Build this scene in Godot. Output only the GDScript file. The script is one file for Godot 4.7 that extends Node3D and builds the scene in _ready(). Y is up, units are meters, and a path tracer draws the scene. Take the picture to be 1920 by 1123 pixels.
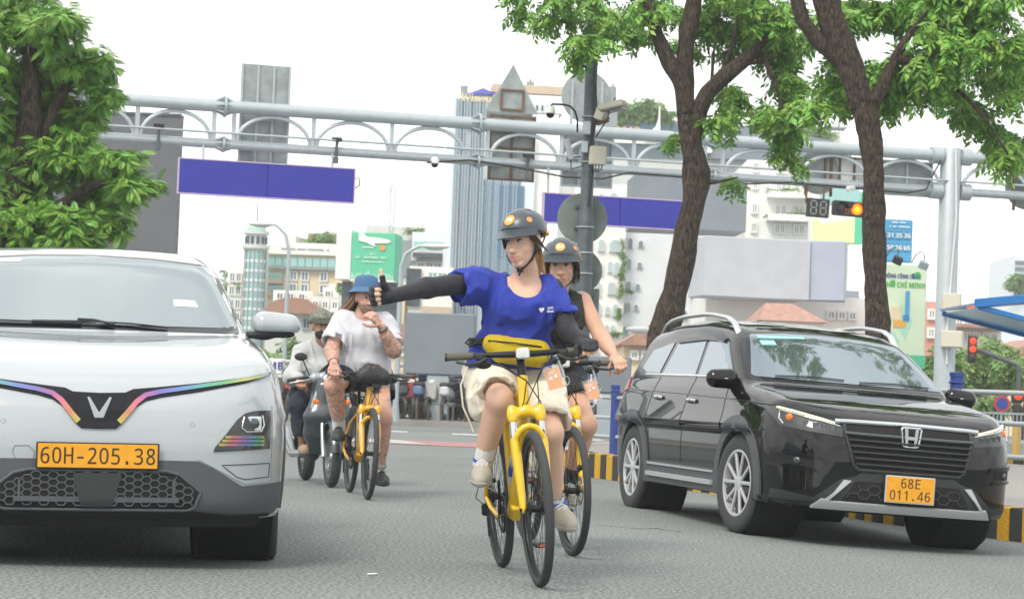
extends Node3D
# A city junction: cars, cyclists, a sign gantry, street trees and the buildings behind.

const FOCAL := 4200.0
const EYE := 0.86
var M := {}
var rng := RandomNumberGenerator.new()
var used := {}
var cam_basis: Basis
var noise := FastNoiseLite.new()
var folds := FastNoiseLite.new()


# ---------------------------------------------------------------- mesh builder
class G:
	var v := PackedVector3Array()
	var n := PackedVector3Array()
	var c := PackedColorArray()
	var uv := PackedVector2Array()
	var idx := PackedInt32Array()
	var col := Color(1, 1, 1)

	func vert(p: Vector3, nn: Vector3, u := Vector2.ZERO) -> int:
		v.append(p); n.append(nn); c.append(col); uv.append(u)
		return v.size() - 1

	func tri(a: int, b: int, d: int) -> void:
		var fn := (v[d] - v[a]).cross(v[b] - v[a])
		if fn.length_squared() < 1e-18:
			return
		if fn.dot(n[a] + n[b] + n[d]) < 0.0:
			idx.append(a); idx.append(d); idx.append(b)
		else:
			idx.append(a); idx.append(b); idx.append(d)

	func quad(a: int, b: int, d: int, e: int) -> void:
		tri(a, b, d); tri(a, d, e)

	func face(pts: Array, nn: Vector3) -> void:
		var i0 := v.size()
		for p in pts:
			vert(p, nn)
		for i in range(1, pts.size() - 1):
			tri(i0, i0 + i, i0 + i + 1)

	func box(ct: Vector3, s: Vector3, b := Basis(), bev := 0.0) -> G:
		var h := s * 0.5
		bev = minf(bev, minf(h.x, minf(h.y, h.z)) * 0.95)
		if bev <= 0.0:
			for a in 3:
				for sg in [-1.0, 1.0]:
					var nn := Vector3.ZERO; nn[a] = sg
					var p := []
					for q in [[-1, -1], [1, -1], [1, 1], [-1, 1]]:
						var k := Vector3.ZERO
						k[a] = sg * h[a]; k[(a + 1) % 3] = q[0] * h[(a + 1) % 3]; k[(a + 2) % 3] = q[1] * h[(a + 2) % 3]
						p.append(ct + b * k)
					face(p, b * nn)
			return self
		var id := {}
		for a in 3:
			var a1 := (a + 1) % 3
			var a2 := (a + 2) % 3
			for sx in [-1, 1]:
				for sy in [-1, 1]:
					for sz in [-1, 1]:
						var sg := Vector3(sx, sy, sz)
						var k := Vector3.ZERO
						k[a] = sg[a] * h[a]; k[a1] = sg[a1] * (h[a1] - bev); k[a2] = sg[a2] * (h[a2] - bev)
						var nn := Vector3.ZERO; nn[a] = sg[a]
						id[[a, sx, sy, sz]] = vert(ct + b * k, b * nn)
		for a in 3:
			var a1 := (a + 1) % 3
			var a2 := (a + 2) % 3
			for sg in [-1, 1]:
				var q := []
				for w in [[-1, -1], [1, -1], [1, 1], [-1, 1]]:
					var s3 := [0, 0, 0]
					s3[a] = sg; s3[a1] = w[0]; s3[a2] = w[1]
					q.append(id[[a, s3[0], s3[1], s3[2]]])
				quad(q[0], q[1], q[2], q[3])
			for u in [-1, 1]:
				for w in [-1, 1]:
					var s0 := [0, 0, 0]
					var s1 := [0, 0, 0]
					s0[a] = -1; s1[a] = 1
					s0[a1] = u; s1[a1] = u; s0[a2] = w; s1[a2] = w
					quad(id[[a1, s0[0], s0[1], s0[2]]], id[[a1, s1[0], s1[1], s1[2]]], id[[a2, s1[0], s1[1], s1[2]]], id[[a2, s0[0], s0[1], s0[2]]])
		for sx in [-1, 1]:
			for sy in [-1, 1]:
				for sz in [-1, 1]:
					tri(id[[0, sx, sy, sz]], id[[1, sx, sy, sz]], id[[2, sx, sy, sz]])
		return self

	# a bar between two points with a rectangular section
	func bar(p: Vector3, q: Vector3, w: float, h: float, bev := 0.0, up := Vector3.UP) -> G:
		var z := (q - p).normalized()
		if absf(z.dot(up)) > 0.98:
			up = Vector3.RIGHT if absf(z.x) < 0.9 else Vector3.BACK
		var x := up.cross(z).normalized()
		return box((p + q) * 0.5, Vector3(w, h, p.distance_to(q)), Basis(x, z.cross(x), z), bev)

	func tube(pts: Array, r, seg := 8, cap := true, closed := false, flat := 1.0, up := Vector3.ZERO) -> G:
		var m := pts.size()
		var t0: Vector3 = (pts[1] - pts[0]).normalized()
		var nx := Vector3.UP if absf(t0.y) < 0.9 else Vector3.RIGHT
		if up != Vector3.ZERO:
			nx = up
		var start := v.size()
		for i in m:
			var p: Vector3 = pts[i]
			var a: Vector3 = pts[(i - 1 + m) % m] if (closed or i > 0) else p
			var b: Vector3 = pts[(i + 1) % m] if (closed or i < m - 1) else p
			var t := (b - a).normalized()
			if up != Vector3.ZERO:
				nx = up
			nx = (nx - t * nx.dot(t)).normalized()
			var bi := t.cross(nx)
			var rr: float = r[i] if r is Array else r
			for k in seg + 1:
				var an := TAU * k / seg
				var d := nx * cos(an) + bi * sin(an) * flat
				var nn := (nx * cos(an) * flat + bi * sin(an)).normalized()
				vert(p + d * rr, nn, Vector2(float(k) / seg, float(i)))
		var rings := m if closed else m - 1
		for i in rings:
			var i2 := (i + 1) % m
			for k in seg:
				quad(start + i * (seg + 1) + k, start + i * (seg + 1) + k + 1, start + i2 * (seg + 1) + k + 1, start + i2 * (seg + 1) + k)
		if cap and not closed:
			for e in 2:
				var ri := 0 if e == 0 else m - 1
				var t: Vector3 = (pts[0] - pts[1]).normalized() if e == 0 else (pts[m - 1] - pts[m - 2]).normalized()
				var q := []
				for k in seg:
					q.append(v[start + ri * (seg + 1) + k])
				face(q, t)
		return self

	func ring(ct: Vector3, axis: Vector3, rad: float, r: float, seg := 32, rs := 8, flat := 1.0) -> G:
		var x := axis.cross(Vector3.UP if absf(axis.y) < 0.9 else Vector3.RIGHT).normalized()
		var y := axis.cross(x).normalized()
		var start := v.size()
		for i in seg + 1:
			var a := TAU * i / seg
			var d := x * cos(a) + y * sin(a)
			for k in rs + 1:
				var b := TAU * k / rs
				vert(ct + d * (rad + cos(b) * r) + axis * sin(b) * r * flat, (d * cos(b) * flat + axis * sin(b)).normalized(), Vector2(float(i) / seg, float(k) / rs))
		for i in seg:
			for k in rs:
				var p := start + i * (rs + 1) + k
				quad(p, p + 1, p + rs + 2, p + rs + 1)
		return self

	# profile of (radius, height) turned round the y axis of xf
	func lathe(prof: Array, seg: int, xf := Transform3D(), a0 := 0.0, a1 := TAU) -> G:
		var m := prof.size()
		for i in m - 1:
			var p: Vector2 = prof[i]
			var q: Vector2 = prof[i + 1]
			if p.distance_squared_to(q) < 1e-12:
				continue
			var d := (q - p).normalized()
			var ns := Vector2(d.y, -d.x)
			var n0 := ns
			var n1 := ns
			if i > 0:
				var d0: Vector2 = (p - prof[i - 1]).normalized()
				if d0.dot(d) > 0.75:
					n0 = (ns + Vector2(d0.y, -d0.x)).normalized()
			if i < m - 2:
				var d1: Vector2 = (prof[i + 2] - q).normalized()
				if d1.dot(d) > 0.75:
					n1 = (ns + Vector2(d1.y, -d1.x)).normalized()
			var s0 := v.size()
			for k in seg + 1:
				var a := lerpf(a0, a1, float(k) / seg)
				var ca := cos(a)
				var sa := sin(a)
				vert(xf * Vector3(p.x * ca, p.y, p.x * sa), xf.basis * Vector3(n0.x * ca, n0.y, n0.x * sa))
				vert(xf * Vector3(q.x * ca, q.y, q.x * sa), xf.basis * Vector3(n1.x * ca, n1.y, n1.x * sa))
			for k in seg:
				var b := s0 + k * 2
				quad(b, b + 1, b + 3, b + 2)
		return self

	func ball(ct: Vector3, r: Vector3, b := Basis(), seg := 12, rows := 8, y0 := -1.0, y1 := 1.0) -> G:
		var s0 := v.size()
		for i in rows + 1:
			var la := lerpf(asin(y0), asin(y1), float(i) / rows)
			for k in seg + 1:
				var lo := TAU * k / seg
				var u := Vector3(cos(la) * cos(lo), sin(la), cos(la) * sin(lo))
				vert(ct + b * (u * r), b * (Vector3(u.x / r.x, u.y / r.y, u.z / r.z).normalized()))
		for i in rows:
			for k in seg:
				var p := s0 + i * (seg + 1) + k
				quad(p, p + 1, p + seg + 2, p + seg + 1)
		return self

	func prism(poly: PackedVector2Array, z0: float, z1: float, xf := Transform3D()) -> G:
		var t := Geometry2D.triangulate_polygon(poly)
		for e in 2:
			var z := z0 if e == 0 else z1
			var nn := xf.basis * Vector3(0, 0, -1 if (e == 0) == (z0 < z1) else 1)
			var s0 := v.size()
			for p in poly:
				vert(xf * Vector3(p.x, p.y, z), nn, p)
			for i in range(0, t.size(), 3):
				tri(s0 + t[i], s0 + t[i + 1], s0 + t[i + 2])
		var cw := Geometry2D.is_polygon_clockwise(poly)
		for i in poly.size():
			var p := poly[i]
			var q := poly[(i + 1) % poly.size()]
			var d := (q - p).normalized()
			var nn := Vector3(d.y, -d.x, 0) * (-1.0 if cw else 1.0)
			face([xf * Vector3(p.x, p.y, z0), xf * Vector3(q.x, q.y, z0), xf * Vector3(q.x, q.y, z1), xf * Vector3(p.x, p.y, z1)], xf.basis * nn)
		return self

	# a sheet cut to poly, laid on the surface that fn maps 2D points to, with an edge of its own
	func patch(poly: PackedVector2Array, fn: Callable, off: float, thick: float, cell: float, edge := true) -> G:
		var lo := poly[0]
		var hi := poly[0]
		for p in poly:
			lo = lo.min(p); hi = hi.max(p)
		var nx := maxi(1, ceili((hi.x - lo.x) / cell))
		var ny := maxi(1, ceili((hi.y - lo.y) / cell))
		var st := Vector2((hi.x - lo.x) / nx, (hi.y - lo.y) / ny)
		var memo := {}
		for i in nx:
			for j in ny:
				var a := lo + Vector2(i, j) * st
				var sq := PackedVector2Array([a, a + Vector2(st.x, 0), a + st, a + Vector2(0, st.y)])
				for pc in Geometry2D.intersect_polygons(sq, poly):
					if Geometry2D.is_polygon_clockwise(pc):
						continue
					var t := Geometry2D.triangulate_polygon(pc)
					var id := []
					for p in pc:
						var key := Vector2i(roundi(p.x * 20000.0), roundi(p.y * 20000.0))
						if not memo.has(key):
							var w := surf(fn, p)
							memo[key] = vert(w[0] + w[1] * off, w[1], p)
						id.append(memo[key])
					for k in range(0, t.size(), 3):
						tri(id[t[k]], id[t[k + 1]], id[t[k + 2]])
		if edge and thick > 0.0:
			for i in poly.size():
				var p := poly[i]
				var q := poly[(i + 1) % poly.size()]
				var m := maxi(1, ceili(p.distance_to(q) / cell))
				for k in m:
					var w0 := surf(fn, p.lerp(q, float(k) / m))
					var w1 := surf(fn, p.lerp(q, float(k + 1) / m))
					var e0: Vector3 = w0[0] + w0[1] * off
					var e1: Vector3 = w1[0] + w1[1] * off
					var nn: Vector3 = (e1 - e0).cross(w0[1]).normalized()
					face([e0, e1, e1 - w1[1] * thick, e0 - w0[1] * thick], nn)
		return self

	static func surf(fn: Callable, p: Vector2) -> Array:
		var e := 0.004
		var got = fn.call(p)
		if got is Array:
			return got
		var a: Vector3 = got
		var u: Vector3 = fn.call(p + Vector2(e, 0)) - fn.call(p - Vector2(e, 0))
		var w: Vector3 = fn.call(p + Vector2(0, e)) - fn.call(p - Vector2(0, e))
		return [a, u.cross(w).normalized()]

	func add(o: G, xf: Transform3D) -> G:
		var s0 := v.size()
		var nb := xf.basis.orthonormalized()
		for i in o.v.size():
			v.append(xf * o.v[i]); n.append(nb * o.n[i]); c.append(o.c[i]); uv.append(o.uv[i])
		var flip := xf.basis.determinant() < 0.0
		for i in range(0, o.idx.size(), 3):
			idx.append(s0 + o.idx[i])
			idx.append(s0 + o.idx[i + (2 if flip else 1)])
			idx.append(s0 + o.idx[i + (1 if flip else 2)])
		return self

	func mesh() -> ArrayMesh:
		var arr := []
		arr.resize(Mesh.ARRAY_MAX)
		arr[Mesh.ARRAY_VERTEX] = v; arr[Mesh.ARRAY_NORMAL] = n; arr[Mesh.ARRAY_COLOR] = c
		arr[Mesh.ARRAY_TEX_UV] = uv; arr[Mesh.ARRAY_INDEX] = idx
		var m := ArrayMesh.new()
		m.add_surface_from_arrays(Mesh.PRIMITIVE_TRIANGLES, arr)
		return m


# ---------------------------------------------------------------- distance fields, meshed as surface nets
class Field:
	var a := PackedVector3Array()
	var b := PackedVector3Array()
	var ra := PackedFloat32Array()
	var rb := PackedFloat32Array()
	var live := PackedInt32Array()
	var k := 0.03
	var open_end := {}       # bone number -> radius of the hollow in a sleeve that ends square at b
	var cut: Array = []      # [normal, distance]: keeps the side where n.p < d
	var holes: Array = []    # [a, b, r, blend]
	var lumps: Array = []    # [centre, inverse basis, radii]
	var noise: FastNoiseLite
	var amp := 0.0
	var freq := 1.0
	var stretch := Vector3.ONE

	func bone(p: Vector3, q: Vector3, r0: float, r1: float) -> Field:
		a.append(p); b.append(q); ra.append(r0); rb.append(r1)
		return self

	func sleeve(p: Vector3, q: Vector3, r0: float, r1: float, hollow: float) -> Field:
		open_end[a.size()] = hollow
		return bone(p, q, r0, r1)

	func lump(ct: Vector3, r: Vector3, bs := Basis()) -> Field:
		lumps.append([ct, bs.inverse(), r])
		return self

	func chain(pts: Array, rs: Array) -> Field:
		for i in pts.size() - 1:
			bone(pts[i], pts[i + 1], rs[i], rs[i + 1])
		return self

	func prep(ct: Vector3, rad: float) -> void:
		live.resize(0)
		for i in a.size():
			if seg(ct, i) < rad + k + 0.02:
				live.append(i)

	func all() -> void:
		live.resize(0)
		for i in a.size():
			live.append(i)

	func seg(p: Vector3, i: int) -> float:
		var ba := b[i] - a[i]
		var l := ba.length_squared()
		var h := clampf((p - a[i]).dot(ba) / l, 0.0, 1.0) if l > 1e-12 else 0.0
		var ds := p.distance_to(a[i] + ba * h)
		if open_end.has(i):
			var t := ba.normalized()
			var g := (p - b[i]).dot(t)
			var axial := p.distance_to(a[i] + t * (p - a[i]).dot(t))
			var s := maxf(ds - lerpf(ra[i], rb[i], h), g)
			return maxf(s, open_end[i] - axial) if g > -0.05 else s
		return ds - lerpf(ra[i], rb[i], h)

	func d(p: Vector3) -> float:
		var r := 1e3
		for i in live:
			var s := seg(p, i)
			var h := maxf(k - absf(r - s), 0.0) / k
			r = minf(r, s) - h * h * k * 0.25
		for e in lumps:
			var q: Vector3 = (e[1] * (p - e[0])) / e[2]
			var l := q.length()
			var mr: Vector3 = e[2]
			var s := (l - 1.0) * minf(mr.x, minf(mr.y, mr.z))
			var h := maxf(k - absf(r - s), 0.0) / k
			r = minf(r, s) - h * h * k * 0.25
		if amp > 0.0 and absf(r) < amp * 4.0:
			var q := noise.get_noise_3dv(p * stretch * freq)
			r += amp * (minf(absf(q) * 3.2, 1.0) - 0.5 if amp > 0.005 else q)
		for e in holes:
			var ba: Vector3 = e[1] - e[0]
			var l := ba.length_squared()
			var h := clampf((p - e[0]).dot(ba) / l, 0.0, 1.0) if l > 1e-12 else 0.0
			var s: float = e[2] - p.distance_to(e[0] + ba * h)
			var kk: float = e[3]
			var w := maxf(kk - absf(r - s), 0.0) / kk
			r = maxf(r, s) + w * w * kk * 0.25
		for e in cut:
			if e.size() > 2 and p.distance_squared_to(e[2]) > e[3] * e[3]:
				continue
			r = maxf(r, p.dot(e[0]) - e[1])
		return r


	func bounds() -> AABB:
		var bb := AABB(a[0] if a.size() else lumps[0][0], Vector3.ZERO)
		for i in a.size():
			for e in 2:
				var p := a[i] if e == 0 else b[i]
				var r := ra[i] if e == 0 else rb[i]
				bb = bb.merge(AABB(p - Vector3.ONE * r, Vector3.ONE * r * 2.0))
		for e in lumps:
			var r: float = maxf(e[2].x, maxf(e[2].y, e[2].z))
			bb = bb.merge(AABB(e[0] - Vector3.ONE * r, Vector3.ONE * r * 2.0))
		return bb.grow(0.02 + amp)


func nets(g: G, f: Field, cell: float, colour = null, box := AABB(), blk := 4) -> void:
	var bb := f.bounds() if box.size == Vector3.ZERO else box
	var lo := bb.position - Vector3.ONE * cell * 2.0
	var dim := Vector3i(((bb.size + Vector3.ONE * cell * 4.0) / cell).ceil())
	dim = Vector3i(ceili(dim.x / float(blk)) * blk, ceili(dim.y / float(blk)) * blk, ceili(dim.z / float(blk)) * blk)
	var sx := dim.x + 1
	var sxy := sx * (dim.y + 1)
	var val := PackedFloat32Array()
	val.resize(sxy * (dim.z + 1))
	val.fill(1e9)
	var vid := PackedInt32Array()
	vid.resize(val.size())
	vid.fill(-1)
	var base := g.v.size()
	var rad := blk * cell * 0.8661
	var co := [0, 1, sx, sx + 1, sxy, sxy + 1, sxy + sx, sxy + sx + 1]
	var ed := [[0, 1], [2, 3], [4, 5], [6, 7], [0, 2], [1, 3], [4, 6], [5, 7], [0, 4], [1, 5], [2, 6], [3, 7]]
	var cells := []
	for bz in range(0, dim.z, blk):
		for by in range(0, dim.y, blk):
			for bx in range(0, dim.x, blk):
				var ct := lo + Vector3(bx + blk * 0.5, by + blk * 0.5, bz + blk * 0.5) * cell
				f.prep(ct, rad)
				if f.live.is_empty() and f.lumps.is_empty() and f.a.size():
					continue
				if absf(f.d(ct)) > rad * 1.5 + f.amp:
					continue
				for z in range(bz, bz + blk + 1):
					for y in range(by, by + blk + 1):
						var row := z * sxy + y * sx
						for x in range(bx, bx + blk + 1):
							if val[row + x] > 1e8:
								val[row + x] = f.d(lo + Vector3(x, y, z) * cell)
				for z in range(bz, bz + blk):
					for y in range(by, by + blk):
						for x in range(bx, bx + blk):
							var i0 := z * sxy + y * sx + x
							var neg := 0
							for o in co:
								if val[i0 + o] < 0.0:
									neg += 1
							if neg == 0 or neg == 8:
								continue
							var s := Vector3.ZERO
							var cnt := 0
							for e in ed:
								var va := val[i0 + co[e[0]]]
								var vb := val[i0 + co[e[1]]]
								if (va < 0.0) == (vb < 0.0):
									continue
								var t := va / (va - vb)
								var pa := Vector3(e[0] & 1, (e[0] >> 1) & 1, e[0] >> 2)
								var pb := Vector3(e[1] & 1, (e[1] >> 1) & 1, e[1] >> 2)
								s += pa.lerp(pb, t)
								cnt += 1
							var p := lo + (Vector3(x, y, z) + s / cnt) * cell
							var h := cell * 0.35
							var d1 := f.d(p + Vector3(h, -h, -h))
							var d2 := f.d(p + Vector3(-h, -h, h))
							var d3 := f.d(p + Vector3(-h, h, -h))
							var d4 := f.d(p + Vector3(h, h, h))
							var nn := (Vector3(1, -1, -1) * d1 + Vector3(-1, -1, 1) * d2 + Vector3(-1, 1, -1) * d3 + Vector3(1, 1, 1) * d4).normalized()
							p -= nn * clampf((d1 + d2 + d3 + d4) * 0.25, -cell * 0.4, cell * 0.4)
							if colour != null:
								g.col = colour.call(p, nn)
							vid[i0] = g.vert(p, nn)
							cells.append(i0)
	for i0 in cells:
		var st := val[i0] < 0.0
		for ax in 3:
			var o1: int = [1, sx, sxy][ax]
			if (val[i0 + o1] < 0.0) == st:
				continue
			var u: int = [sx, sxy, 1][ax]
			var w: int = [sxy, 1, sx][ax]
			if vid[i0 - u] < 0 or vid[i0 - w] < 0 or vid[i0 - u - w] < 0:
				continue
			g.quad(vid[i0], vid[i0 - u], vid[i0 - u - w], vid[i0 - w])
	g.col = Color(1, 1, 1)


# ---------------------------------------------------------------- nodes
func thing(called: String, label: String, category: String, at := Vector3.ZERO, turn := 0.0, group := "") -> Node3D:
	var o := Node3D.new()
	o.name = numbered(called)
	add_child(o)
	o.position = at
	o.rotation.y = turn
	tag(o, label, category, group)
	return o

func tag(o: Node, label: String, category: String, group := "") -> Node:
	o.set_meta("label", label)
	o.set_meta("category", category)
	if group != "":
		o.set_meta("group", group)
	return o

func numbered(called: String) -> String:
	var k: int = used.get(called, -1) + 1
	used[called] = k
	return called if k == 0 else "%s_%03d" % [called, k]

func part(g, called: String, m: Material, parent: Node) -> MeshInstance3D:
	var o := MeshInstance3D.new()
	o.mesh = g.mesh() if g is G else g
	o.material_override = m
	o.name = numbered(called) if parent == self else called
	parent.add_child(o, true)
	return o

func setting(g, called: String, m: Material, parent: Node = self) -> MeshInstance3D:
	var o := part(g, called, m, parent)
	if parent == self:
		o.set_meta("kind", "structure")
	return o

func writing(text: String, h: float, depth: float, m: Material, parent: Node, at: Vector3, b := Basis(), called := "lettering", wide := 1.0, font := "Droid Sans", weight := 700) -> MeshInstance3D:
	var t := TextMesh.new()
	var f := SystemFont.new()
	f.font_names = PackedStringArray([font])
	f.font_weight = weight
	t.font = f
	t.text = text
	t.font_size = 64
	t.pixel_size = h / 64.0 / 0.73
	t.depth = depth
	t.curve_step = 2.0
	var o := MeshInstance3D.new()
	o.mesh = t
	o.material_override = m
	o.name = called
	parent.add_child(o, true)
	o.transform = Transform3D(b * Basis.from_scale(Vector3(wide, 1, 1)), at)
	return o

# the place in the world that lies at a depth along a sight line measured on the photograph
func at(px: float, py: float, d: float) -> Vector3:
	var r := cam_basis * Vector3((px - 960.0) / FOCAL, -(py - 561.5) / FOCAL, -1.0)
	return Vector3(0, EYE, 0) + r * (d / -r.z)

func road_height(x: float, z: float) -> float:
	var f := smoothstep(0.0, 1.0, clampf((30.0 + z) / 14.0, 0.0, 1.0))
	if x > 0.0:
		return -0.14 * (1.0 - exp(-(x / 2.6) * (x / 2.6))) * f
	return 0.0


# ---------------------------------------------------------------- materials
func mt(hex: String, rough := 0.6, metal := 0.0, o := {}) -> StandardMaterial3D:
	var m := StandardMaterial3D.new()
	m.albedo_color = Color(hex)
	m.roughness = rough
	m.metallic = metal
	for key in o:
		m.set(key, o[key])
	return m

# vertex-coloured
func vt(rough := 0.7, o := {}) -> StandardMaterial3D:
	o["vertex_color_use_as_albedo"] = true
	return mt("ffffff", rough, 0.0, o)

func grain(seed_: int, size: int, f: float, octaves: int, lo: float, hi: float, tint := Color(1, 1, 1), kind := FastNoiseLite.TYPE_SIMPLEX_SMOOTH) -> ImageTexture:
	var nz := FastNoiseLite.new()
	nz.seed = seed_
	nz.noise_type = kind
	nz.frequency = f
	nz.fractal_octaves = octaves
	var im := nz.get_seamless_image(size, size)
	im.convert(Image.FORMAT_RGB8)
	for y in size:
		for x in size:
			var t := lerpf(lo, hi, im.get_pixel(x, y).r)
			im.set_pixel(x, y, Color(t * tint.r, t * tint.g, t * tint.b))
	im.generate_mipmaps()
	return ImageTexture.create_from_image(im)

func bumps(seed_: int, size: int, f: float, octaves: int, strength: float) -> ImageTexture:
	var nz := FastNoiseLite.new()
	nz.seed = seed_
	nz.frequency = f
	nz.fractal_octaves = octaves
	var im := nz.get_seamless_image(size, size)
	im.convert(Image.FORMAT_RGBA8)
	im.bump_map_to_normal_map(strength)
	im.generate_mipmaps()
	return ImageTexture.create_from_image(im)

func surfaced(hex: String, rough: float, scale: float, tex: Texture2D, nrm: Texture2D = null, depth := 0.5, world := true) -> StandardMaterial3D:
	var m := mt(hex, rough)
	m.albedo_texture = tex
	m.uv1_triplanar = true
	m.uv1_world_triplanar = world
	m.uv1_scale = Vector3.ONE * scale
	if nrm:
		m.normal_enabled = true
		m.normal_texture = nrm
		m.normal_scale = depth
	return m

func make_materials() -> void:
	var fine := grain(3, 512, 0.09, 4, 0.72, 1.0)
	var soft := grain(5, 512, 0.012, 5, 0.78, 1.0)
	var even := grain(6, 256, 0.02, 4, 0.93, 1.0)
	var nrm := bumps(7, 512, 0.12, 3, 5.0)
	var cloth := bumps(9, 256, 0.3, 2, 3.0)
	M.asphalt = surfaced("b7c0be", 0.92, 0.9, grain(11, 1024, 0.04, 6, 0.36, 1.0), bumps(12, 1024, 0.1, 4, 6.0), 0.25)
	M.asphalt.vertex_color_use_as_albedo = true
	M.paving = surfaced("a9a7a2", 0.9, 0.6, fine, nrm, 0.4)
	M.road_white = surfaced("d6d6d2", 0.8, 1.1, grain(13, 512, 0.08, 4, 0.62, 1.0))
	M.road_red = surfaced("c88f8c", 0.85, 1.1, grain(14, 512, 0.08, 4, 0.6, 1.0))
	M.kerb_yellow = surfaced("e5b21f", 0.75, 1.7, grain(15, 512, 0.05, 5, 0.68, 1.0))
	M.kerb_black = surfaced("3c3d3d", 0.8, 1.7, fine)
	M.galv = surfaced("b3bdc2", 0.5, 0.8, even); M.galv.metallic = 0.35
	M.galv_dark = surfaced("5f6a70", 0.5, 0.8, soft); M.galv_dark.metallic = 0.3
	M.sign_back = surfaced("a7b0b1", 0.6, 0.5, soft); M.sign_back.metallic = 0.2
	M.sign_back2 = surfaced("7f8c88", 0.6, 0.5, soft); M.sign_back2.metallic = 0.2
	M.rusty = surfaced("94785f", 0.8, 1.6, grain(17, 512, 0.03, 5, 0.55, 1.0, Color(1, 0.93, 0.88)))
	M.blue_sign = surfaced("2a2c9e", 0.45, 0.35, even)
	M.board_grey = surfaced("7d868f", 0.7, 0.2, even)
	M.board_dark = surfaced("5f6267", 0.7, 0.1, even)
	M.board_pale = surfaced("bcc2cc", 0.7, 0.2, even)
	M.bark = surfaced("625347", 0.95, 1.4, grain(19, 512, 0.022, 5, 0.22, 1.05), bumps(20, 512, 0.03, 5, 18.0), 1.0)
	M.bark.uv1_scale = Vector3(2.6, 0.5, 2.6)
	M.leaf = vt(0.45, {"backlight": Color(0.5, 0.6, 0.15)})
	M.white_wall = surfaced("efefeb", 0.85, 0.12, even)
	M.cream_wall = surfaced("e6d6b4", 0.85, 0.12, even)
	M.grey_wall = surfaced("d3d6d4", 0.85, 0.12, even)
	M.pink_wall = surfaced("cf9b8f", 0.85, 0.15, even)
	M.beige_wall = surfaced("cbb8a0", 0.85, 0.15, even)
	M.hazed_tile_roof = surfaced("bd9484", 0.85, 0.5, soft)  # tile red made paler, distance haze put into the colour
	M.tower_blue = mt("8ba3b6", 0.25, 0.35)
	M.tower_pale = mt("dbe4e8", 0.4, 0.2)
	M.tower_glass = mt("5f7a92", 0.12, 0.4)
	M.win = mt("6d7c85", 0.12, 0.35)
	M.win_green = mt("98c2bd", 0.15, 0.3)
	M.win_dark = mt("4c545a", 0.2, 0.2)
	M.frame_white = mt("dfe1df", 0.6)
	M.frame_grey = mt("8d9498", 0.6)
	M.yellow_paint = mt("dfb50b", 0.34, 0.0, {"clearcoat_enabled": true, "clearcoat": 0.6, "clearcoat_roughness": 0.12})
	M.amber_paint = mt("d79b08", 0.34, 0.0, {"clearcoat_enabled": true, "clearcoat": 0.6, "clearcoat_roughness": 0.12})
	M.black_metal = mt("1f2123", 0.4, 0.4)
	M.black_plastic = mt("26282a", 0.55)
	M.rubber = surfaced("45484a", 0.85, 6.0, fine)
	M.chrome = mt("cfd2d4", 0.14, 1.0)
	M.alloy = mt("a9adb0", 0.32, 0.9)
	M.spoke = mt("53575a", 0.35, 0.8)
	M.grip_wrap = surfaced("6f6a5c", 0.85, 9.0, fine)
	M.white_plastic = mt("d8dad8", 0.45)
	M.beige_box = mt("c9c5b6", 0.6)
	M.orange_card = mt("e0934c", 0.5)
	M.clear = mt("e8eef0", 0.08, 0.0, {"transparency": BaseMaterial3D.TRANSPARENCY_ALPHA})
	M.clear.albedo_color.a = 0.12
	M.skin = vt(0.55, {"subsurf_scatter_enabled": true, "subsurf_scatter_strength": 0.12})
	M.hair = vt(0.5)
	var cl := {"normal_enabled": true, "normal_texture": cloth, "normal_scale": 0.35, "uv1_triplanar": true, "uv1_scale": Vector3.ONE * 9.0, "rim_enabled": true, "rim": 0.25}
	M.blue_cloth = mt("283a9c", 0.85, 0.0, cl)
	M.white_cloth = mt("c6c8d0", 0.9, 0.0, cl)
	M.cream_cloth = mt("d9d2c2", 0.9, 0.0, cl)
	M.navy_cloth = mt("232836", 0.9, 0.0, cl)
	M.black_cloth = mt("24252a", 0.85, 0.0, cl)
	M.sleeve_cloth = mt("26272d", 0.75, 0.0, cl)
	M.grey_cloth = mt("b2b5b6", 0.92, 0.0, cl)
	M.denim = mt("47698f", 0.9, 0.0, cl)
	M.pack_cloth = mt("b39d12", 0.8, 0.0, cl)
	M.sock = mt("d5d6d4", 0.95, 0.0, cl)
	M.sock_grey = mt("8a8c8e", 0.95, 0.0, cl)
	M.shoe = mt("a39e92", 0.8, 0.0, cl)
	M.shoe_black = mt("2f3331", 0.6)
	M.sole = mt("a9a59b", 0.8)
	M.strap = mt("1b1c1e", 0.7)
	M.helmet = mt("3d464d", 0.38, 0.0, {"clearcoat_enabled": true, "clearcoat": 0.35, "clearcoat_roughness": 0.3})
	M.sticker = mt("dca040", 0.5)
	M.print_white = mt("e8e8e6", 0.7)
	M.croc = mt("9c8777", 0.7)
	M.eye = vt(0.15)
	M.camo = vt(0.6)
	M.reflector = mt("d9641e", 0.35)
	M.bottle = mt("c8dcea", 0.1, 0.0, {"transparency": BaseMaterial3D.TRANSPARENCY_ALPHA})
	M.bottle.albedo_color.a = 0.45
	M.bottle_band = mt("2d4fb0", 0.5)
	M.scoot_grey = mt("3a4248", 0.3, 0.3, {"clearcoat_enabled": true, "clearcoat": 0.7, "clearcoat_roughness": 0.1})
	M.scoot_silver = mt("9aa3aa", 0.28, 0.4, {"clearcoat_enabled": true, "clearcoat": 0.7, "clearcoat_roughness": 0.1})
	M.lamp_clear = mt("d5dce0", 0.08, 0.5)
	M.amber_lens = mt("d9772a", 0.2)
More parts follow.
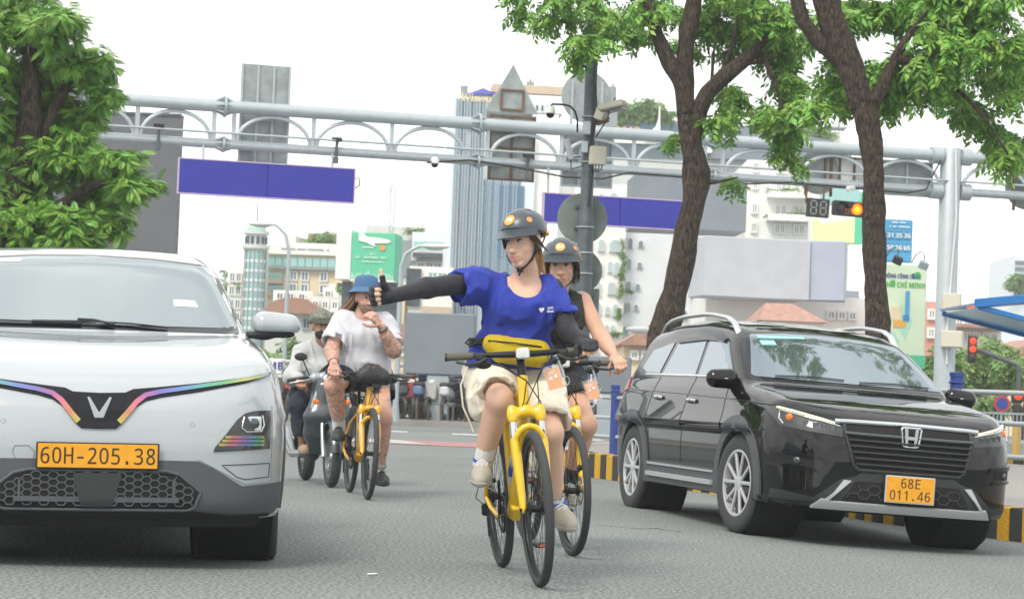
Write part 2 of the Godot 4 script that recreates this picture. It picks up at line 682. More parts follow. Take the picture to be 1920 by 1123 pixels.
	# cars
	M.white_paint = mt("a4abaf", 0.22, 0.0, {"clearcoat_enabled": true, "clearcoat": 1.0, "clearcoat_roughness": 0.03})
	M.black_paint = mt("08090a", 0.3, 0.0, {"metallic_specular": 0.05, "clearcoat_enabled": true, "clearcoat": 1.0, "clearcoat_roughness": 0.015})
	M.cladding = mt("4a4e53", 0.6)
	M.cladding_dark = mt("2b2d30", 0.6)
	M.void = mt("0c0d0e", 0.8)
	M.plate_yellow = surfaced("e8a21a", 0.45, 3.0, even, null, 0.0, false)
	M.plate_ink = mt("2a2722", 0.5)
	M.car_glass = mt("a7b0b2", 0.03, 0.8)
	M.car_glass_dark = mt("8d99a1", 0.03, 0.8)
	M.lamp_glass = mt("15181a", 0.06, 0.0, {"clearcoat_enabled": true, "clearcoat": 1.0})
	M.gloss_black = mt("101116", 0.12, 0.0, {"metallic_specular": 0.4})
	M.sheen_film = vt(0.18, {"clearcoat_enabled": true, "clearcoat": 1.0})  # carries the painted rainbow reflection in its vertex colours
	M.lens = mt("5a6064", 0.06, 0.6)
	M.seam = mt("8d9295", 0.6)  # shade of narrow gaps in white panels, put into the colour
	M.drl = mt("f2f0c8", 0.3, 0.0, {"emission_enabled": true, "emission": Color("f5f0b8"), "emission_energy_multiplier": 0.9})
	M.teal = mt("8fd6d2", 0.4)
	M.tail = mt("a8261e", 0.15, 0.0, {"clearcoat_enabled": true, "clearcoat": 1.0})
	M.dome_green = mt("9cc3b4", 0.6)
	M.brick_wall = surfaced("a8826f", 0.85, 0.3, even)
	M.shaded_flank_wall = surfaced("dfe4e8", 0.85, 0.12, even)  # bluish copy of the white wall, its shade put into the colour
	M.slate = mt("79838d", 0.6)
	M.win_pale = mt("b4c3c4", 0.15, 0.2)
	M.win_grey = mt("87929a", 0.2, 0.2)
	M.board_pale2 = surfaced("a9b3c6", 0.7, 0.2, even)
	M.gold_pale = mt("e2cd9c", 0.5)
	M.gold = mt("cba04a", 0.4, 0.3)
	M.bill_green = mt("55bb94", 0.5)
	M.bill_pale = mt("a9d8c4", 0.5)
	M.bill_lime = mt("cfe2a4", 0.5)
	M.bill_lime2 = mt("4fae52", 0.5)
	M.bill_blue = mt("4f9fcd", 0.5)
	M.bill_blue2 = mt("3c86bd", 0.5)
	M.bill_yellow = mt("dfa94a", 0.5)
	M.poster = mt("cfe0c6", 0.55)
	M.canopy_glass = mt("7fb4d6", 0.2)
	M.canopy_blue = mt("1f6fb5", 0.45)
	M.lamp_clear_red = mt("b8323a", 0.4)
	M.bike_mix = vt(0.4)
	M.tar = mt("3a3b3c", 0.8)
	M.rail_blue = mt("2b3f86", 0.5)
	M.sign_edge = mt("b9a6c4", 0.6)
	M.segment = mt("8d9290", 0.5)
	M.lens_dark = mt("2a2c2c", 0.2)
	M.lamp_amber = mt("ff8a1a", 0.4, 0.0, {"emission_enabled": true, "emission": Color("ff7a0c"), "emission_energy_multiplier": 1.1})
	M.lamp_red = mt("f04a1e", 0.4, 0.0, {"emission_enabled": true, "emission": Color("ff3a14"), "emission_energy_multiplier": 1.1})
	M.silver_trim = mt("bfc3c5", 0.3, 0.35)


# ---------------------------------------------------------------- people
func field(k := 0.03, amp := 0.0, freq := 1.0) -> Field:
	var f := Field.new()
	f.k = k
	f.noise = folds if amp > 0.005 else noise
	f.amp = amp
	f.freq = freq
	return f

func shape(f: Field, cell: float, called: String, m: Material, parent: Node, colour = null) -> MeshInstance3D:
	var g := G.new()
	nets(g, f, cell, colour)
	return part(g, called, m, parent)

# a hand: palm holds the palm and the first finger joints, ends holds the other joints
func hand(palm: Field, ends: Field, w: Vector3, dir: Vector3, back: Vector3, side: Vector3, curl: Array, thumb: Array, s := 1.0) -> void:
	dir = dir.normalized()
	back = (back - dir * back.dot(dir)).normalized()
	side = (side - dir * side.dot(dir) - back * side.dot(back)).normalized()
	var off := [0.031, 0.0105, -0.0105, -0.030]
	var ln := [0.072, 0.079, 0.073, 0.058]
	var kn := [0.086, 0.090, 0.086, 0.078]
	for i in 4:
		var root: Vector3 = w + side * off[i] * 0.55 * s + dir * 0.012 * s
		var p: Vector3 = w + (dir * kn[i] + side * off[i]) * s
		palm.bone(root, p, 0.0145 * s, 0.0125 * s)
		var an := 0.0
		for j in 3:
			an += deg_to_rad(curl[j] + (i - 1.5) * 3.0)
			var q: Vector3 = p + (dir * cos(an) - back * sin(an)) * ln[i] * [0.46, 0.31, 0.23][j] * s
			(palm if j == 0 else ends).bone(p, q, [0.0105, 0.0093, 0.0085][j] * s, [0.0095, 0.0085, 0.0075][j] * s)
			p = q
	var tp: Vector3 = w + (side * 0.022 + dir * 0.018) * s
	for j in 3:
		var u: Vector3 = thumb[j]
		var q: Vector3 = tp + (side * u.x + dir * u.y + back * u.z).normalized() * [0.044, 0.034, 0.028][j] * s
		(palm if j < 2 else ends).bone(tp, q, [0.016, 0.0115, 0.0105][j] * s, [0.0115, 0.0105, 0.009][j] * s)
		tp = q

# a head in its own axes: y up, z out of the face
func head(g: G, ct: Vector3, b: Basis, look: Dictionary) -> void:
	var f := field(0.018)
	var big: float = look.get("jaw", 1.0)
	f.lump(ct + b * Vector3(0, 0.022, -0.012), Vector3(0.074, 0.088, 0.094), b)
	f.lump(ct + b * Vector3(0, -0.036, 0.026), Vector3(0.061, 0.074, 0.062), b)
	f.lump(ct + b * Vector3(0, -0.074, 0.032), Vector3(0.048 * big, 0.038, 0.044), b)
	for s in [-1.0, 1.0]:
		f.lump(ct + b * Vector3(0.076 * s, -0.012, -0.012), Vector3(0.011, 0.032, 0.02), b)
		f.bone(ct + b * Vector3(0.038 * s, -0.034, 0.060), ct + b * Vector3(0.030 * s, -0.05, 0.062), 0.021, 0.017)
		f.bone(ct + b * Vector3(0.0095 * s, -0.040, 0.092), ct + b * Vector3(0.011 * s, -0.0405, 0.090), 0.009, 0.009)
		f.holes.append([ct + b * Vector3(0.031 * s, 0.004, 0.101), ct + b * Vector3(0.034 * s, 0.004, 0.1), 0.0165, 0.012])
	f.bone(ct + b * Vector3(0, 0.004, 0.082), ct + b * Vector3(0, -0.037, 0.103), 0.008, 0.0115)
	f.bone(ct + b * Vector3(-0.036, 0.024, 0.07), ct + b * Vector3(0.036, 0.024, 0.07), 0.013, 0.013)
	f.bone(ct + b * Vector3(-0.012, -0.101, 0.062), ct + b * Vector3(0.012, -0.101, 0.062), 0.016 * big, 0.016 * big)
	var sm: float = look.get("smile", 0.0)
	for s in [-1.0, 1.0]:
		f.bone(ct + b * Vector3(0.0, -0.0665, 0.0825), ct + b * Vector3(0.021 * s, -0.067 + sm, 0.076), 0.0062, 0.005)
		f.bone(ct + b * Vector3(0.0, -0.0775, 0.0815), ct + b * Vector3(0.018 * s, -0.074 + sm, 0.0765), 0.0072, 0.005)
	var inv := b.inverse()
	var sk: Color = look.skin
	nets(g, f, 0.0055, func(p: Vector3, _n: Vector3) -> Color:
		var q := inv * (p - ct)
		if q.z > 0.062 and absf(q.x) < 0.025 and absf(q.y + 0.0718 - sm * absf(q.x) / 0.021) < 0.0092 - absf(q.x) * 0.24:
			return look.lips
		if q.z > 0.045 and absf(q.x) > 0.012 and absf(q.x) < 0.05 and absf(q.y - (0.030 - absf(absf(q.x) - 0.032) * 0.22)) < 0.0045:
			return look.brow
		if look.has("beard") and q.y < -0.05 + maxf(0.0, 0.03 - q.z) * 0.9 and q.z > -0.02:
			return look.beard.lerp(sk, clampf(noise.get_noise_3dv(p * 900.0) * 0.35 + 0.1, 0.0, 0.5))
		if look.has("beard") and q.y < -0.044 and q.z > 0.06 and absf(q.x) < 0.034:
			return look.beard
		var w := noise.get_noise_3dv(p * 160.0) * 0.06
		return Color(sk.r * (1.0 + w), sk.g * (1.0 + w * 0.7), sk.b * (1.0 + w * 0.7)))

func eyes(parent: Node, ct: Vector3, b: Basis, gaze := Vector3.ZERO, iris := Color(0.03, 0.018, 0.012)) -> void:
	for s in [-1.0, 1.0]:
		var g := G.new()
		var e := ct + b * Vector3(0.031 * s, 0.0035, 0.0722)
		g.col = Color(0.5, 0.46, 0.43)
		g.ball(e, Vector3.ONE * 0.0125, Basis(), 14, 10)
		g.col = iris
		var u := (Vector3(0, -0.05, 1) + gaze).normalized()
		g.ball(e + b * (u * 0.0082), Vector3.ONE * 0.0062, Basis(), 12, 8)
		part(g, "eye", M.eye, parent)
		var l := G.new()
		var pts := []
		for i in 7:
			var t := (i - 3) / 3.0
			pts.append(ct + b * Vector3(0.031 * s + t * 0.0165, 0.0115 - t * t * 0.005, 0.0865 - t * t * 0.006))
		l.tube(pts, [0.001, 0.0022, 0.0026, 0.0027, 0.0026, 0.0022, 0.001], 6)
		part(l, "eyelid", M.strap, parent)

# strands of hair from a scalp point along a bent path
func hair_lock(g: G, pts: Array, r: float, count: int, tone: Color, spread := 1.0) -> void:
	for i in count:
		var o := Vector3(rng.randfn(), rng.randfn(), rng.randfn()) * r * 0.55 * spread
		var path := []
		var rr := []
		for j in pts.size():
			var t := float(j) / (pts.size() - 1)
			path.append(pts[j] + o * (0.55 + 0.6 * t) + Vector3(rng.randfn(), rng.randfn(), rng.randfn()) * r * 0.1)
			rr.append(r * 0.24 * (1.0 - 0.65 * t))
		var w := rng.randf_range(0.65, 1.3)
		g.col = Color(tone.r * w, tone.g * w, tone.b * w)
		g.tube(path, rr, 5)

func shoe(parent: Node, heel: Vector3, toe: Vector3, up: Vector3, m: Material, sole: Material, called := "shoe", wide := 1.0, laces := true) -> void:
	var d := (toe - heel).normalized()
	up = (up - d * up.dot(d)).normalized()
	var sd := up.cross(d)
	var l := heel.distance_to(toe)
	var f := field(0.03)
	f.bone(heel + up * 0.036 + d * 0.035, heel + up * 0.034 + d * l * 0.62, 0.036 * wide, 0.043 * wide)
	f.bone(heel + up * 0.034 + d * l * 0.6 + sd * 0.006, heel + up * 0.028 + d * (l - 0.038), 0.043 * wide, 0.034)
	f.bone(heel + up * 0.075 + d * 0.04, heel + up * 0.058 + d * l * 0.5, 0.036, 0.032)
	f.cut.append([-up, -(heel + up * 0.012).dot(up)])
	f.cut.append([up, (heel + up * 0.105).dot(up)])
	var s := shape(f, 0.007, called, m, parent)
	var q := field(0.03)
	q.bone(heel + up * 0.03 + d * 0.035, heel + up * 0.03 + d * l * 0.62, 0.039 * wide, 0.046 * wide)
	q.bone(heel + up * 0.03 + d * l * 0.6 + sd * 0.006, heel + up * 0.03 + d * (l - 0.036), 0.046 * wide, 0.037)
	q.cut.append([-up, -heel.dot(up)])
	q.cut.append([up, (heel + up * 0.024).dot(up)])
	shape(q, 0.007, "sole", sole, s)
	if laces:
		var g := G.new()
		for i in 5:
			var t := 0.42 + i * 0.075
			var y := 0.108 - i * 0.0085
			g.tube([heel + d * l * t + up * (y - 0.016) - sd * 0.027, heel + d * l * t + up * y, heel + d * l * t + up * (y - 0.016) + sd * 0.027], 0.005, 5)
		part(g, "lace", M.sock if sole == M.sole else M.strap, s)
		g = G.new()
		g.ring(heel + up * 0.104 + d * 0.05, (up + d * 0.25).normalized(), 0.038, 0.010, 24, 6)
		part(g, "collar", M.bottle_band if sole == M.sole else M.strap, s)

func skin_tint(base: Color, tattoo: Array = []) -> Callable:
	return func(p: Vector3, _n: Vector3) -> Color:
		var w := noise.get_noise_3dv(p * 90.0) * 0.05
		var c := Color(base.r * (1.0 + w), base.g * (1.0 + w * 0.6), base.b * (1.0 + w * 0.6))
		for t in tattoo:
			var h: float = clampf((p - t[0]).dot(t[1] - t[0]) / (t[1] - t[0]).length_squared(), 0.0, 1.0)
			if p.distance_to(t[0].lerp(t[1], h)) < t[2]:
				var q: float = noise.get_noise_3dv(p * 34.0) + noise.get_noise_3dv(p * 85.0 + Vector3(7, 3, 1)) * 0.6
				if q > t[3]:
					return c.lerp(Color(0.10, 0.11, 0.11), 0.5)
		return c

# a cycling helmet, centred on the head, with a brim, vents, straps, stickers
func helmet(label: String, xf: Transform3D, ct: Vector3, b: Basis, number: String, m: Material, brim: bool, strap_low: float, camo := false) -> void:
	var o := thing("helmet", label, "helmet")
	o.transform = xf
	var f := field(0.02)
	var c0 := ct + b * Vector3(0, 0.052, -0.016)
	f.lump(c0, Vector3(0.106, 0.106, 0.128), b)
	f.holes.append([ct + b * Vector3(0, 0.02, -0.01), ct + b * Vector3(0, 0.028, -0.02), 0.086, 0.008])
	var low := (b * Vector3(0, -1, 0.22)).normalized()
	f.cut.append([low, low.dot(ct + b * Vector3(0, 0.040, 0.0))])
	for s in [-1.0, 1.0]:
		for i in 3:
			var z: float = [0.055, 0.0, -0.06][i]
			f.holes.append([c0 + b * Vector3(0.052 * s, 0.105, z + 0.022), c0 + b * Vector3(0.066 * s, 0.097, z - 0.020), 0.019, 0.006])
	var tint = null
	if camo:
		tint = func(p: Vector3, _n: Vector3) -> Color:
			var q := noise.get_noise_3dv(p * 250.0)
			return Color(0.05, 0.06, 0.05) if q < -0.1 else (Color(0.16, 0.17, 0.13) if q < 0.2 else Color(0.3, 0.29, 0.24))
	shape(f, 0.0065, "shell", m, o, tint)
	if brim:
		var g := G.new()
		if camo:
			g.col = Color(0.06, 0.07, 0.05)
		var rows := []
		for i in 15:
			var a := lerpf(-1.25, 1.25, i / 14.0)
			var k := cos(a * 1.15)
			rows.append([c0 + b * Vector3(sin(a) * 0.107, 0.012 - 0.004 * absf(a), cos(a) * 0.127), c0 + b * Vector3(sin(a) * 0.110, -0.022 - 0.004 * k, cos(a) * 0.129 + 0.034 * maxf(k, 0.0))])
		for side in 2:
			var s0 := g.v.size()
			for r in rows:
				for e in 2:
					g.vert(r[e] - b * Vector3(0, 0.006 * side, 0), b * Vector3(0, 1.0 - 2.0 * side, 0.45))
			for i in 14:
				g.quad(s0 + i * 2, s0 + i * 2 + 1, s0 + i * 2 + 3, s0 + i * 2 + 2)
		var rim := []
		for r in rows:
			rim.append(r[1] - b * Vector3(0, 0.003, 0))
		g.tube(rim, 0.0038, 6)
		part(g, "brim", m, o)
	if strap_low > 0.0:
		var g := G.new()
		for s in [-1.0, 1.0]:
			g.tube([ct + b * Vector3(0.086 * s, 0.03, 0.028), ct + b * Vector3(0.080 * s, -0.04, 0.022), ct + b * Vector3(0.060 * s, -0.085, 0.032), ct + b * Vector3(0.0 + 0.006 * s, -strap_low, 0.05)], 0.006, 6, true, false, 0.45)
			g.tube([ct + b * Vector3(0.088 * s, 0.015, -0.06), ct + b * Vector3(0.083 * s, -0.03, -0.02), ct + b * Vector3(0.074 * s, -0.062, 0.022)], 0.005, 6, true, false, 0.45)
		g.box(ct + b * Vector3(0, -strap_low - 0.004, 0.052), Vector3(0.03, 0.018, 0.014), b, 0.004)
		g.tube([ct + b * Vector3(0.006, -strap_low, 0.054), ct + b * Vector3(-0.004, -strap_low - 0.026, 0.062)], 0.005, 6, true, false, 0.5)
		part(g, "strap", M.strap, o)
	if number != "":
		for st in [[Vector3(-0.012, 0.5, 0.87), 0.027, number], [Vector3(0.72, 0.42, 0.5), 0.014, ""]]:
			var u: Vector3 = st[0].normalized()
			var nn := (b * Vector3(u.x / 0.106, u.y / 0.106, u.z / 0.128)).normalized()
			var p := c0 + b * (u * Vector3(0.106, 0.106, 0.128)) + nn * 0.0005
			var x := (b * Vector3.UP).cross(nn).normalized()
			var bs := Basis(x, nn, x.cross(nn))
			var sg := G.new()
			sg.lathe([Vector2(st[1], -0.004), Vector2(st[1], 0.0012), Vector2(0.0, 0.0022)], 24, Transform3D(bs, p))
			var sp := part(sg, "sticker", M.sticker if st[2] != "" else M.orange_card, o)
			if st[2] != "":
				writing(st[2], 0.024, 0.0012, M.print_white, sp, p + nn * 0.0028, Basis(x, nn.cross(x), nn), "number", 1.0)
		var gg := G.new()
		for s in [-1.0, 1.0]:
			gg.ball(c0 + b * Vector3(0.097 * s, -0.022, -0.052), Vector3(0.009, 0.014, 0.03), b * Basis(Vector3.UP, 0.5 * s), 10, 6)
		part(gg, "side_panel", M.sticker, o)


func rider_blue(xf: Transform3D) -> void:
	var o := thing("person", "cyclist in a blue T-shirt, black arm sleeves and cream shorts, right arm stretched out sideways", "person")
	o.transform = xf
	var sk := Color(0.66, 0.42, 0.31)
	var hc := Vector3(0.085, 1.552, 0.09)
	var hb := Basis(Vector3.UP, -0.72) * Basis(Vector3.RIGHT, 0.05) * Basis(Vector3.BACK, 0.04)
	var g := G.new()
	var f := field(0.035)
	f.chain([hc + Vector3(0.01, -0.06, -0.03), Vector3(0.105, 1.415, 0.02), Vector3(0.10, 1.34, 0.0)], [0.05, 0.05, 0.062])
	f.bone(Vector3(-0.10, 1.365, 0.03), Vector3(0.19, 1.32, 0.03), 0.05, 0.05)
	f.bone(Vector3(0.02, 1.26, 0.03), Vector3(0.09, 1.26, 0.03), 0.10, 0.10)
	f.bone(Vector3(0.01, 1.09, -0.05), Vector3(0.08, 1.09, -0.05), 0.10, 0.10)
	f.bone(Vector3(-0.04, 0.95, -0.17), Vector3(0.13, 0.95, -0.17), 0.10, 0.10)
	# arms
	f.chain([Vector3(-0.157, 1.375, 0.05), Vector3(-0.394, 1.353, 0.22), Vector3(-0.572, 1.318, 0.39)], [0.048, 0.040, 0.026])
	f.chain([Vector3(0.231, 1.31, 0.05), Vector3(0.272, 1.13, 0.13), Vector3(0.300, 1.075, 0.335)], [0.046, 0.038, 0.026])
	# legs
	f.chain([Vector3(-0.065, 0.935, -0.13), Vector3(-0.086, 0.826, 0.27)], [0.08, 0.058])
	f.chain([Vector3(-0.086, 0.826, 0.272), Vector3(-0.155, 0.545, 0.10)], [0.056, 0.036])
	f.chain([Vector3(-0.108, 0.76, 0.20), Vector3(-0.135, 0.64, 0.13)], [0.052, 0.042])
	f.chain([Vector3(0.155, 0.93, -0.13), Vector3(0.150, 0.665, 0.22)], [0.08, 0.056])
	f.chain([Vector3(0.150, 0.662, 0.222), Vector3(0.193, 0.33, 0.02)], [0.053, 0.034])
	f.chain([Vector3(0.162, 0.58, 0.145), Vector3(0.178, 0.45, 0.07)], [0.048, 0.038])
	nets(g, f, 0.013, skin_tint(sk))
	head(g, hc, hb, {"skin": sk, "lips": Color(0.52, 0.17, 0.15), "brow": Color(0.16, 0.09, 0.06), "smile": 0.006})
	# hands: bare finger ends, gloved palms
	var gl := field(0.008)
	var fe := field(0.006)
	hand(gl, fe, Vector3(-0.580, 1.317, 0.395), Vector3(-1, 0.02, 0.25), Vector3(-0.1, 0.1, -1), Vector3(0, 1, 0.1), [78, 95, 55], [Vector3(0.8, 0.6, -0.5), Vector3(1, 0.25, -0.15), Vector3(1, 0.2, 0.1)], 1.02)
	nets(g, fe, 0.0045, skin_tint(sk))
	var fe2 := field(0.006)
	var gl2 := field(0.008)
	hand(gl2, fe2, Vector3(0.302, 1.078, 0.335), Vector3(0.1, -0.18, 1), Vector3(0, 1, 0.2), Vector3(-1, 0, 0.1), [38, 75, 45], [Vector3(0.6, 0.7, -0.6), Vector3(0.2, 0.6, -1), Vector3(0.0, 0.2, -1)], 1.0)
	nets(g, fe2, 0.0045, skin_tint(sk))
	part(g, "body", M.skin, o)
	eyes(o, hc, hb, Vector3(-0.45, 0, 0))
	for q in [gl, gl2]:
		for i in q.ra.size():
			q.ra[i] += 0.0025; q.rb[i] += 0.0025
		var last := Vector3(-0.52, 1.327, 0.335) if q == gl else Vector3(0.297, 1.09, 0.275)
		var wr := Vector3(-0.585, 1.317, 0.397) if q == gl else Vector3(0.302, 1.078, 0.337)
		q.bone(last, wr, 0.0335, 0.033)
		shape(q, 0.005, "glove", M.sleeve_cloth, o)
	var sl := field(0.03, 0.002, 60.0)
	sl.chain([Vector3(-0.12, 1.378, 0.035), Vector3(-0.394, 1.353, 0.22), Vector3(-0.545, 1.323, 0.36)], [0.055, 0.0445, 0.0325])
	shape(sl, 0.009, "arm_sleeve", M.sleeve_cloth, o)
	sl = field(0.03, 0.002, 60.0)
	sl.chain([Vector3(0.226, 1.33, 0.045), Vector3(0.272, 1.13, 0.13), Vector3(0.297, 1.085, 0.30)], [0.051, 0.0425, 0.032])
	shape(sl, 0.009, "arm_sleeve", M.sleeve_cloth, o)
	# T-shirt
	var t := field(0.06, 0.012, 6.0)
	t.stretch = Vector3(0.9, 0.7, 1)
	t.bone(Vector3(-0.10, 1.37, 0.02), Vector3(0.195, 1.325, 0.02), 0.062, 0.062)
	t.bone(Vector3(0.01, 1.26, 0.035), Vector3(0.10, 1.25, 0.035), 0.122, 0.122)
	t.bone(Vector3(0.005, 1.12, -0.02), Vector3(0.085, 1.12, -0.02), 0.128, 0.128)
	t.bone(Vector3(-0.035, 1.0, -0.06), Vector3(0.10, 1.0, -0.06), 0.135, 0.135)
	t.bone(Vector3(-0.13, 1.04, -0.03), Vector3(-0.12, 0.98, -0.01), 0.05, 0.075)
	t.bone(Vector3(-0.12, 1.367, 0.035), Vector3(-0.17, 1.363, 0.065), 0.068, 0.068)
	t.sleeve(Vector3(-0.13, 1.365, 0.04), Vector3(-0.238, 1.348, 0.118), 0.070, 0.083, 0.066)
	t.sleeve(Vector3(0.212, 1.315, 0.04), Vector3(0.262, 1.185, 0.092), 0.066, 0.079, 0.062)
	t.cut.append([Vector3(-0.1, -1, 0.1).normalized(), -0.955])
	t.holes.append([Vector3(0.100, 1.47, 0.03), Vector3(0.088, 1.375, 0.105), 0.088, 0.012])
	var shirt := shape(t, 0.0105, "t_shirt", M.blue_cloth, o)
	# collar band and print
	var lg := G.new()
	var chest := func(p: Vector2) -> Vector3:
		var z := 0.35
		for i in 40:
			var q := Vector3(p.x, p.y, z)
			var dd := t.d(q)
			z -= maxf(dd * 0.6, 0.0)
			if dd < 0.0004:
				break
		return Vector3(p.x, p.y, z)
	t.all()
	var heart := PackedVector2Array()
	for i in 20:
		var an := TAU * i / 20
		heart.append(Vector2(0.148, 1.232) + Vector2(16.0 * pow(sin(an), 3), 13.0 * cos(an) - 5.0 * cos(2 * an) - 2.0 * cos(3 * an) - cos(4 * an)) * 0.00082)
	if Geometry2D.is_polygon_clockwise(heart):
		heart.reverse()
	lg.patch(heart, chest, 0.0025, 0.002, 0.01)
	part(lg, "shirt_print", M.print_white, shirt)
	var z0: Vector3 = chest.call(Vector2(0.200, 1.232))
	writing("Jackfruit", 0.011, 0.001, M.print_white, shirt, z0 + Vector3(-0.002, 0.007, 0.007), Basis(Vector3.UP, 0.55), "shirt_print", 0.85)
	writing("Adventure", 0.011, 0.001, M.print_white, shirt, z0 + Vector3(-0.002, -0.009, 0.007), Basis(Vector3.UP, 0.55), "shirt_print", 0.85)
	# shorts
	var s := field(0.05, 0.012, 6.0)
	s.bone(Vector3(-0.055, 0.945, -0.14), Vector3(0.14, 0.94, -0.14), 0.135, 0.135)
	s.sleeve(Vector3(-0.075, 0.94, -0.10), Vector3(-0.088, 0.845, 0.215), 0.115, 0.098, 0.079)
	s.bone(Vector3(-0.12, 0.86, 0.02), Vector3(-0.14, 0.80, 0.12), 0.09, 0.075)
	s.sleeve(Vector3(0.165, 0.925, -0.10), Vector3(0.156, 0.70, 0.175), 0.115, 0.103, 0.08)
	s.cut.append([Vector3.UP, 1.03])
	shape(s, 0.0115, "shorts", M.cream_cloth, o)
	var dr := G.new()
	dr.tube([Vector3(-0.195, 0.985, 0.03), Vector3(-0.235, 0.90, 0.06), Vector3(-0.232, 0.80, 0.08), Vector3(-0.20, 0.72, 0.08), Vector3(-0.19, 0.68, 0.09)], 0.0045, 6)
	part(dr, "drawcord", M.cream_cloth, o)
	# socks and shoes
	for q in [[Vector3(-0.124, 0.67, 0.165), Vector3(-0.158, 0.53, 0.095), 0.047, 0.043], [Vector3(0.184, 0.40, 0.055), Vector3(0.194, 0.31, 0.015), 0.043, 0.040]]:
		var so := field(0.02, 0.002, 60.0)
		so.sleeve(q[1], q[0], q[3], q[2], q[2] - 0.006)
		shape(so, 0.009, "sock", M.sock, o)
	shoe(o, Vector3(-0.155, 0.455, 0.045), Vector3(-0.205, 0.432, 0.295), Vector3(0.1, 1, 0.1), M.shoe, M.sole)
	shoe(o, Vector3(0.190, 0.235, -0.035), Vector3(0.235, 0.195, 0.21), Vector3(0, 1, 0.15), M.shoe, M.sole)
	# hair: dark strands at the temple and a fair ponytail behind
	var h := G.new()
	for sgn in [-1.0, 1.0]:
		hair_lock(h, [hc + hb * Vector3(0.07 * sgn, 0.05, 0.05), hc + hb * Vector3(0.084 * sgn, 0.0, 0.02), hc + hb * Vector3(0.082 * sgn, -0.04, -0.03)], 0.02, 14, Color(0.09, 0.05, 0.03))
	for i in 10:
		var x := lerpf(-0.05, 0.02, i / 9.0)
		hair_lock(h, [hc + hb * Vector3(x, 0.0, -0.085), hc + hb * Vector3(x * 1.1, -0.05, -0.105), hc + hb * Vector3(x * 1.1, -0.10, -0.11), hc + hb * Vector3(x * 1.1, -0.155 - 0.012 * (i % 3), -0.105)], 0.018, 10, Color(0.50, 0.31, 0.13))
	part(h, "hair", M.hair, o)
	helmet("dark grey cycling helmet worn by the cyclist in the blue T-shirt", xf, hc, hb, "10", M.helmet, true, 0.128)
	# waist pack
	var w := thing("waist_pack", "mustard yellow waist pack worn over the blue T-shirt", "bag")
	w.transform = xf
	var wf := field(0.05, 0.004, 20.0)
	wf.bone(Vector3(-0.085, 1.085, 0.105), Vector3(0.14, 1.045, 0.10), 0.045, 0.045)
	wf.bone(Vector3(-0.05, 1.035, 0.12), Vector3(0.13, 1.005, 0.11), 0.04, 0.04)
	shape(wf, 0.009, "pouch", M.pack_cloth, w)
	var wz := G.new()
	wz.tube([Vector3(-0.11, 1.10, 0.145), Vector3(0.0, 1.085, 0.163), Vector3(0.14, 1.06, 0.148)], 0.0035, 6)
	part(wz, "zip", M.strap, w)
	var wb := G.new()
	wb.tube([Vector3(-0.12, 1.10, 0.09), Vector3(-0.165, 1.10, 0.03), Vector3(-0.17, 1.09, -0.06), Vector3(-0.10, 1.06, -0.2), Vector3(0.15, 1.05, -0.2), Vector3(0.23, 1.05, -0.06), Vector3(0.225, 1.045, 0.04), Vector3(0.17, 1.04, 0.09)], 0.018, 8, true, false, 0.2, Vector3.UP)
	wb.tube([Vector3(-0.14, 1.10, 0.085), Vector3(-0.185, 1.115, 0.07), Vector3(-0.205, 1.095, 0.07), Vector3(-0.185, 1.082, 0.08), Vector3(-0.15, 1.095, 0.09)], 0.005, 6)
	wb.box(Vector3(-0.14, 1.10, 0.09), Vector3(0.035, 0.028, 0.02), Basis(Vector3.UP, -0.7), 0.005)
	part(wb, "belt", M.strap, w)


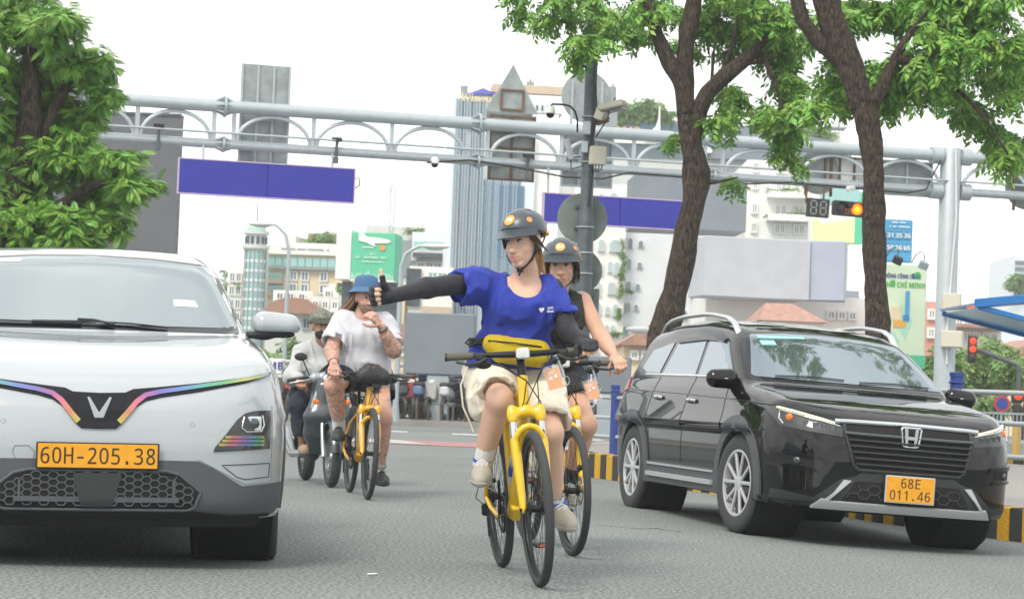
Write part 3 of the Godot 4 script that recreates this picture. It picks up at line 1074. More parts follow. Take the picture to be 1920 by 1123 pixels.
func rider_black(xf: Transform3D) -> void:
	var o := thing("person", "cyclist in a black tank top with bare arms, riding close behind the blue T-shirt", "person")
	o.transform = xf
	var sk := Color(0.56, 0.33, 0.235)
	var hc := Vector3(0.075, 1.562, 0.09)
	var hb := Basis(Vector3.UP, -0.30) * Basis(Vector3.RIGHT, 0.06)
	var g := G.new()
	var f := field(0.035)
	f.chain([hc + Vector3(0.01, -0.06, -0.03), Vector3(0.07, 1.43, 0.02), Vector3(0.07, 1.36, 0.0)], [0.048, 0.046, 0.058])
	f.bone(Vector3(-0.10, 1.36, 0.03), Vector3(0.19, 1.365, 0.03), 0.05, 0.052)
	f.bone(Vector3(0.0, 1.26, 0.03), Vector3(0.10, 1.26, 0.03), 0.105, 0.105)
	f.bone(Vector3(0.03, 1.09, -0.05), Vector3(0.09, 1.09, -0.05), 0.095, 0.095)
	f.bone(Vector3(-0.03, 0.95, -0.17), Vector3(0.13, 0.95, -0.17), 0.105, 0.105)
	f.chain([Vector3(0.205, 1.36, 0.04), Vector3(0.285, 1.165, 0.15), Vector3(0.312, 1.06, 0.325)], [0.055, 0.040, 0.025])
	f.bone(Vector3(0.292, 1.14, 0.19), Vector3(0.302, 1.10, 0.25), 0.037, 0.031)
	f.chain([Vector3(-0.12, 1.36, 0.04), Vector3(-0.21, 1.165, 0.15), Vector3(-0.27, 1.06, 0.325)], [0.052, 0.038, 0.025])
	f.chain([Vector3(0.15, 0.93, -0.13), Vector3(0.165, 0.685, 0.25)], [0.088, 0.062])
	f.chain([Vector3(0.165, 0.682, 0.25), Vector3(0.122, 0.38, 0.08)], [0.058, 0.036])
	f.chain([Vector3(0.155, 0.60, 0.18), Vector3(0.138, 0.49, 0.12)], [0.056, 0.042])
	f.chain([Vector3(-0.06, 0.93, -0.13), Vector3(-0.10, 0.81, 0.26), Vector3(-0.13, 0.53, 0.10)], [0.085, 0.058, 0.036])
	nets(g, f, 0.013, skin_tint(sk))
	head(g, hc, hb, {"skin": sk, "lips": Color(0.42, 0.14, 0.12), "brow": Color(0.08, 0.05, 0.035)})
	for sd in [1.0, -1.0]:
		var pa := field(0.008)
		var w := Vector3(0.313, 1.055, 0.328) if sd > 0 else Vector3(-0.272, 1.055, 0.328)
		hand(pa, pa, w, Vector3(0.12 * sd, -0.42, 1), Vector3(0, 1, 0.4), Vector3(-sd, 0, 0.1), [42, 68, 30], [Vector3(0.6, 0.7, -0.6), Vector3(0.2, 0.6, -1), Vector3(0.0, 0.2, -1)], 0.98)
		nets(g, pa, 0.005, skin_tint(sk))
	part(g, "body", M.skin, o)
	eyes(o, hc, hb)
	var t := field(0.05, 0.006, 16.0)
	t.bone(Vector3(0.0, 1.255, 0.035), Vector3(0.10, 1.255, 0.035), 0.113, 0.113)
	t.bone(Vector3(0.03, 1.09, -0.04), Vector3(0.09, 1.09, -0.04), 0.108, 0.108)
	t.bone(Vector3(-0.02, 0.98, -0.12), Vector3(0.12, 0.98, -0.12), 0.115, 0.115)
	for s in [-0.035, 0.135]:
		t.chain([Vector3(s, 1.30, 0.13), Vector3(s * 1.05, 1.395, 0.075), Vector3(s, 1.41, 0.01), Vector3(s, 1.36, -0.07)], [0.022, 0.018, 0.018, 0.025])
	t.holes.append([Vector3(0.05, 1.42, 0.1), Vector3(0.05, 1.38, 0.2), 0.075, 0.015])
	t.cut.append([Vector3.DOWN, -0.93])
	shape(t, 0.011, "tank_top", M.black_cloth, o)
	var s := field(0.05, 0.007, 6.0)
	s.bone(Vector3(-0.04, 0.94, -0.15), Vector3(0.14, 0.94, -0.15), 0.125, 0.125)
	s.sleeve(Vector3(0.152, 0.93, -0.10), Vector3(0.162, 0.80, 0.08), 0.102, 0.096, 0.085)
	s.sleeve(Vector3(-0.06, 0.93, -0.10), Vector3(-0.085, 0.865, 0.10), 0.10, 0.094, 0.083)
	shape(s, 0.013, "shorts", M.black_cloth, o)
	var so := field(0.02)
	so.bone(Vector3(0.13, 0.43, 0.11), Vector3(0.12, 0.34, 0.06), 0.046, 0.042)
	shape(so, 0.009, "sock", M.black_cloth, o)
	shoe(o, Vector3(0.118, 0.265, 0.0), Vector3(0.098, 0.235, 0.25), Vector3(0, 1, 0.1), M.shoe, M.sole)
	shoe(o, Vector3(-0.13, 0.445, 0.03), Vector3(-0.15, 0.425, 0.28), Vector3(0, 1, 0.1), M.shoe, M.sole)
	var h := G.new()
	for sgn in [-1.0, 1.0]:
		hair_lock(h, [hc + hb * Vector3(0.06 * sgn, 0.06, 0.06), hc + hb * Vector3(0.082 * sgn, 0.01, 0.03), hc + hb * Vector3(0.082 * sgn, -0.05, -0.03), hc + hb * Vector3(0.07 * sgn, -0.09, -0.07)], 0.022, 16, Color(0.05, 0.03, 0.02))
	part(h, "hair", M.hair, o)
	helmet("dark grey cycling helmet worn above the black tank top", xf, hc, hb, "04", M.helmet, true, 0.122)
	# shoulder strap of a backpack
	var bp := thing("backpack", "small black backpack worn over the black tank top", "bag")
	bp.transform = xf
	var bg := G.new()
	for q in [-0.09, 0.165]:
		bg.tube([Vector3(q, 1.22, 0.14), Vector3(q, 1.32, 0.13), Vector3(q, 1.40, 0.085), Vector3(q * 0.95, 1.425, 0.02), Vector3(q * 0.9, 1.38, -0.08), Vector3(q * 0.8, 1.3, -0.1)], 0.026, 8, true, false, 0.25, Vector3.RIGHT)
	part(bg, "strap", M.strap, bp)
	var bf := field(0.04)
	bf.bone(Vector3(-0.03, 1.28, -0.15), Vector3(0.12, 1.28, -0.15), 0.07, 0.07)
	bf.bone(Vector3(-0.03, 1.10, -0.19), Vector3(0.12, 1.10, -0.19), 0.085, 0.085)
	shape(bf, 0.016, "pouch", M.black_cloth, bp)


func rider_white(xf: Transform3D) -> void:
	var o := thing("person", "bearded cyclist in a white T-shirt and bucket hat with tattooed arms and legs", "person")
	o.transform = xf
	var sk := Color(0.57, 0.325, 0.245)
	var hc := Vector3(-0.025, 1.535, 0.05)
	var hb := Basis(Vector3.UP, 0.28) * Basis(Vector3.RIGHT, 0.1)
	var g := G.new()
	var f := field(0.04)
	f.chain([hc + Vector3(0.0, -0.06, -0.03), Vector3(-0.03, 1.41, 0.0), Vector3(-0.03, 1.34, -0.03)], [0.058, 0.058, 0.07])
	f.bone(Vector3(-0.17, 1.34, 0.0), Vector3(0.13, 1.34, 0.0), 0.06, 0.06)
	f.bone(Vector3(-0.07, 1.22, 0.0), Vector3(0.05, 1.22, 0.0), 0.12, 0.12)
	f.bone(Vector3(-0.05, 1.04, -0.07), Vector3(0.05, 1.04, -0.07), 0.125, 0.125)
	f.bone(Vector3(-0.08, 0.96, -0.17), Vector3(0.09, 0.96, -0.17), 0.11, 0.11)
	f.chain([Vector3(-0.213, 1.33, 0.0), Vector3(-0.275, 1.11, 0.12), Vector3(-0.278, 1.0, 0.325)], [0.06, 0.052, 0.033])
	f.bone(Vector3(-0.276, 1.085, 0.17), Vector3(-0.277, 1.04, 0.25), 0.05, 0.043)
	f.chain([Vector3(0.168, 1.33, 0.0), Vector3(0.205, 1.135, 0.16), Vector3(0.078, 1.315, 0.26)], [0.058, 0.052, 0.034])
	f.bone(Vector3(0.19, 1.16, 0.175), Vector3(0.13, 1.245, 0.225), 0.052, 0.043)
	f.chain([Vector3(-0.11, 0.93, -0.13), Vector3(-0.262, 0.845, 0.26)], [0.095, 0.07])
	f.chain([Vector3(-0.262, 0.84, 0.262), Vector3(-0.182, 0.54, 0.10)], [0.066, 0.044])
	f.chain([Vector3(-0.235, 0.77, 0.19), Vector3(-0.205, 0.65, 0.13)], [0.066, 0.052])
	f.chain([Vector3(0.12, 0.93, -0.13), Vector3(0.15, 0.61, 0.18)], [0.095, 0.066])
	f.chain([Vector3(0.15, 0.607, 0.18), Vector3(0.168, 0.20, 0.0)], [0.06, 0.04])
	f.chain([Vector3(0.156, 0.52, 0.12), Vector3(0.163, 0.38, 0.06)], [0.06, 0.048])
	var inked := [[Vector3(-0.27, 1.12, 0.12), Vector3(-0.275, 1.02, 0.30), 0.075, 0.05], [Vector3(0.2, 1.15, 0.17), Vector3(0.09, 1.30, 0.25), 0.075, 0.0], [Vector3(-0.25, 0.80, 0.24), Vector3(-0.2, 0.62, 0.15), 0.1, 0.18], [Vector3(0.16, 0.45, 0.1), Vector3(0.168, 0.25, 0.02), 0.09, 0.32]]
	nets(g, f, 0.014, skin_tint(sk, inked))
	head(g, hc, hb, {"skin": Color(0.60, 0.33, 0.26), "lips": Color(0.5, 0.2, 0.17), "brow": Color(0.25, 0.15, 0.1), "beard": Color(0.20, 0.15, 0.11), "jaw": 1.15})
	var pa := field(0.008)
	hand(pa, pa, Vector3(-0.279, 0.995, 0.33), Vector3(-0.1, -0.42, 1), Vector3(0, 1, 0.4), Vector3(1, 0, 0.1), [42, 68, 30], [Vector3(0.6, 0.7, -0.6), Vector3(0.2, 0.6, -1), Vector3(0.0, 0.2, -1)], 1.12)
	nets(g, pa, 0.006, skin_tint(sk, [[Vector3(-0.28, 1.0, 0.33), Vector3(-0.28, 0.97, 0.4), 0.05, 0.1]]))
	pa = field(0.008)
	hand(pa, pa, Vector3(0.07, 1.325, 0.265), Vector3(-0.75, 0.75, 0.25), Vector3(0.5, 0.3, 0.8), Vector3(-0.6, -0.5, 0.3), [35, 60, 30], [Vector3(0.8, 0.6, -0.5), Vector3(0.5, 0.8, -0.5), Vector3(0.2, 1, -0.4)], 1.1)
	nets(g, pa, 0.006, skin_tint(sk, [[Vector3(0.07, 1.32, 0.26), Vector3(0.03, 1.36, 0.28), 0.04, 0.1]]))
	part(g, "body", M.skin, o)
	eyes(o, hc, hb)
	var t := field(0.06, 0.013, 5.0)
	t.stretch = Vector3(1, 0.45, 1)
	t.bone(Vector3(-0.17, 1.35, 0.0), Vector3(0.125, 1.35, 0.0), 0.075, 0.075)
	t.bone(Vector3(-0.08, 1.22, 0.0), Vector3(0.055, 1.22, 0.0), 0.145, 0.145)
	t.bone(Vector3(-0.06, 1.05, -0.04), Vector3(0.055, 1.05, -0.04), 0.155, 0.155)
	t.bone(Vector3(-0.065, 0.93, -0.08), Vector3(0.075, 0.93, -0.08), 0.155, 0.155)
	t.sleeve(Vector3(-0.19, 1.34, 0.0), Vector3(-0.262, 1.165, 0.085), 0.082, 0.106, 0.086)
	t.sleeve(Vector3(0.15, 1.34, 0.0), Vector3(0.205, 1.18, 0.09), 0.082, 0.10, 0.082)
	t.cut.append([Vector3.DOWN, -0.905])
	t.holes.append([Vector3(-0.03, 1.47, 0.0), Vector3(-0.03, 1.43, 0.09), 0.082, 0.012])
	shape(t, 0.013, "t_shirt", M.white_cloth, o)
	var s := field(0.05, 0.007, 6.0)
	s.bone(Vector3(-0.09, 0.94, -0.15), Vector3(0.10, 0.94, -0.15), 0.135, 0.135)
	s.sleeve(Vector3(-0.12, 0.93, -0.10), Vector3(-0.205, 0.87, 0.13), 0.12, 0.108, 0.09)
	s.sleeve(Vector3(0.125, 0.93, -0.10), Vector3(0.143, 0.775, 0.06), 0.12, 0.112, 0.094)
	shape(s, 0.013, "shorts", M.navy_cloth, o)
	for q in [[Vector3(-0.20, 0.63, 0.145), Vector3(-0.178, 0.51, 0.08), 0.054, 0.05], [Vector3(0.165, 0.27, 0.035), Vector3(0.17, 0.17, -0.01), 0.05, 0.048]]:
		var so := field(0.02)
		so.sleeve(q[1], q[0], q[3], q[2], q[2] - 0.006)
		shape(so, 0.01, "sock", M.sock, o)
		var bd := G.new()
		bd.ring(q[0].lerp(q[1], 0.3), (q[1] - q[0]).normalized(), q[2] - 0.0045, 0.007, 24, 6)
		part(bd, "sock_stripe", M.sock_grey, o)
	shoe(o, Vector3(-0.178, 0.425, 0.03), Vector3(-0.21, 0.415, 0.305), Vector3(0, 1, 0.1), M.shoe_black, M.shoe_black, "shoe", 1.1)
	shoe(o, Vector3(0.172, 0.10, -0.06), Vector3(0.182, 0.085, 0.215), Vector3(0, 1, 0.1), M.shoe_black, M.shoe_black, "shoe", 1.1)
	var wb := G.new()
	wb.ring(Vector3(-0.278, 1.012, 0.30), Vector3(0, -0.35, 0.93).normalized(), 0.036, 0.0055, 24, 6)
	part(wb, "wristband", M.strap, o)
	wb = G.new()
	wb.ring(Vector3(0.095, 1.292, 0.25), Vector3(-0.55, 0.75, 0.4).normalized(), 0.037, 0.0055, 24, 6)
	part(wb, "wristband", M.strap, o)
	var h := G.new()
	for i in 16:
		var x := lerpf(-0.085, 0.02, i / 15.0)
		hair_lock(h, [hc + hb * Vector3(x, 0.04, -0.07), hc + hb * Vector3(x * 1.25, -0.05, -0.11), hc + hb * Vector3(x * 1.3 - 0.04, -0.13, -0.14), hc + hb * Vector3(x * 1.3 - 0.085, -0.19, -0.15)], 0.02, 8, Color(0.22, 0.125, 0.07))
	hair_lock(h, [hc + hb * Vector3(-0.08, 0.0, -0.02), hc + hb * Vector3(-0.10, -0.06, -0.05), hc + hb * Vector3(-0.14, -0.13, -0.08), hc + hb * Vector3(-0.19, -0.185, -0.1)], 0.024, 24, Color(0.25, 0.145, 0.08))
	part(h, "hair", M.hair, o)
	var bt := thing("bucket_hat", "washed blue denim bucket hat worn by the bearded cyclist", "hat")
	bt.transform = xf
	var hx := Transform3D(hb * Basis(Vector3.RIGHT, -0.16), hc + hb * Vector3(0, 0.072, -0.014))
	var hg := G.new()
	hg.lathe([Vector2(0.0, 0.108), Vector2(0.05, 0.104), Vector2(0.078, 0.093), Vector2(0.09, 0.075), Vector2(0.098, 0.02), Vector2(0.100, 0.0)], 28, hx)
	part(hg, "crown", M.denim, bt)
	var br := G.new()
	br.lathe([Vector2(0.100, 0.004), Vector2(0.120, -0.014), Vector2(0.146, -0.036), Vector2(0.146, -0.040), Vector2(0.117, -0.020), Vector2(0.094, -0.002)], 28, hx)
	part(br, "brim", M.denim, bt)


func rider_hoodie(xf: Transform3D) -> void:
	var o := thing("person", "scooter rider in a grey hoodie, dark trousers and face mask", "person")
	o.transform = xf
	var sk := Color(0.42, 0.22, 0.14)
	var hc := Vector3(-0.03, 1.345, 0.02)
	var hb := Basis(Vector3.UP, 0.15)
	var g := G.new()
	var f := field(0.04)
	f.chain([hc + Vector3(0, -0.06, -0.03), Vector3(0.01, 1.19, -0.06)], [0.052, 0.055])
	f.bone(Vector3(-0.15, 1.12, -0.08), Vector3(0.16, 1.12, -0.08), 0.055, 0.055)
	f.bone(Vector3(-0.06, 0.95, -0.1), Vector3(0.06, 0.95, -0.1), 0.11, 0.11)
	f.bone(Vector3(-0.08, 0.77, -0.2), Vector3(0.08, 0.77, -0.2), 0.11, 0.11)
	for s in [-1.0, 1.0]:
		f.chain([Vector3(0.19 * s, 1.11, -0.07), Vector3(0.27 * s, 0.90, 0.06), Vector3(0.24 * s, 0.885, 0.29)], [0.05, 0.042, 0.029])
		f.chain([Vector3(0.11 * s, 0.76, -0.15), Vector3(0.22 * s, 0.68, 0.24), Vector3(0.17 * s, 0.33, 0.16)], [0.085, 0.06, 0.036])
	nets(g, f, 0.016, skin_tint(sk))
	head(g, hc, hb, {"skin": sk, "lips": Color(0.4, 0.15, 0.12), "brow": Color(0.03, 0.02, 0.02)})
	for s in [-1.0, 1.0]:
		var pa := field(0.008)
		hand(pa, pa, Vector3(0.242 * s, 0.885, 0.295), Vector3(0.1 * s, -0.3, 1), Vector3(0, 1, 0.3), Vector3(-s, 0, 0.1), [50, 75, 40], [Vector3(0.6, 0.7, -0.6), Vector3(0.2, 0.6, -1), Vector3(0.0, 0.2, -1)], 1.05)
		nets(g, pa, 0.007, skin_tint(sk))
	part(g, "body", M.skin, o)
	eyes(o, hc, hb)
	var mk := field(0.02)
	mk.lump(hc + hb * Vector3(0, -0.062, 0.04), Vector3(0.064, 0.055, 0.066), hb)
	shape(mk, 0.008, "face_mask", M.navy_cloth, o)
	var t := field(0.06, 0.012, 6.0)
	t.stretch = Vector3(1, 0.5, 1)
	t.bone(Vector3(-0.15, 1.125, -0.08), Vector3(0.16, 1.125, -0.08), 0.078, 0.078)
	t.bone(Vector3(-0.07, 0.96, -0.09), Vector3(0.07, 0.96, -0.09), 0.145, 0.145)
	t.bone(Vector3(-0.07, 0.80, -0.15), Vector3(0.07, 0.80, -0.15), 0.145, 0.145)
	t.bone(Vector3(-0.05, 1.18, -0.11), Vector3(0.06, 1.18, -0.11), 0.08, 0.08)
	for s in [-1.0, 1.0]:
		t.chain([Vector3(0.18 * s, 1.11, -0.07), Vector3(0.275 * s, 0.90, 0.06), Vector3(0.243 * s, 0.89, 0.25)], [0.075, 0.064, 0.05])
	t.cut.append([Vector3.DOWN, -0.72])
	shape(t, 0.015, "hoodie", M.grey_cloth, o)
	var p := field(0.05, 0.01, 6.0)
	p.bone(Vector3(-0.08, 0.76, -0.19), Vector3(0.08, 0.76, -0.19), 0.125, 0.125)
	for s in [-1.0, 1.0]:
		p.bone(Vector3(0.11 * s, 0.75, -0.14), Vector3(0.225 * s, 0.675, 0.24), 0.11, 0.092)
		p.sleeve(Vector3(0.225 * s, 0.675, 0.24), Vector3(0.185 * s, 0.42, 0.185), 0.092, 0.088, 0.07)
	shape(p, 0.015, "trousers", M.navy_cloth, o)
	for s in [-1.0, 1.0]:
		var f2 := field(0.03)
		var hl := Vector3(0.165 * s, 0.255, 0.10)
		f2.bone(hl + Vector3(0, 0.04, 0.03), hl + Vector3(0.01 * s, 0.035, 0.2), 0.045, 0.05)
		f2.cut.append([Vector3.DOWN, -0.26])
		f2.holes.append([hl + Vector3(0, 0.12, 0.05), hl + Vector3(0, 0.06, 0.05), 0.035, 0.02])
		var cr := shape(f2, 0.008, "clog", M.croc, o)
		var st := G.new()
		st.tube([hl + Vector3(0.046, 0.06, 0.07), hl + Vector3(0.03, 0.085, 0.0), hl + Vector3(-0.03, 0.085, 0.0), hl + Vector3(-0.046, 0.06, 0.07)], 0.009, 6, true, false, 0.4)
		for i in 4:
			st.ball(hl + Vector3(-0.02 + (i % 2) * 0.035, 0.083, 0.14 + (i / 2) * 0.03), Vector3(0.006, 0.004, 0.006), Basis(), 8, 4)
		part(st, "heel_strap", M.croc, cr)
	helmet("camouflage pattern scooter helmet worn with the grey hoodie", xf, hc, hb, "", M.camo, true, 0.0, true)
	var sb := thing("sling_bag", "black sling bag strap across the grey hoodie", "bag")
	sb.transform = xf
	var bg := G.new()
	bg.tube([Vector3(0.14, 1.19, -0.05), Vector3(0.10, 1.09, 0.03), Vector3(0.0, 0.97, 0.075), Vector3(-0.10, 0.86, 0.03), Vector3(-0.19, 0.80, -0.08)], 0.025, 8, true, false, 0.25, Vector3(0.6, 0.7, 0))
	part(bg, "strap", M.strap, sb)
	var pf := field(0.03)
	pf.bone(Vector3(-0.20, 0.82, -0.02), Vector3(-0.20, 0.76, -0.12), 0.06, 0.07)
	shape(pf, 0.014, "pouch", M.black_cloth, sb)


# ---------------------------------------------------------------- bicycles
func wheel(parent: Node, called: String, hub: Vector3, rad: float, tr: float, rear: bool) -> void:
	var w := Node3D.new()
	w.name = called
	parent.add_child(w, true)
	w.position = hub
	var X := Vector3.RIGHT
	var g := G.new()
	g.ring(Vector3.ZERO, X, rad - tr, tr, 56, 12)
	for s in [-1.0, 1.0]:
		g.ring(X * tr * 0.62 * s, X, rad - tr * 0.35, tr * 0.16, 56, 5)
	part(g, "tyre", M.rubber, w)
	g = G.new()
	var rx := Transform3D(Basis(Vector3.BACK, -PI / 2), Vector3.ZERO)
	var r0 := rad - tr * 1.75
	g.lathe([Vector2(r0, -0.012), Vector2(r0 - 0.004, -0.013), Vector2(r0 - 0.022, -0.007), Vector2(r0 - 0.024, 0.0), Vector2(r0 - 0.022, 0.007), Vector2(r0 - 0.004, 0.013), Vector2(r0, 0.012), Vector2(r0, -0.012)], 56, rx)
	part(g, "rim", M.black_metal, w)
	g = G.new()
	for i in 28:
		var a := TAU * i / 28.0
		var b := a + (0.42 if i % 4 < 2 else -0.42)
		var sx := 0.028 if i % 2 == 0 else -0.028
		g.tube([Vector3(sx, sin(b) * 0.026, cos(b) * 0.026), Vector3(0, sin(a) * (r0 - 0.02), cos(a) * (r0 - 0.02))], 0.0013, 4, false)
	part(g, "spokes", M.spoke, w)
	g = G.new()
	g.lathe([Vector2(0.0, -0.062), Vector2(0.008, -0.062), Vector2(0.009, -0.04), Vector2(0.03, -0.036), Vector2(0.03, -0.026), Vector2(0.017, -0.02), Vector2(0.017, 0.02), Vector2(0.03, 0.026), Vector2(0.03, 0.036), Vector2(0.009, 0.04), Vector2(0.008, 0.062), Vector2(0.0, 0.062)], 16, rx)
	part(g, "hub", M.black_metal, w)
	g = G.new()
	g.ring(Vector3(0.042, 0, 0), X, 0.066, 0.011, 32, 4, 0.09)
	for i in 5:
		var a := TAU * i / 5.0
		g.bar(Vector3(0.042, sin(a) * 0.025, cos(a) * 0.025), Vector3(0.042, sin(a + 0.4) * 0.06, cos(a + 0.4) * 0.06), 0.0025, 0.008)
	part(g, "brake_disc", M.alloy, w)
	if rear:
		g = G.new()
		for i in 6:
			g.ring(Vector3(-0.022 - i * 0.004, 0, 0), X, 0.05 - i * 0.006, 0.006, 24, 4, 0.2)
		part(g, "cassette", M.spoke, w)

func bicycle(xf: Transform3D, label: String, paint: Material, by: float, crank: float, kind: String) -> void:
	var o := thing("bicycle", label, "bicycle")
	o.transform = xf
	var R := 0.345
	var fh := Vector3(0, R, 0.60)
	var rh := Vector3(0, R, -0.45)
	var bb := Vector3(0, 0.29, 0.0)
	var h0 := Vector3(0, by - 0.265, 0.43)   # head tube, lower end
	var h1 := Vector3(0, by - 0.10, 0.385)
	var st := Vector3(0, by - 0.36 + 0.04, -0.135)
	wheel(o, "front_wheel", fh, R, 0.021, false)
	wheel(o, "rear_wheel", rh, R, 0.021, true)
	var g := G.new()
	g.tube([h0, h1], [0.027, 0.025], 14)
	g.ring(h0, (h1 - h0).normalized(), 0.024, 0.006, 20, 6)
	g.tube([h0.lerp(h1, 0.25), Vector3(0, 0.60, 0.28), Vector3(0, 0.42, 0.12), bb + Vector3(0, 0.0, 0.01)], [0.026, 0.034, 0.037, 0.036], 14, true, false, 0.8)
	g.tube([h0.lerp(h1, 0.75), Vector3(0, by - 0.235, 0.18), st], [0.021, 0.02, 0.018], 12)
	g.tube([bb, st, st + (st - bb).normalized() * 0.05], [0.022, 0.019, 0.019], 12)
	g.box(bb + Vector3(0, 0.02, 0.035), Vector3(0.068, 0.085, 0.1), Basis(Vector3.RIGHT, -0.75), 0.018)
	for s in [-1.0, 1.0]:
		g.tube([bb + Vector3(0.03 * s, 0.0, -0.03), Vector3(0.052 * s, 0.27, -0.17), Vector3(0.062 * s, 0.30, -0.33), rh + Vector3(0.064 * s, 0, 0)], [0.014, 0.013, 0.011, 0.010], 10)
		g.tube([st + Vector3(0.012 * s, 0.01, -0.01), Vector3(0.048 * s, 0.56, -0.25), Vector3(0.066 * s, 0.45, -0.36), rh + Vector3(0.066 * s, 0.0, 0)], [0.011, 0.0115, 0.011, 0.010], 10)
		g.ball(rh + Vector3(0.066 * s, 0, 0), Vector3(0.007, 0.024, 0.024), Basis(), 12, 6)
	part(g, "frame", paint, o)
	# suspension fork
	var ft := Vector3(0, h0.y - 0.002, h0.z + 0.012)
	g = G.new()
	var cr := field(0.02)
	cr.bone(ft + Vector3(-0.062, -0.005, 0.008), ft + Vector3(0, 0.012, 0), 0.022, 0.026)
	cr.bone(ft + Vector3(0.062, -0.005, 0.008), ft + Vector3(0, 0.012, 0), 0.022, 0.026)
	cr.bone(ft + Vector3(-0.064, 0.022, 0.005), ft + Vector3(-0.064, -0.025, 0.018), 0.021, 0.021)
	cr.bone(ft + Vector3(0.064, 0.022, 0.005), ft + Vector3(0.064, -0.025, 0.018), 0.021, 0.021)
	nets(g, cr, 0.007)
	for s in [-1.0, 1.0]:
		var top := ft + Vector3(0.064 * s, -0.11, 0.045)
		var low := fh + Vector3(0.058 * s, 0.0, -0.004)
		g.tube([top, top.lerp(low, 0.06), top.lerp(low, 0.35), top.lerp(low, 0.8), low], [0.0205, 0.0235, 0.0225, 0.018, 0.016], 12, true, false, 1.25, Vector3.RIGHT)
		g.ball(low, Vector3(0.010, 0.02, 0.02), Basis(), 12, 6)
	var arch := []
	for i in 9:
		var a := PI * i / 8.0
		arch.append(ft + Vector3(-cos(a) * 0.062, -0.13 + sin(a) * 0.075, 0.06 + sin(a) * 0.012))
	g.tube(arch, 0.016, 10, true, false, 0.9)
	var fork := part(g, "fork", paint, o)
	g = G.new()
	for s in [-1.0, 1.0]:
		part(G.new().tube([ft + Vector3(0.064 * s, -0.03, 0.02), ft + Vector3(0.064 * s, -0.115, 0.046)], 0.0155, 12), "stanchion", M.chrome, fork)
	g = G.new()
	g.tube([fh + Vector3(-0.075, 0, 0), fh + Vector3(0.075, 0, 0)], 0.009, 8)
	g.bar(fh + Vector3(0.052, 0.09, -0.05), fh + Vector3(0.052, 0.13, -0.02), 0.028, 0.03, 0.006)
	part(g, "axle", M.black_metal, fork)
	# cockpit
	var ck := Vector3(0, by, 0.405)
	g = G.new()
	g.tube([h1, h1 + Vector3(0, 0.06, -0.015), Vector3(0, by - 0.012, 0.36)], [0.021, 0.019, 0.02], 12)
	g.tube([Vector3(0, by - 0.012, 0.36), ck], [0.02, 0.021], 12)
	part(g, "stem", M.black_metal, o)
	g = G.new()
	g.tube([Vector3(-0.335, by + 0.0, 0.345), Vector3(-0.2, by + 0.004, 0.372), Vector3(-0.06, by, 0.405), Vector3(0.06, by, 0.405), Vector3(0.2, by + 0.004, 0.372), Vector3(0.335, by + 0.0, 0.345)], [0.011, 0.011, 0.0155, 0.0155, 0.011, 0.011], 12)
	var hbr := part(g, "handlebar", M.black_metal, o)
	for s in [-1.0, 1.0]:
		g = G.new()
		var gp := []
		var gr := []
		for i in 15:
			gp.append(Vector3(lerpf(0.215, 0.335, i / 14.0) * s, by + 0.002, lerpf(0.369, 0.345, i / 14.0)))
			gr.append(0.0165 + (0.0012 if i % 2 == 0 else 0.0))
		g.tube(gp, gr, 12)
		part(g, "grip", M.grip_wrap, hbr)
		g = G.new()
		g.tube([Vector3(0.331 * s, by + 0.002, 0.346), Vector3(0.341 * s, by + 0.002, 0.344)], 0.0195, 12)
		part(g, "bar_end", M.black_plastic, hbr)
		g = G.new()
		g.box(Vector3(0.19 * s, by - 0.004, 0.385), Vector3(0.045, 0.03, 0.035), Basis(Vector3.UP, 0.2 * s), 0.008)
		g.tube([Vector3(0.165 * s, by - 0.012, 0.405), Vector3(0.2 * s, by - 0.03, 0.425), Vector3(0.25 * s, by - 0.034, 0.422), Vector3(0.30 * s, by - 0.022, 0.405)], [0.009, 0.008, 0.007, 0.006], 8, true, false, 1.5)
		g.ball(Vector3(0.172 * s, by - 0.038, 0.385), Vector3(0.038, 0.022, 0.022), Basis(), 10, 6)
		part(g, "brake_lever", M.black_plastic, hbr)
	g = G.new()
	for q in [[-0.17, 0.02], [-0.16, -0.02], [0.17, 0.015], [0.155, -0.012]]:
		g.tube([Vector3(q[0], by - 0.03, 0.41), Vector3(q[0] * 0.55, by - 0.035 - absf(q[1]), 0.465), Vector3(q[0] * 0.15 + 0.03, by - 0.12, 0.47), Vector3(q[1] * 2.0 + 0.03, by - 0.22, 0.455), Vector3(0.05 * signf(q[1]), by - 0.28, 0.42)], 0.0028, 6)
	g.tube([Vector3(0.05, by - 0.28, 0.42), Vector3(0.07, by - 0.35, 0.5), Vector3(0.066, 0.45, 0.56)], 0.0028, 6)
	part(g, "cables", M.strap, o)
	# seat
	var sp := st + (st - bb).normalized() * 0.05
	var sy := 0.93
	g = G.new()
	g.tube([sp, Vector3(0, sy - 0.03, -0.235)], 0.0135, 10)
	part(g, "seat_post", M.black_metal, o)
	var sf := field(0.05)
	sf.bone(Vector3(0, sy, -0.06), Vector3(0, sy + 0.002, -0.2), 0.018, 0.03)
	sf.bone(Vector3(-0.04, sy, -0.31), Vector3(0.04, sy, -0.31), 0.032, 0.032)
	shape(sf, 0.012, "saddle", M.black_plastic, o)
	# drivetrain
	var cs := Node3D.new()
	cs.name = "crankset"
	o.add_child(cs, true)
	cs.position = bb
	g = G.new()
	g.ring(Vector3(-0.055, 0, 0), Vector3.RIGHT, 0.072, 0.012, 36, 4, 0.12)
	g.ring(Vector3(-0.062, 0, 0), Vector3.RIGHT, 0.088, 0.004, 36, 6)
	for i in 5:
		var a := TAU * i / 5.0
		g.bar(Vector3(-0.055, 0, 0), Vector3(-0.055, sin(a) * 0.07, cos(a) * 0.07), 0.005, 0.014)
	part(g, "chainring", M.black_metal, cs)
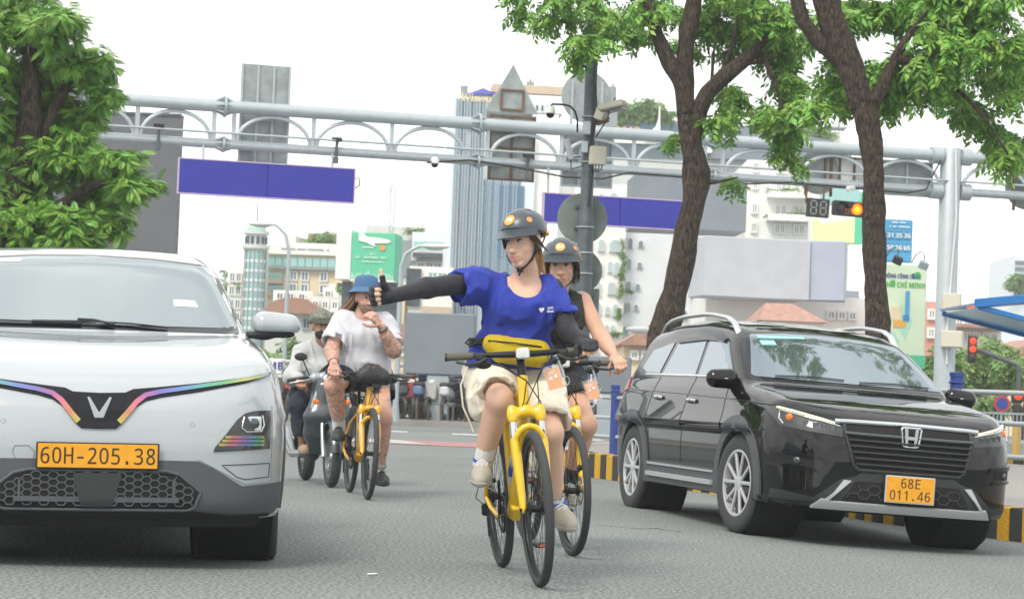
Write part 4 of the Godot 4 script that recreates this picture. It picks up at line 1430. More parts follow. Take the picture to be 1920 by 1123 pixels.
	for s in [-1.0, 1.0]:
		var a := crank if s < 0 else crank + PI
		var tip := Vector3(0.085 * s, sin(a) * 0.17, cos(a) * 0.17)
		g = G.new()
		g.bar(Vector3(0.068 * s, 0, 0), tip - Vector3(0.008 * s, 0, 0), 0.014, 0.026, 0.005)
		part(g, "crank_arm", M.black_metal, cs)
		g = G.new()
		g.box(tip + Vector3(0.055 * s, 0, 0), Vector3(0.092, 0.022, 0.085), Basis(), 0.007)
		var pd := part(g, "pedal", M.black_plastic, cs)
		g = G.new()
		for e in [-1.0, 1.0]:
			g.box(tip + Vector3(0.055 * s, 0, 0.0435 * e), Vector3(0.05, 0.012, 0.004), Basis(), 0.0015)
		part(g, "reflector", M.reflector, pd)
	g = G.new()
	var chn := []
	for i in 10:
		var a := PI * 0.5 + PI * i / 9.0
		chn.append(Vector3(-0.05, R + sin(a) * 0.042, -0.45 + cos(a) * 0.042))
	for i in 10:
		var a := -PI * 0.5 + PI * i / 9.0
		chn.append(Vector3(-0.055, 0.29 + sin(a) * 0.086, cos(a) * 0.086))
	g.tube(chn, 0.0045, 5, false, true)
	part(g, "chain", M.spoke, o)
	g = G.new()
	g.box(rh + Vector3(-0.075, -0.06, 0.01), Vector3(0.03, 0.06, 0.04), Basis(), 0.008)
	g.box(rh + Vector3(-0.062, -0.14, 0.03), Vector3(0.012, 0.1, 0.03), Basis(Vector3.RIGHT, -0.3), 0.004)
	g.tube([rh + Vector3(-0.075, -0.04, 0.02), rh + Vector3(-0.12, 0.0, 0.03), rh + Vector3(-0.10, 0.08, 0.06), rh + Vector3(-0.06, 0.1, 0.1)], 0.0025, 6)
	part(g, "rear_derailleur", M.black_metal, o)
	if kind == "rack":
		g = G.new()
		for s in [-1.0, 1.0]:
			g.tube([rh + Vector3(0.075 * s, 0.02, 0), Vector3(0.075 * s, 0.76, -0.46), Vector3(0.065 * s, 0.77, -0.24), Vector3(0.03 * s, 0.74, -0.18)], 0.006, 8)
			g.tube([Vector3(0.075 * s, 0.765, -0.40), Vector3(0.075 * s, 0.765, -0.62)], 0.006, 8)
		for i in 5:
			g.tube([Vector3(-0.075, 0.766, -0.25 - i * 0.09), Vector3(0.075, 0.766, -0.25 - i * 0.09)], 0.005, 8)
		g.tube([Vector3(-0.06, 0.77, -0.26), Vector3(-0.06, 0.86, -0.27), Vector3(0.06, 0.86, -0.27), Vector3(0.06, 0.77, -0.26)], 0.004, 8)
		part(g, "rack", M.black_metal, o)
	else:
		g = G.new()
		g.box(Vector3(0.0, by + 0.003, 0.437), Vector3(0.062, 0.05, 0.03), Basis(), 0.01)
		var lt := part(g, "front_lamp", M.white_plastic, o)
		g = G.new()
		g.lathe([Vector2(0.018, -0.002), Vector2(0.018, 0.002), Vector2(0.0, 0.006)], 20, Transform3D(Basis(Vector3.RIGHT, PI / 2), Vector3(-0.006, by + 0.004, 0.4525)))
		part(g, "lamp_lens", M.clear, lt)
		# bell and its ring
		g = G.new()
		g.ring(Vector3(0.19, by - 0.13, 0.42), Vector3(0.2, 0, 1).normalized(), 0.022, 0.003, 24, 6)
		g.tube([Vector3(0.165, by - 0.02, 0.40), Vector3(0.185, by - 0.11, 0.415)], 0.009, 8)
		part(g, "key_ring", M.alloy, o)

# an orange card in a clear sleeve that hangs from a handlebar
func bar_card(xf: Transform3D, label: String, top: Vector3, tilt: float) -> void:
	var o := thing("name_card", label, "card", Vector3.ZERO, 0.0, "cards hung from the handlebars")
	o.transform = xf * Transform3D(Basis(Vector3.BACK, tilt) * Basis(Vector3.RIGHT, -0.15), top)
	var g := G.new()
	g.box(Vector3(0, -0.075, 0), Vector3(0.066, 0.095, 0.002), Basis(), 0.0)
	part(g, "card", M.orange_card, o)
	g = G.new()
	g.box(Vector3(0, -0.075, 0), Vector3(0.078, 0.125, 0.006), Basis(), 0.002)
	part(g, "sleeve", M.clear, o)
	g = G.new()
	for q in [[-0.012, -0.07], [0.012, -0.065]]:
		g.box(Vector3(q[0], q[1], 0.002), Vector3(0.014, 0.014, 0.002))
	for i in 3:
		g.box(Vector3(-0.006, -0.042 - i * 0.006, 0.002), Vector3(0.042 - i * 0.01, 0.003, 0.002))
	part(g, "print", M.print_white, o)
	g = G.new()
	g.tube([Vector3(0, 0.0, 0), Vector3(0.006, 0.03, -0.005), Vector3(0, 0.045, -0.02)], 0.002, 5)
	part(g, "tie", M.strap, o)

func water_bottle(xf: Transform3D, label: String) -> void:
	var o := thing("water_bottle", label, "bottle", Vector3.ZERO, 0.0, "bottles in the bicycle frames")
	o.transform = xf * Transform3D(Basis(Vector3.RIGHT, 0.72), Vector3(0, 0.44, 0.035))
	var g := G.new()
	g.lathe([Vector2(0.0, 0.0), Vector2(0.03, 0.0), Vector2(0.033, 0.01), Vector2(0.033, 0.13), Vector2(0.027, 0.16), Vector2(0.013, 0.18), Vector2(0.013, 0.19)], 18)
	part(g, "bottle_body", M.bottle, o)
	g = G.new()
	g.lathe([Vector2(0.0336, 0.05), Vector2(0.0342, 0.052), Vector2(0.0342, 0.108), Vector2(0.0336, 0.11)], 18)
	part(g, "bottle_band", M.bottle_band, o)
	g = G.new()
	g.lathe([Vector2(0.0155, 0.186), Vector2(0.0155, 0.203), Vector2(0.0, 0.203)], 14)
	part(g, "cap", M.bottle_band, o)

func handlebar_bag(xf: Transform3D, by: float) -> void:
	var o := thing("handlebar_bag", "black tapered bag strapped to the amber bicycle's handlebar", "bag")
	o.transform = xf
	var f := field(0.06, 0.004, 20.0)
	f.bone(Vector3(-0.075, by - 0.02, 0.45), Vector3(0.09, by - 0.02, 0.45), 0.05, 0.045)
	f.bone(Vector3(-0.02, by + 0.035, 0.44), Vector3(0.03, by + 0.03, 0.44), 0.052, 0.05)
	f.bone(Vector3(0.09, by - 0.02, 0.445), Vector3(0.115, by - 0.035, 0.44), 0.04, 0.03)
	shape(f, 0.01, "pouch", M.black_plastic, o)
	var g := G.new()
	for i in 4:
		g.box(Vector3(0.005, by + 0.055 - i * 0.03, 0.496 - absf(i - 1.5) * 0.006), Vector3(0.02, 0.006, 0.006), Basis(), 0.002)
	part(g, "trim", M.reflector, o)
	g = G.new()
	for x in [-0.09, 0.1]:
		g.tube([Vector3(x, by + 0.045, 0.43), Vector3(x, by + 0.025, 0.385), Vector3(x, by - 0.02, 0.38)], 0.009, 6, true, false, 0.3)
	part(g, "strap", M.strap, o)


func scooter(xf: Transform3D) -> void:
	var o := thing("motor_scooter", "silver and dark grey motor scooter ridden behind the amber bicycle", "scooter")
	o.transform = xf
	var fh := Vector3(0, 0.25, 0.62)
	var rh := Vector3(0, 0.24, -0.62)
	for q in [["front_wheel", fh, 0.25, 0.045], ["rear_wheel", rh, 0.24, 0.052]]:
		var w := Node3D.new()
		w.name = q[0]
		o.add_child(w, true)
		w.position = q[1]
		var g := G.new()
		g.ring(Vector3.ZERO, Vector3.RIGHT, q[2] - q[3], q[3], 40, 12, 0.95)
		part(g, "tyre", M.rubber, w)
		g = G.new()
		var rx := Transform3D(Basis(Vector3.BACK, -PI / 2), Vector3.ZERO)
		g.lathe([Vector2(q[2] - q[3] * 1.8, -0.03), Vector2(q[2] - q[3] * 2.1, -0.03), Vector2(q[2] - q[3] * 2.2, 0.0), Vector2(q[2] - q[3] * 2.1, 0.03), Vector2(q[2] - q[3] * 1.8, 0.03)], 36, rx)
		for i in 5:
			var a := TAU * i / 5.0
			g.bar(Vector3.ZERO, Vector3(0, sin(a), cos(a)) * (q[2] - q[3] * 2.0), 0.025, 0.03, 0.006)
		g.ring(Vector3.ZERO, Vector3.RIGHT, 0.03, 0.02, 20, 6, 1.6)
		part(g, "rim", M.alloy, w)
	var g := G.new()
	for s in [-1.0, 1.0]:
		g.tube([Vector3(0.075 * s, 0.62, 0.46), fh + Vector3(0.075 * s, 0.0, 0)], [0.022, 0.019], 10)
	part(g, "fork", M.alloy, o)
	g = G.new()
	var fd := []
	for i in 13:
		var a := lerpf(0.15, 2.6, i / 12.0)
		fd.append(fh + Vector3(0, sin(a) * 0.285, cos(a) * 0.285))
	g.tube(fd, 0.062, 10, true, false, 0.35, Vector3.RIGHT)
	part(g, "front_mudguard", M.scoot_grey, o)
	var sh := field(0.09)
	for x in [-0.12, -0.06, 0.0, 0.06, 0.12]:
		sh.chain([Vector3(x * 0.7, 0.82, 0.39), Vector3(x * 1.3, 0.58, 0.43 + 0.03 * (1.0 - absf(x) * 8.0)), Vector3(x * 1.25, 0.44, 0.40), Vector3(x, 0.31, 0.34)], [0.055, 0.05, 0.045, 0.035])
	for s in [-1.0, 1.0]:
		part(G.new().tube([Vector3(0.10 * s, 0.84, 0.43), Vector3(0.155 * s, 0.68, 0.475), Vector3(0.17 * s, 0.55, 0.48), Vector3(0.10 * s, 0.42, 0.47)], 0.016, 8, true, false, 0.6), "shield_trim", M.scoot_silver, o)
	shape(sh, 0.016, "leg_shield", M.scoot_grey, o)
	var fl := field(0.05)
	fl.bone(Vector3(-0.10, 0.26, 0.28), Vector3(-0.10, 0.26, -0.15), 0.055, 0.055)
	fl.bone(Vector3(0.10, 0.26, 0.28), Vector3(0.10, 0.26, -0.15), 0.055, 0.055)
	shape(fl, 0.018, "floor_board", M.cladding_dark, o)
	var bd := field(0.08)
	bd.bone(Vector3(-0.06, 0.50, -0.15), Vector3(-0.07, 0.60, -0.70), 0.12, 0.09)
	bd.bone(Vector3(0.06, 0.50, -0.15), Vector3(0.07, 0.60, -0.70), 0.12, 0.09)
	bd.bone(Vector3(0, 0.36, -0.18), Vector3(0, 0.45, -0.5), 0.12, 0.1)
	shape(bd, 0.02, "body_panel", M.scoot_grey, o)
	var st := field(0.05)
	st.bone(Vector3(-0.05, 0.68, -0.08), Vector3(-0.06, 0.70, -0.65), 0.06, 0.06)
	st.bone(Vector3(0.05, 0.68, -0.08), Vector3(0.06, 0.70, -0.65), 0.06, 0.06)
	shape(st, 0.02, "seat", M.black_plastic, o)
	var hd := field(0.04)
	hd.bone(Vector3(-0.13, 0.90, 0.36), Vector3(0.13, 0.90, 0.36), 0.05, 0.05)
	hd.bone(Vector3(0, 0.92, 0.40), Vector3(0, 0.82, 0.42), 0.06, 0.05)
	shape(hd, 0.014, "handlebar_cowl", M.scoot_silver, o)
	g = G.new()
	g.ball(Vector3(0, 0.895, 0.448), Vector3(0.075, 0.045, 0.02), Basis(), 18, 8)
	part(g, "headlamp", M.lamp_clear, o)
	g = G.new()
	g.tube([Vector3(-0.35, 0.87, 0.30), Vector3(-0.2, 0.90, 0.35), Vector3(0.2, 0.90, 0.35), Vector3(0.35, 0.87, 0.30)], 0.013, 10)
	var hb := part(g, "handlebar", M.black_metal, o)
	for s in [-1.0, 1.0]:
		g = G.new()
		g.tube([Vector3(0.22 * s, 0.896, 0.345), Vector3(0.35 * s, 0.87, 0.30)], 0.019, 10)
		part(g, "grip", M.black_plastic, hb)
		g = G.new()
		g.tube([Vector3(0.18 * s, 0.885, 0.40), Vector3(0.25 * s, 0.87, 0.405), Vector3(0.34 * s, 0.85, 0.36)], [0.009, 0.008, 0.008], 8, true, false, 1.5)
		part(g, "brake_lever", M.alloy, hb)
		g = G.new()
		g.tube([Vector3(0.17 * s, 0.91, 0.36), Vector3(0.21 * s, 1.0, 0.34), Vector3(0.23 * s, 1.05, 0.33)], 0.006, 8)
		part(g, "mirror_stalk", M.black_metal, hb)
		g = G.new()
		g.ball(Vector3(0.25 * s, 1.075, 0.33), Vector3(0.055, 0.035, 0.014), Basis(), 14, 8)
		part(g, "mirror", M.black_plastic, hb)
		g = G.new()
		g.ball(Vector3(0.13 * s, 0.70, 0.478), Vector3(0.035, 0.025, 0.012), Basis(Vector3.BACK, 0.5 * s), 12, 6)
		part(g, "indicator", M.amber_lens, o)
	g = G.new()
	g.tube([Vector3(-0.12, 0.25, -0.2), Vector3(-0.16, 0.24, -0.4), Vector3(-0.17, 0.33, -0.62), Vector3(-0.17, 0.42, -0.86)], [0.025, 0.035, 0.055, 0.05], 14)
	part(g, "exhaust", M.alloy, o)
	g = G.new()
	g.box(Vector3(0, 0.42, -0.80), Vector3(0.16, 0.02, 0.2), Basis(Vector3.RIGHT, 0.7), 0.006)
	g.box(Vector3(0, 0.33, -0.88), Vector3(0.15, 0.16, 0.012), Basis(Vector3.RIGHT, 0.25), 0.004)
	part(g, "rear_mudguard", M.black_plastic, o)
	g = G.new()
	g.tube([Vector3(-0.12, 0.78, -0.5), Vector3(-0.15, 0.80, -0.72), Vector3(0, 0.80, -0.82), Vector3(0.15, 0.80, -0.72), Vector3(0.12, 0.78, -0.5)], 0.014, 8)
	part(g, "grab_rail", M.alloy, o)
	g = G.new()
	g.tube([Vector3(0, 0.72, 0.33), Vector3(0, 0.9, 0.35)], 0.03, 10)
	part(g, "steering_column", M.black_plastic, o)


# ---------------------------------------------------------------- cars
class CarField extends Field:
	var low := PackedFloat32Array()   # height of the body below the windows, along its length
	var top := PackedFloat32Array()   # height of windscreen and roof
	var z0 := 0.3
	var z1 := -4.7
	var back := -4.2
	var wide := 0.885
	var belt := 0.62
	var gx := 0.80       # half width of the glasshouse at gy
	var gy := 1.05
	var lean := 0.33
	var floor_y := 0.24
	var crown := 0.05
	var nose := 0.30
	var wells: Array = []
	var well_r := 0.375

	func table(pts: Array, blur: int) -> PackedFloat32Array:
		var m := 400
		var t := PackedFloat32Array()
		for i in m:
			var z := lerpf(z0, z1, float(i) / (m - 1))
			var y: float = pts[0].y
			for j in pts.size() - 1:
				if z <= pts[j].x:
					var h := clampf((pts[j].x - z) / (pts[j].x - pts[j + 1].x), 0.0, 1.0)
					y = lerpf(pts[j].y, pts[j + 1].y, h)
			t.append(y)
		for pass_ in 3:
			var u := t.duplicate()
			for i in m:
				var s := 0.0
				for k2 in range(-blur, blur + 1):
					s += u[clampi(i + k2, 0, m - 1)]
				t[i] = s / (2 * blur + 1)
		return t

	func prep(_c: Vector3, _r: float) -> void:
		pass

	func height(t: PackedFloat32Array, z: float) -> Vector2:
		var q := clampf((z0 - z) / (z0 - z1), 0.0, 0.9999) * 399.0
		var i := int(q)
		var s := (t[i + 1] - t[i]) / ((z0 - z1) / 399.0)
		return Vector2(lerpf(t[i], t[i + 1], q - i), 1.0 / sqrt(1.0 + s * s))

	func smx(a1: float, b1: float, r: float) -> float:
		var h := maxf(r - absf(a1 - b1), 0.0) / r
		return maxf(a1, b1) + h * h * r * 0.25

	func d(p: Vector3) -> float:
		var ax := absf(p.x)
		var h := height(low, p.z)
		var up := (p.y - h.x + crown * ax * ax) * h.y
		var u := ax / wide
		# side: fullest at the belt, tucked in above and below
		var w := wide - 0.055 * maxf(0.0, p.y - belt - 0.1) / 0.3 - 0.02 * pow(clampf((belt - p.y) / 0.35, 0.0, 1.0), 2.0)
		w -= 0.05 * pow(clampf((p.z + 0.9) / 0.9, 0.0, 1.0), 2.0)
		w -= 0.06 * pow(clampf((back + 1.0 - p.z) / 1.0, 0.0, 1.0), 2.0)
		var side := ax - w
		var u2 := u * u
		var fz := -0.06 * u2 - nose * u2 * u2 * u2 - 0.09 * pow(maxf(0.0, p.y - 0.55) / 0.3, 2.0) - 0.05 * pow(maxf(0.0, 0.34 - p.y) / 0.1, 2.0)
		var front := (p.z - fz) * 0.8
		var rear := back - p.z
		var lower := smx(smx(up, side, 0.14), smx(front, rear, 0.05), 0.09)
		lower = maxf(lower, floor_y - p.y)
		var t := height(top, p.z)
		var roof := (p.y - t.x + 0.07 * ax * ax) * t.y
		var gs := (ax - gx + (p.y - gy) * lean) / sqrt(1.0 + lean * lean)
		var gb := (back + 0.06 - p.z + maxf(0.0, p.y - 1.0) * 0.45) * 0.9
		var upper := smx(smx(roof, gs, 0.13), gb, 0.15)
		upper = maxf(upper, 0.7 - p.y)
		var hh := maxf(0.035 - absf(lower - upper), 0.0) / 0.035
		var r := minf(lower, upper) - hh * hh * 0.035 * 0.25
		for q in wells:
			var s := maxf(Vector2(p.z - q.x, p.y - q.y).length() - well_r, 0.52 - ax)
			r = maxf(r, -s)
		return r

	func box() -> AABB:
		return AABB(Vector3(-wide - 0.06, floor_y - 0.05, back - 0.06), Vector3(wide * 2 + 0.12, 1.5, -back + 0.14))

	func hit(o: Vector3, dir: Vector3) -> Array:
		var keep := wells
		wells = []
		var p := o
		for i in 60:
			var s := d(p)
			p += dir * s * 0.85
			if absf(s) < 0.0003:
				break
		var e := 0.004
		var nn := (Vector3(1, -1, -1) * d(p + Vector3(e, -e, -e)) + Vector3(-1, -1, 1) * d(p + Vector3(-e, -e, e)) + Vector3(-1, 1, -1) * d(p + Vector3(-e, e, -e)) + Vector3(1, 1, 1) * d(p + Vector3(e, e, e))).normalized()
		wells = keep
		return [p, nn]

	func front_map() -> Callable:
		return func(p: Vector2) -> Array: return hit(Vector3(p.x, p.y, 0.4), Vector3(0, 0, -1))

	func side_map() -> Callable:
		return func(p: Vector2) -> Array: return hit(Vector3(-1.3, p.y, p.x), Vector3(1, 0, 0))


func mirrored(g: G) -> G:
	return G.new().add(g, Transform3D(Basis.from_scale(Vector3(-1, 1, 1)), Vector3.ZERO))

func poly(a: Array) -> PackedVector2Array:
	var p := PackedVector2Array()
	for i in range(0, a.size(), 2):
		p.append(Vector2(a[i], a[i + 1]))
	if Geometry2D.is_polygon_clockwise(p):
		p.reverse()
	return p

func both_sides(a: Array) -> PackedVector2Array:
	# the outline of the half with x > 0, from the middle top to the middle bottom, closed by its mirror image
	var q := a.duplicate()
	for i in range(a.size() - 2, -1, -2):
		if a[i] > 0.0005:
			q.append(-a[i]); q.append(a[i + 1])
	return poly(q)

func panel(parent: Node, called: String, m: Material, p: PackedVector2Array, fn: Callable, off: float, thick := 0.02, cell := 0.04) -> MeshInstance3D:
	return part(G.new().patch(p, fn, off, thick, cell), called, m, parent)

func panels(parent: Node, called: String, m: Material, p: PackedVector2Array, fn: Callable, off: float, thick := 0.02, cell := 0.04) -> Array:
	var g := G.new().patch(p, fn, off, thick, cell)
	return [part(g, called, m, parent), part(mirrored(g), called, m, parent)]

func along(a: Array, fn: Callable, off: float, step := 0.03, closed := false) -> Array:
	var pts := []
	var n := a.size() / 2
	for i in (n if closed else n - 1):
		var p := Vector2(a[i * 2], a[i * 2 + 1])
		var q := Vector2(a[((i + 1) % n) * 2], a[((i + 1) % n) * 2 + 1])
		var k := maxi(1, ceili(p.distance_to(q) / step))
		for j in k:
			var w := G.surf(fn, p.lerp(q, float(j) / k))
			pts.append(w[0] + w[1] * off)
	if not closed:
		var w := G.surf(fn, Vector2(a[n * 2 - 2], a[n * 2 - 1]))
		pts.append(w[0] + w[1] * off)
	return pts

func seam(g: G, a: Array, fn: Callable, r := 0.003, off := 0.0, closed := false) -> G:
	return g.tube(along(a, fn, off, 0.03, closed), r, 6, not closed, closed)

func honeycomb(p: PackedVector2Array, fn: Callable, off: float, size: float, w: float, squash := 0.75) -> G:
	var g := G.new()
	var lo := p[0]
	var hi := p[0]
	for q in p:
		lo = lo.min(q); hi = hi.max(q)
	var dx := size * 1.5
	var dy := size * sqrt(3.0) * squash
	for i in range(-1, int((hi.x - lo.x) / dx) + 2):
		for j in range(-1, int((hi.y - lo.y) / dy) + 2):
			var c := Vector2(lo.x + i * dx, lo.y + (j + (0.5 if i % 2 else 0.0)) * dy)
			for k in 3:
				var a := c + Vector2(cos(k * PI / 3), sin(k * PI / 3) * squash) * size
				var b := c + Vector2(cos((k + 1) * PI / 3), sin((k + 1) * PI / 3) * squash) * size
				if Geometry2D.is_point_in_polygon(a, p) and Geometry2D.is_point_in_polygon(b, p):
					var wa := G.surf(fn, a)
					var wb := G.surf(fn, b)
					g.bar(wa[0] + wa[1] * off, wb[0] + wb[1] * off, w, w * 1.4)
	return g

func car_wheel(o: Node3D, ct: Vector3, rad: float, wid: float, steer: float, style: int) -> void:
	var w := Node3D.new()
	w.name = "wheel"
	o.add_child(w, true)
	w.position = ct
	w.rotation.y = steer
	var s := signf(ct.x)
	var xf := Transform3D(Basis(Vector3.BACK, -PI / 2 * s), Vector3.ZERO)
	var h := wid * 0.5
	var rr := rad * 0.67
	var g := G.new()
	g.lathe([Vector2(rr, -h * 0.9), Vector2(rad * 0.8, -h), Vector2(rad * 0.93, -h * 0.97), Vector2(rad * 0.985, -h * 0.82), Vector2(rad, -h * 0.55), Vector2(rad, h * 0.55), Vector2(rad * 0.985, h * 0.82), Vector2(rad * 0.93, h * 0.97), Vector2(rad * 0.8, h), Vector2(rr, h * 0.9)], 56, xf)
	part(g, "tyre", M.rubber, w)
	g = G.new()
	for e in 4:
		var y := h * (-0.5 + e * 0.333)
		g.ring(xf.basis * Vector3(0, y, 0), Vector3.RIGHT, rad - 0.0005, 0.0028, 48, 4)
	part(g, "tread_groove", M.void, w)
	g = G.new()
	g.lathe([Vector2(rr + 0.004, h * 0.9), Vector2(rr - 0.004, h * 0.93), Vector2(rr - 0.014, h * 0.9), Vector2(rr - 0.02, h * 0.6), Vector2(rr - 0.03, -h * 0.6)], 48, xf)
	for i in 5:
		for e in [-1.0, 1.0]:
			var a: float = TAU * i / 5.0 + 0.13 * e
			var b: float = TAU * i / 5.0 + (0.30 if style == 1 else 0.16) * e
			g.bar(xf * Vector3(cos(a) * 0.03, h * 0.72, sin(a) * 0.03), xf * Vector3(cos(b) * (rr - 0.012), h * 0.80, sin(b) * (rr - 0.012)), 0.026, 0.02, 0.006, xf.basis.y)
	g.lathe([Vector2(0.055, h * 0.62), Vector2(0.05, h * 0.82), Vector2(0.03, h * 0.86), Vector2(0.0, h * 0.87)], 24, xf)
	part(g, "rim", M.silver_trim, w)
	g = G.new()
	g.lathe([Vector2(rr - 0.016, h * 0.35), Vector2(0.0, h * 0.3)], 32, xf)
	for i in 5:
		var a := TAU * (i + 0.5) / 5.0
		g.bar(xf * Vector3(cos(a) * 0.04, h * 0.6, sin(a) * 0.04), xf * Vector3(cos(a) * (rr - 0.014), h * 0.66, sin(a) * (rr - 0.014)), 0.05, 0.012, 0.004, xf.basis.y)
	part(g, "rim_insert", M.cladding_dark, w)

func arch(ct: Vector2, r0: float, r1: float, a0: float, a1: float) -> PackedVector2Array:
	var p := []
	for i in 19:
		var a := lerpf(a0, a1, i / 18.0)
		p.append(ct.x + cos(a) * r1); p.append(ct.y + sin(a) * r1)
	for i in 19:
		var a := lerpf(a1, a0, i / 18.0)
		p.append(ct.x + cos(a) * r0); p.append(ct.y + sin(a) * r0)
	return poly(p)

func underbody(o: Node3D, f: CarField) -> void:
	var g := G.new()
	for q in f.wells:
		for s in [-1.0, 1.0]:
			var xf := Transform3D(Basis(Vector3.BACK, -PI / 2), Vector3(0, q.y, q.x))
			g.lathe([Vector2(f.well_r - 0.01, 0.50 * s), Vector2(f.well_r - 0.01, 0.84 * s)], 24, xf)
			g.lathe([Vector2(f.well_r - 0.01, 0.51 * s), Vector2(0.0, 0.51 * s)], 24, xf)
	g.box(Vector3(0, 0.26, f.back * 0.5), Vector3(1.0, 0.1, -f.back - 0.6))
	part(g, "wheel_housing", M.void, o)


func white_car(xf: Transform3D) -> void:
	var o := thing("electric_car", "white crossover car with a light bar painted with rainbow sheen and yellow number plate", "car")
	o.transform = xf
	var f := CarField.new()
	f.low = f.table([Vector2(0.3, 0.78), Vector2(-0.02, 0.79), Vector2(-0.12, 0.855), Vector2(-0.3, 0.94), Vector2(-0.65, 1.02), Vector2(-1.05, 1.075), Vector2(-1.6, 1.07), Vector2(-4.2, 1.04)], 4)
	f.top = f.table([Vector2(0.3, 0.4), Vector2(-0.98, 1.035), Vector2(-1.76, 1.49), Vector2(-2.1, 1.552), Vector2(-2.5, 1.57), Vector2(-3.3, 1.54), Vector2(-4.2, 1.36)], 6)
	f.crown = -0.02
	f.wells = [Vector2(-0.87, 0.345), Vector2(-3.48, 0.345)]
	f.gx = 0.79
	var g := G.new()
	nets(g, f, 0.03, null, f.box(), 4)
	part(g, "body", M.white_paint, o)
	underbody(o, f)
	var F := f.front_map()
	var S := f.side_map()
	# lower bumper
	var bump := panel(o, "lower_bumper", M.cladding, both_sides([0.0, 0.508, 0.44, 0.503, 0.50, 0.478, 0.645, 0.392, 0.845, 0.405, 0.85, 0.30, 0.80, 0.262, 0.0, 0.262]), F, 0.006)
	var gr := both_sides([0.0, 0.458, 0.30, 0.455, 0.36, 0.44, 0.455, 0.365, 0.43, 0.30, 0.40, 0.288, 0.0, 0.286])
	panel(bump, "grille_opening_shade", M.void, gr, F, 0.009, 0.004)  # dark patch painted for shade; no recess is cut behind the mesh
	var gin := both_sides([0.0, 0.454, 0.30, 0.451, 0.355, 0.437, 0.447, 0.363, 0.425, 0.304, 0.40, 0.292, 0.0, 0.290])
	part(honeycomb(gin, F, 0.0115, 0.0245, 0.004), "grille_mesh", M.cladding, bump)
	g = G.new()
	seam(g, [-0.30, 0.457, 0.30, 0.457, 0.36, 0.442, 0.457, 0.365, 0.432, 0.299, 0.40, 0.286, -0.40, 0.286, -0.432, 0.299, -0.457, 0.365, -0.36, 0.442], F, 0.009, 0.006, true)
	part(g, "grille_rim", M.cladding, bump)
	g = G.new()
	for x in [-0.335, 0.335]:
		var w := G.surf(F, Vector2(x, 0.37))
		g.box(w[0] + w[1] * 0.0125, Vector3(0.012, 0.085, 0.004), Basis(), 0.001)
	var w0 := G.surf(F, Vector2(0, 0.33))
	g.box(w0[0] + w0[1] * 0.0085, Vector3(0.72, 0.022, 0.004))
	part(g, "cooler_bar", M.cladding, bump)
	panel(bump, "radar_cover", M.cladding_dark, both_sides([0.0, 0.445, 0.098, 0.445, 0.105, 0.43, 0.068, 0.302, 0.0, 0.300]), F, 0.016, 0.012)
	panel(o, "lip", M.void, both_sides([0.0, 0.285, 0.40, 0.285, 0.60, 0.266, 0.78, 0.268, 0.76, 0.236, 0.0, 0.232]), F, 0.012)
	g = G.new()
	var rows := []
	for i in 25:
		var w := G.surf(F, Vector2(lerpf(-0.74, 0.74, i / 24.0), 0.262))
		rows.append(w[0])
	for i in 24:
		for e in [[0.262, 0.003, 0.205, -0.035], [0.205, -0.035, 0.205, -0.2]]:
			var a: Vector3 = rows[i]
			var b: Vector3 = rows[i + 1]
			g.face([Vector3(a.x, e[0], a.z + e[1]), Vector3(b.x, e[0], b.z + e[1]), Vector3(b.x, e[2], b.z + e[3]), Vector3(a.x, e[2], a.z + e[3])], Vector3(0, -0.5, 1).normalized())
	part(g, "air_dam", M.void, o)
	# number plate
	var pw := G.surf(F, Vector2(0, 0.52))
	var pz: float = pw[0].z + 0.022
	g = G.new()
	g.box(Vector3(0, 0.52, pz - 0.004), Vector3(0.535, 0.118, 0.012), Basis(), 0.004)
	var pf := part(g, "number_plate", M.black_plastic, o)
	g = G.new()
	g.box(Vector3(0, 0.52, pz + 0.0015), Vector3(0.52, 0.105, 0.006), Basis(), 0.002)
	part(g, "plate_face", M.plate_yellow, pf)
	writing("60H-205.38", 0.072, 0.0015, M.plate_ink, pf, Vector3(0, 0.52, pz + 0.0055), Basis(), "plate_number", 0.86, "Droid Sans Mono", 700)
	# centre badge panel and light bar
	var half := [0.0, 0.792, 0.115, 0.796, 0.15, 0.812, 0.25, 0.822, 0.45, 0.845, 0.66, 0.876, 0.79, 0.905, 0.782, 0.893, 0.66, 0.855, 0.45, 0.812, 0.27, 0.782, 0.205, 0.765, 0.16, 0.735, 0.10, 0.66, 0.075, 0.640, 0.0, 0.638]
	var lb := panel(o, "badge_panel", M.gloss_black, both_sides(half), F, 0.008, 0.02, 0.03)
	var sheen_hues := [Color(0.40, 0.36, 0.04), Color(0.45, 0.16, 0.07), Color(0.45, 0.09, 0.16), Color(0.25, 0.07, 0.25), Color(0.12, 0.09, 0.32), Color(0.09, 0.16, 0.40), Color(0.06, 0.27, 0.25), Color(0.09, 0.32, 0.11), Color(0.35, 0.36, 0.07), Color(0.25, 0.32, 0.14), Color(0.11, 0.18, 0.36)]  # iridescent reflection of the bar, put into vertex colours
	g = G.new()
	var line := [Vector2(0.088, 0.668), Vector2(0.125, 0.71), Vector2(0.165, 0.757), Vector2(0.205, 0.786), Vector2(0.27, 0.802), Vector2(0.36, 0.816), Vector2(0.46, 0.832), Vector2(0.56, 0.848), Vector2(0.66, 0.866), Vector2(0.73, 0.882), Vector2(0.775, 0.896)]
	var ids := []
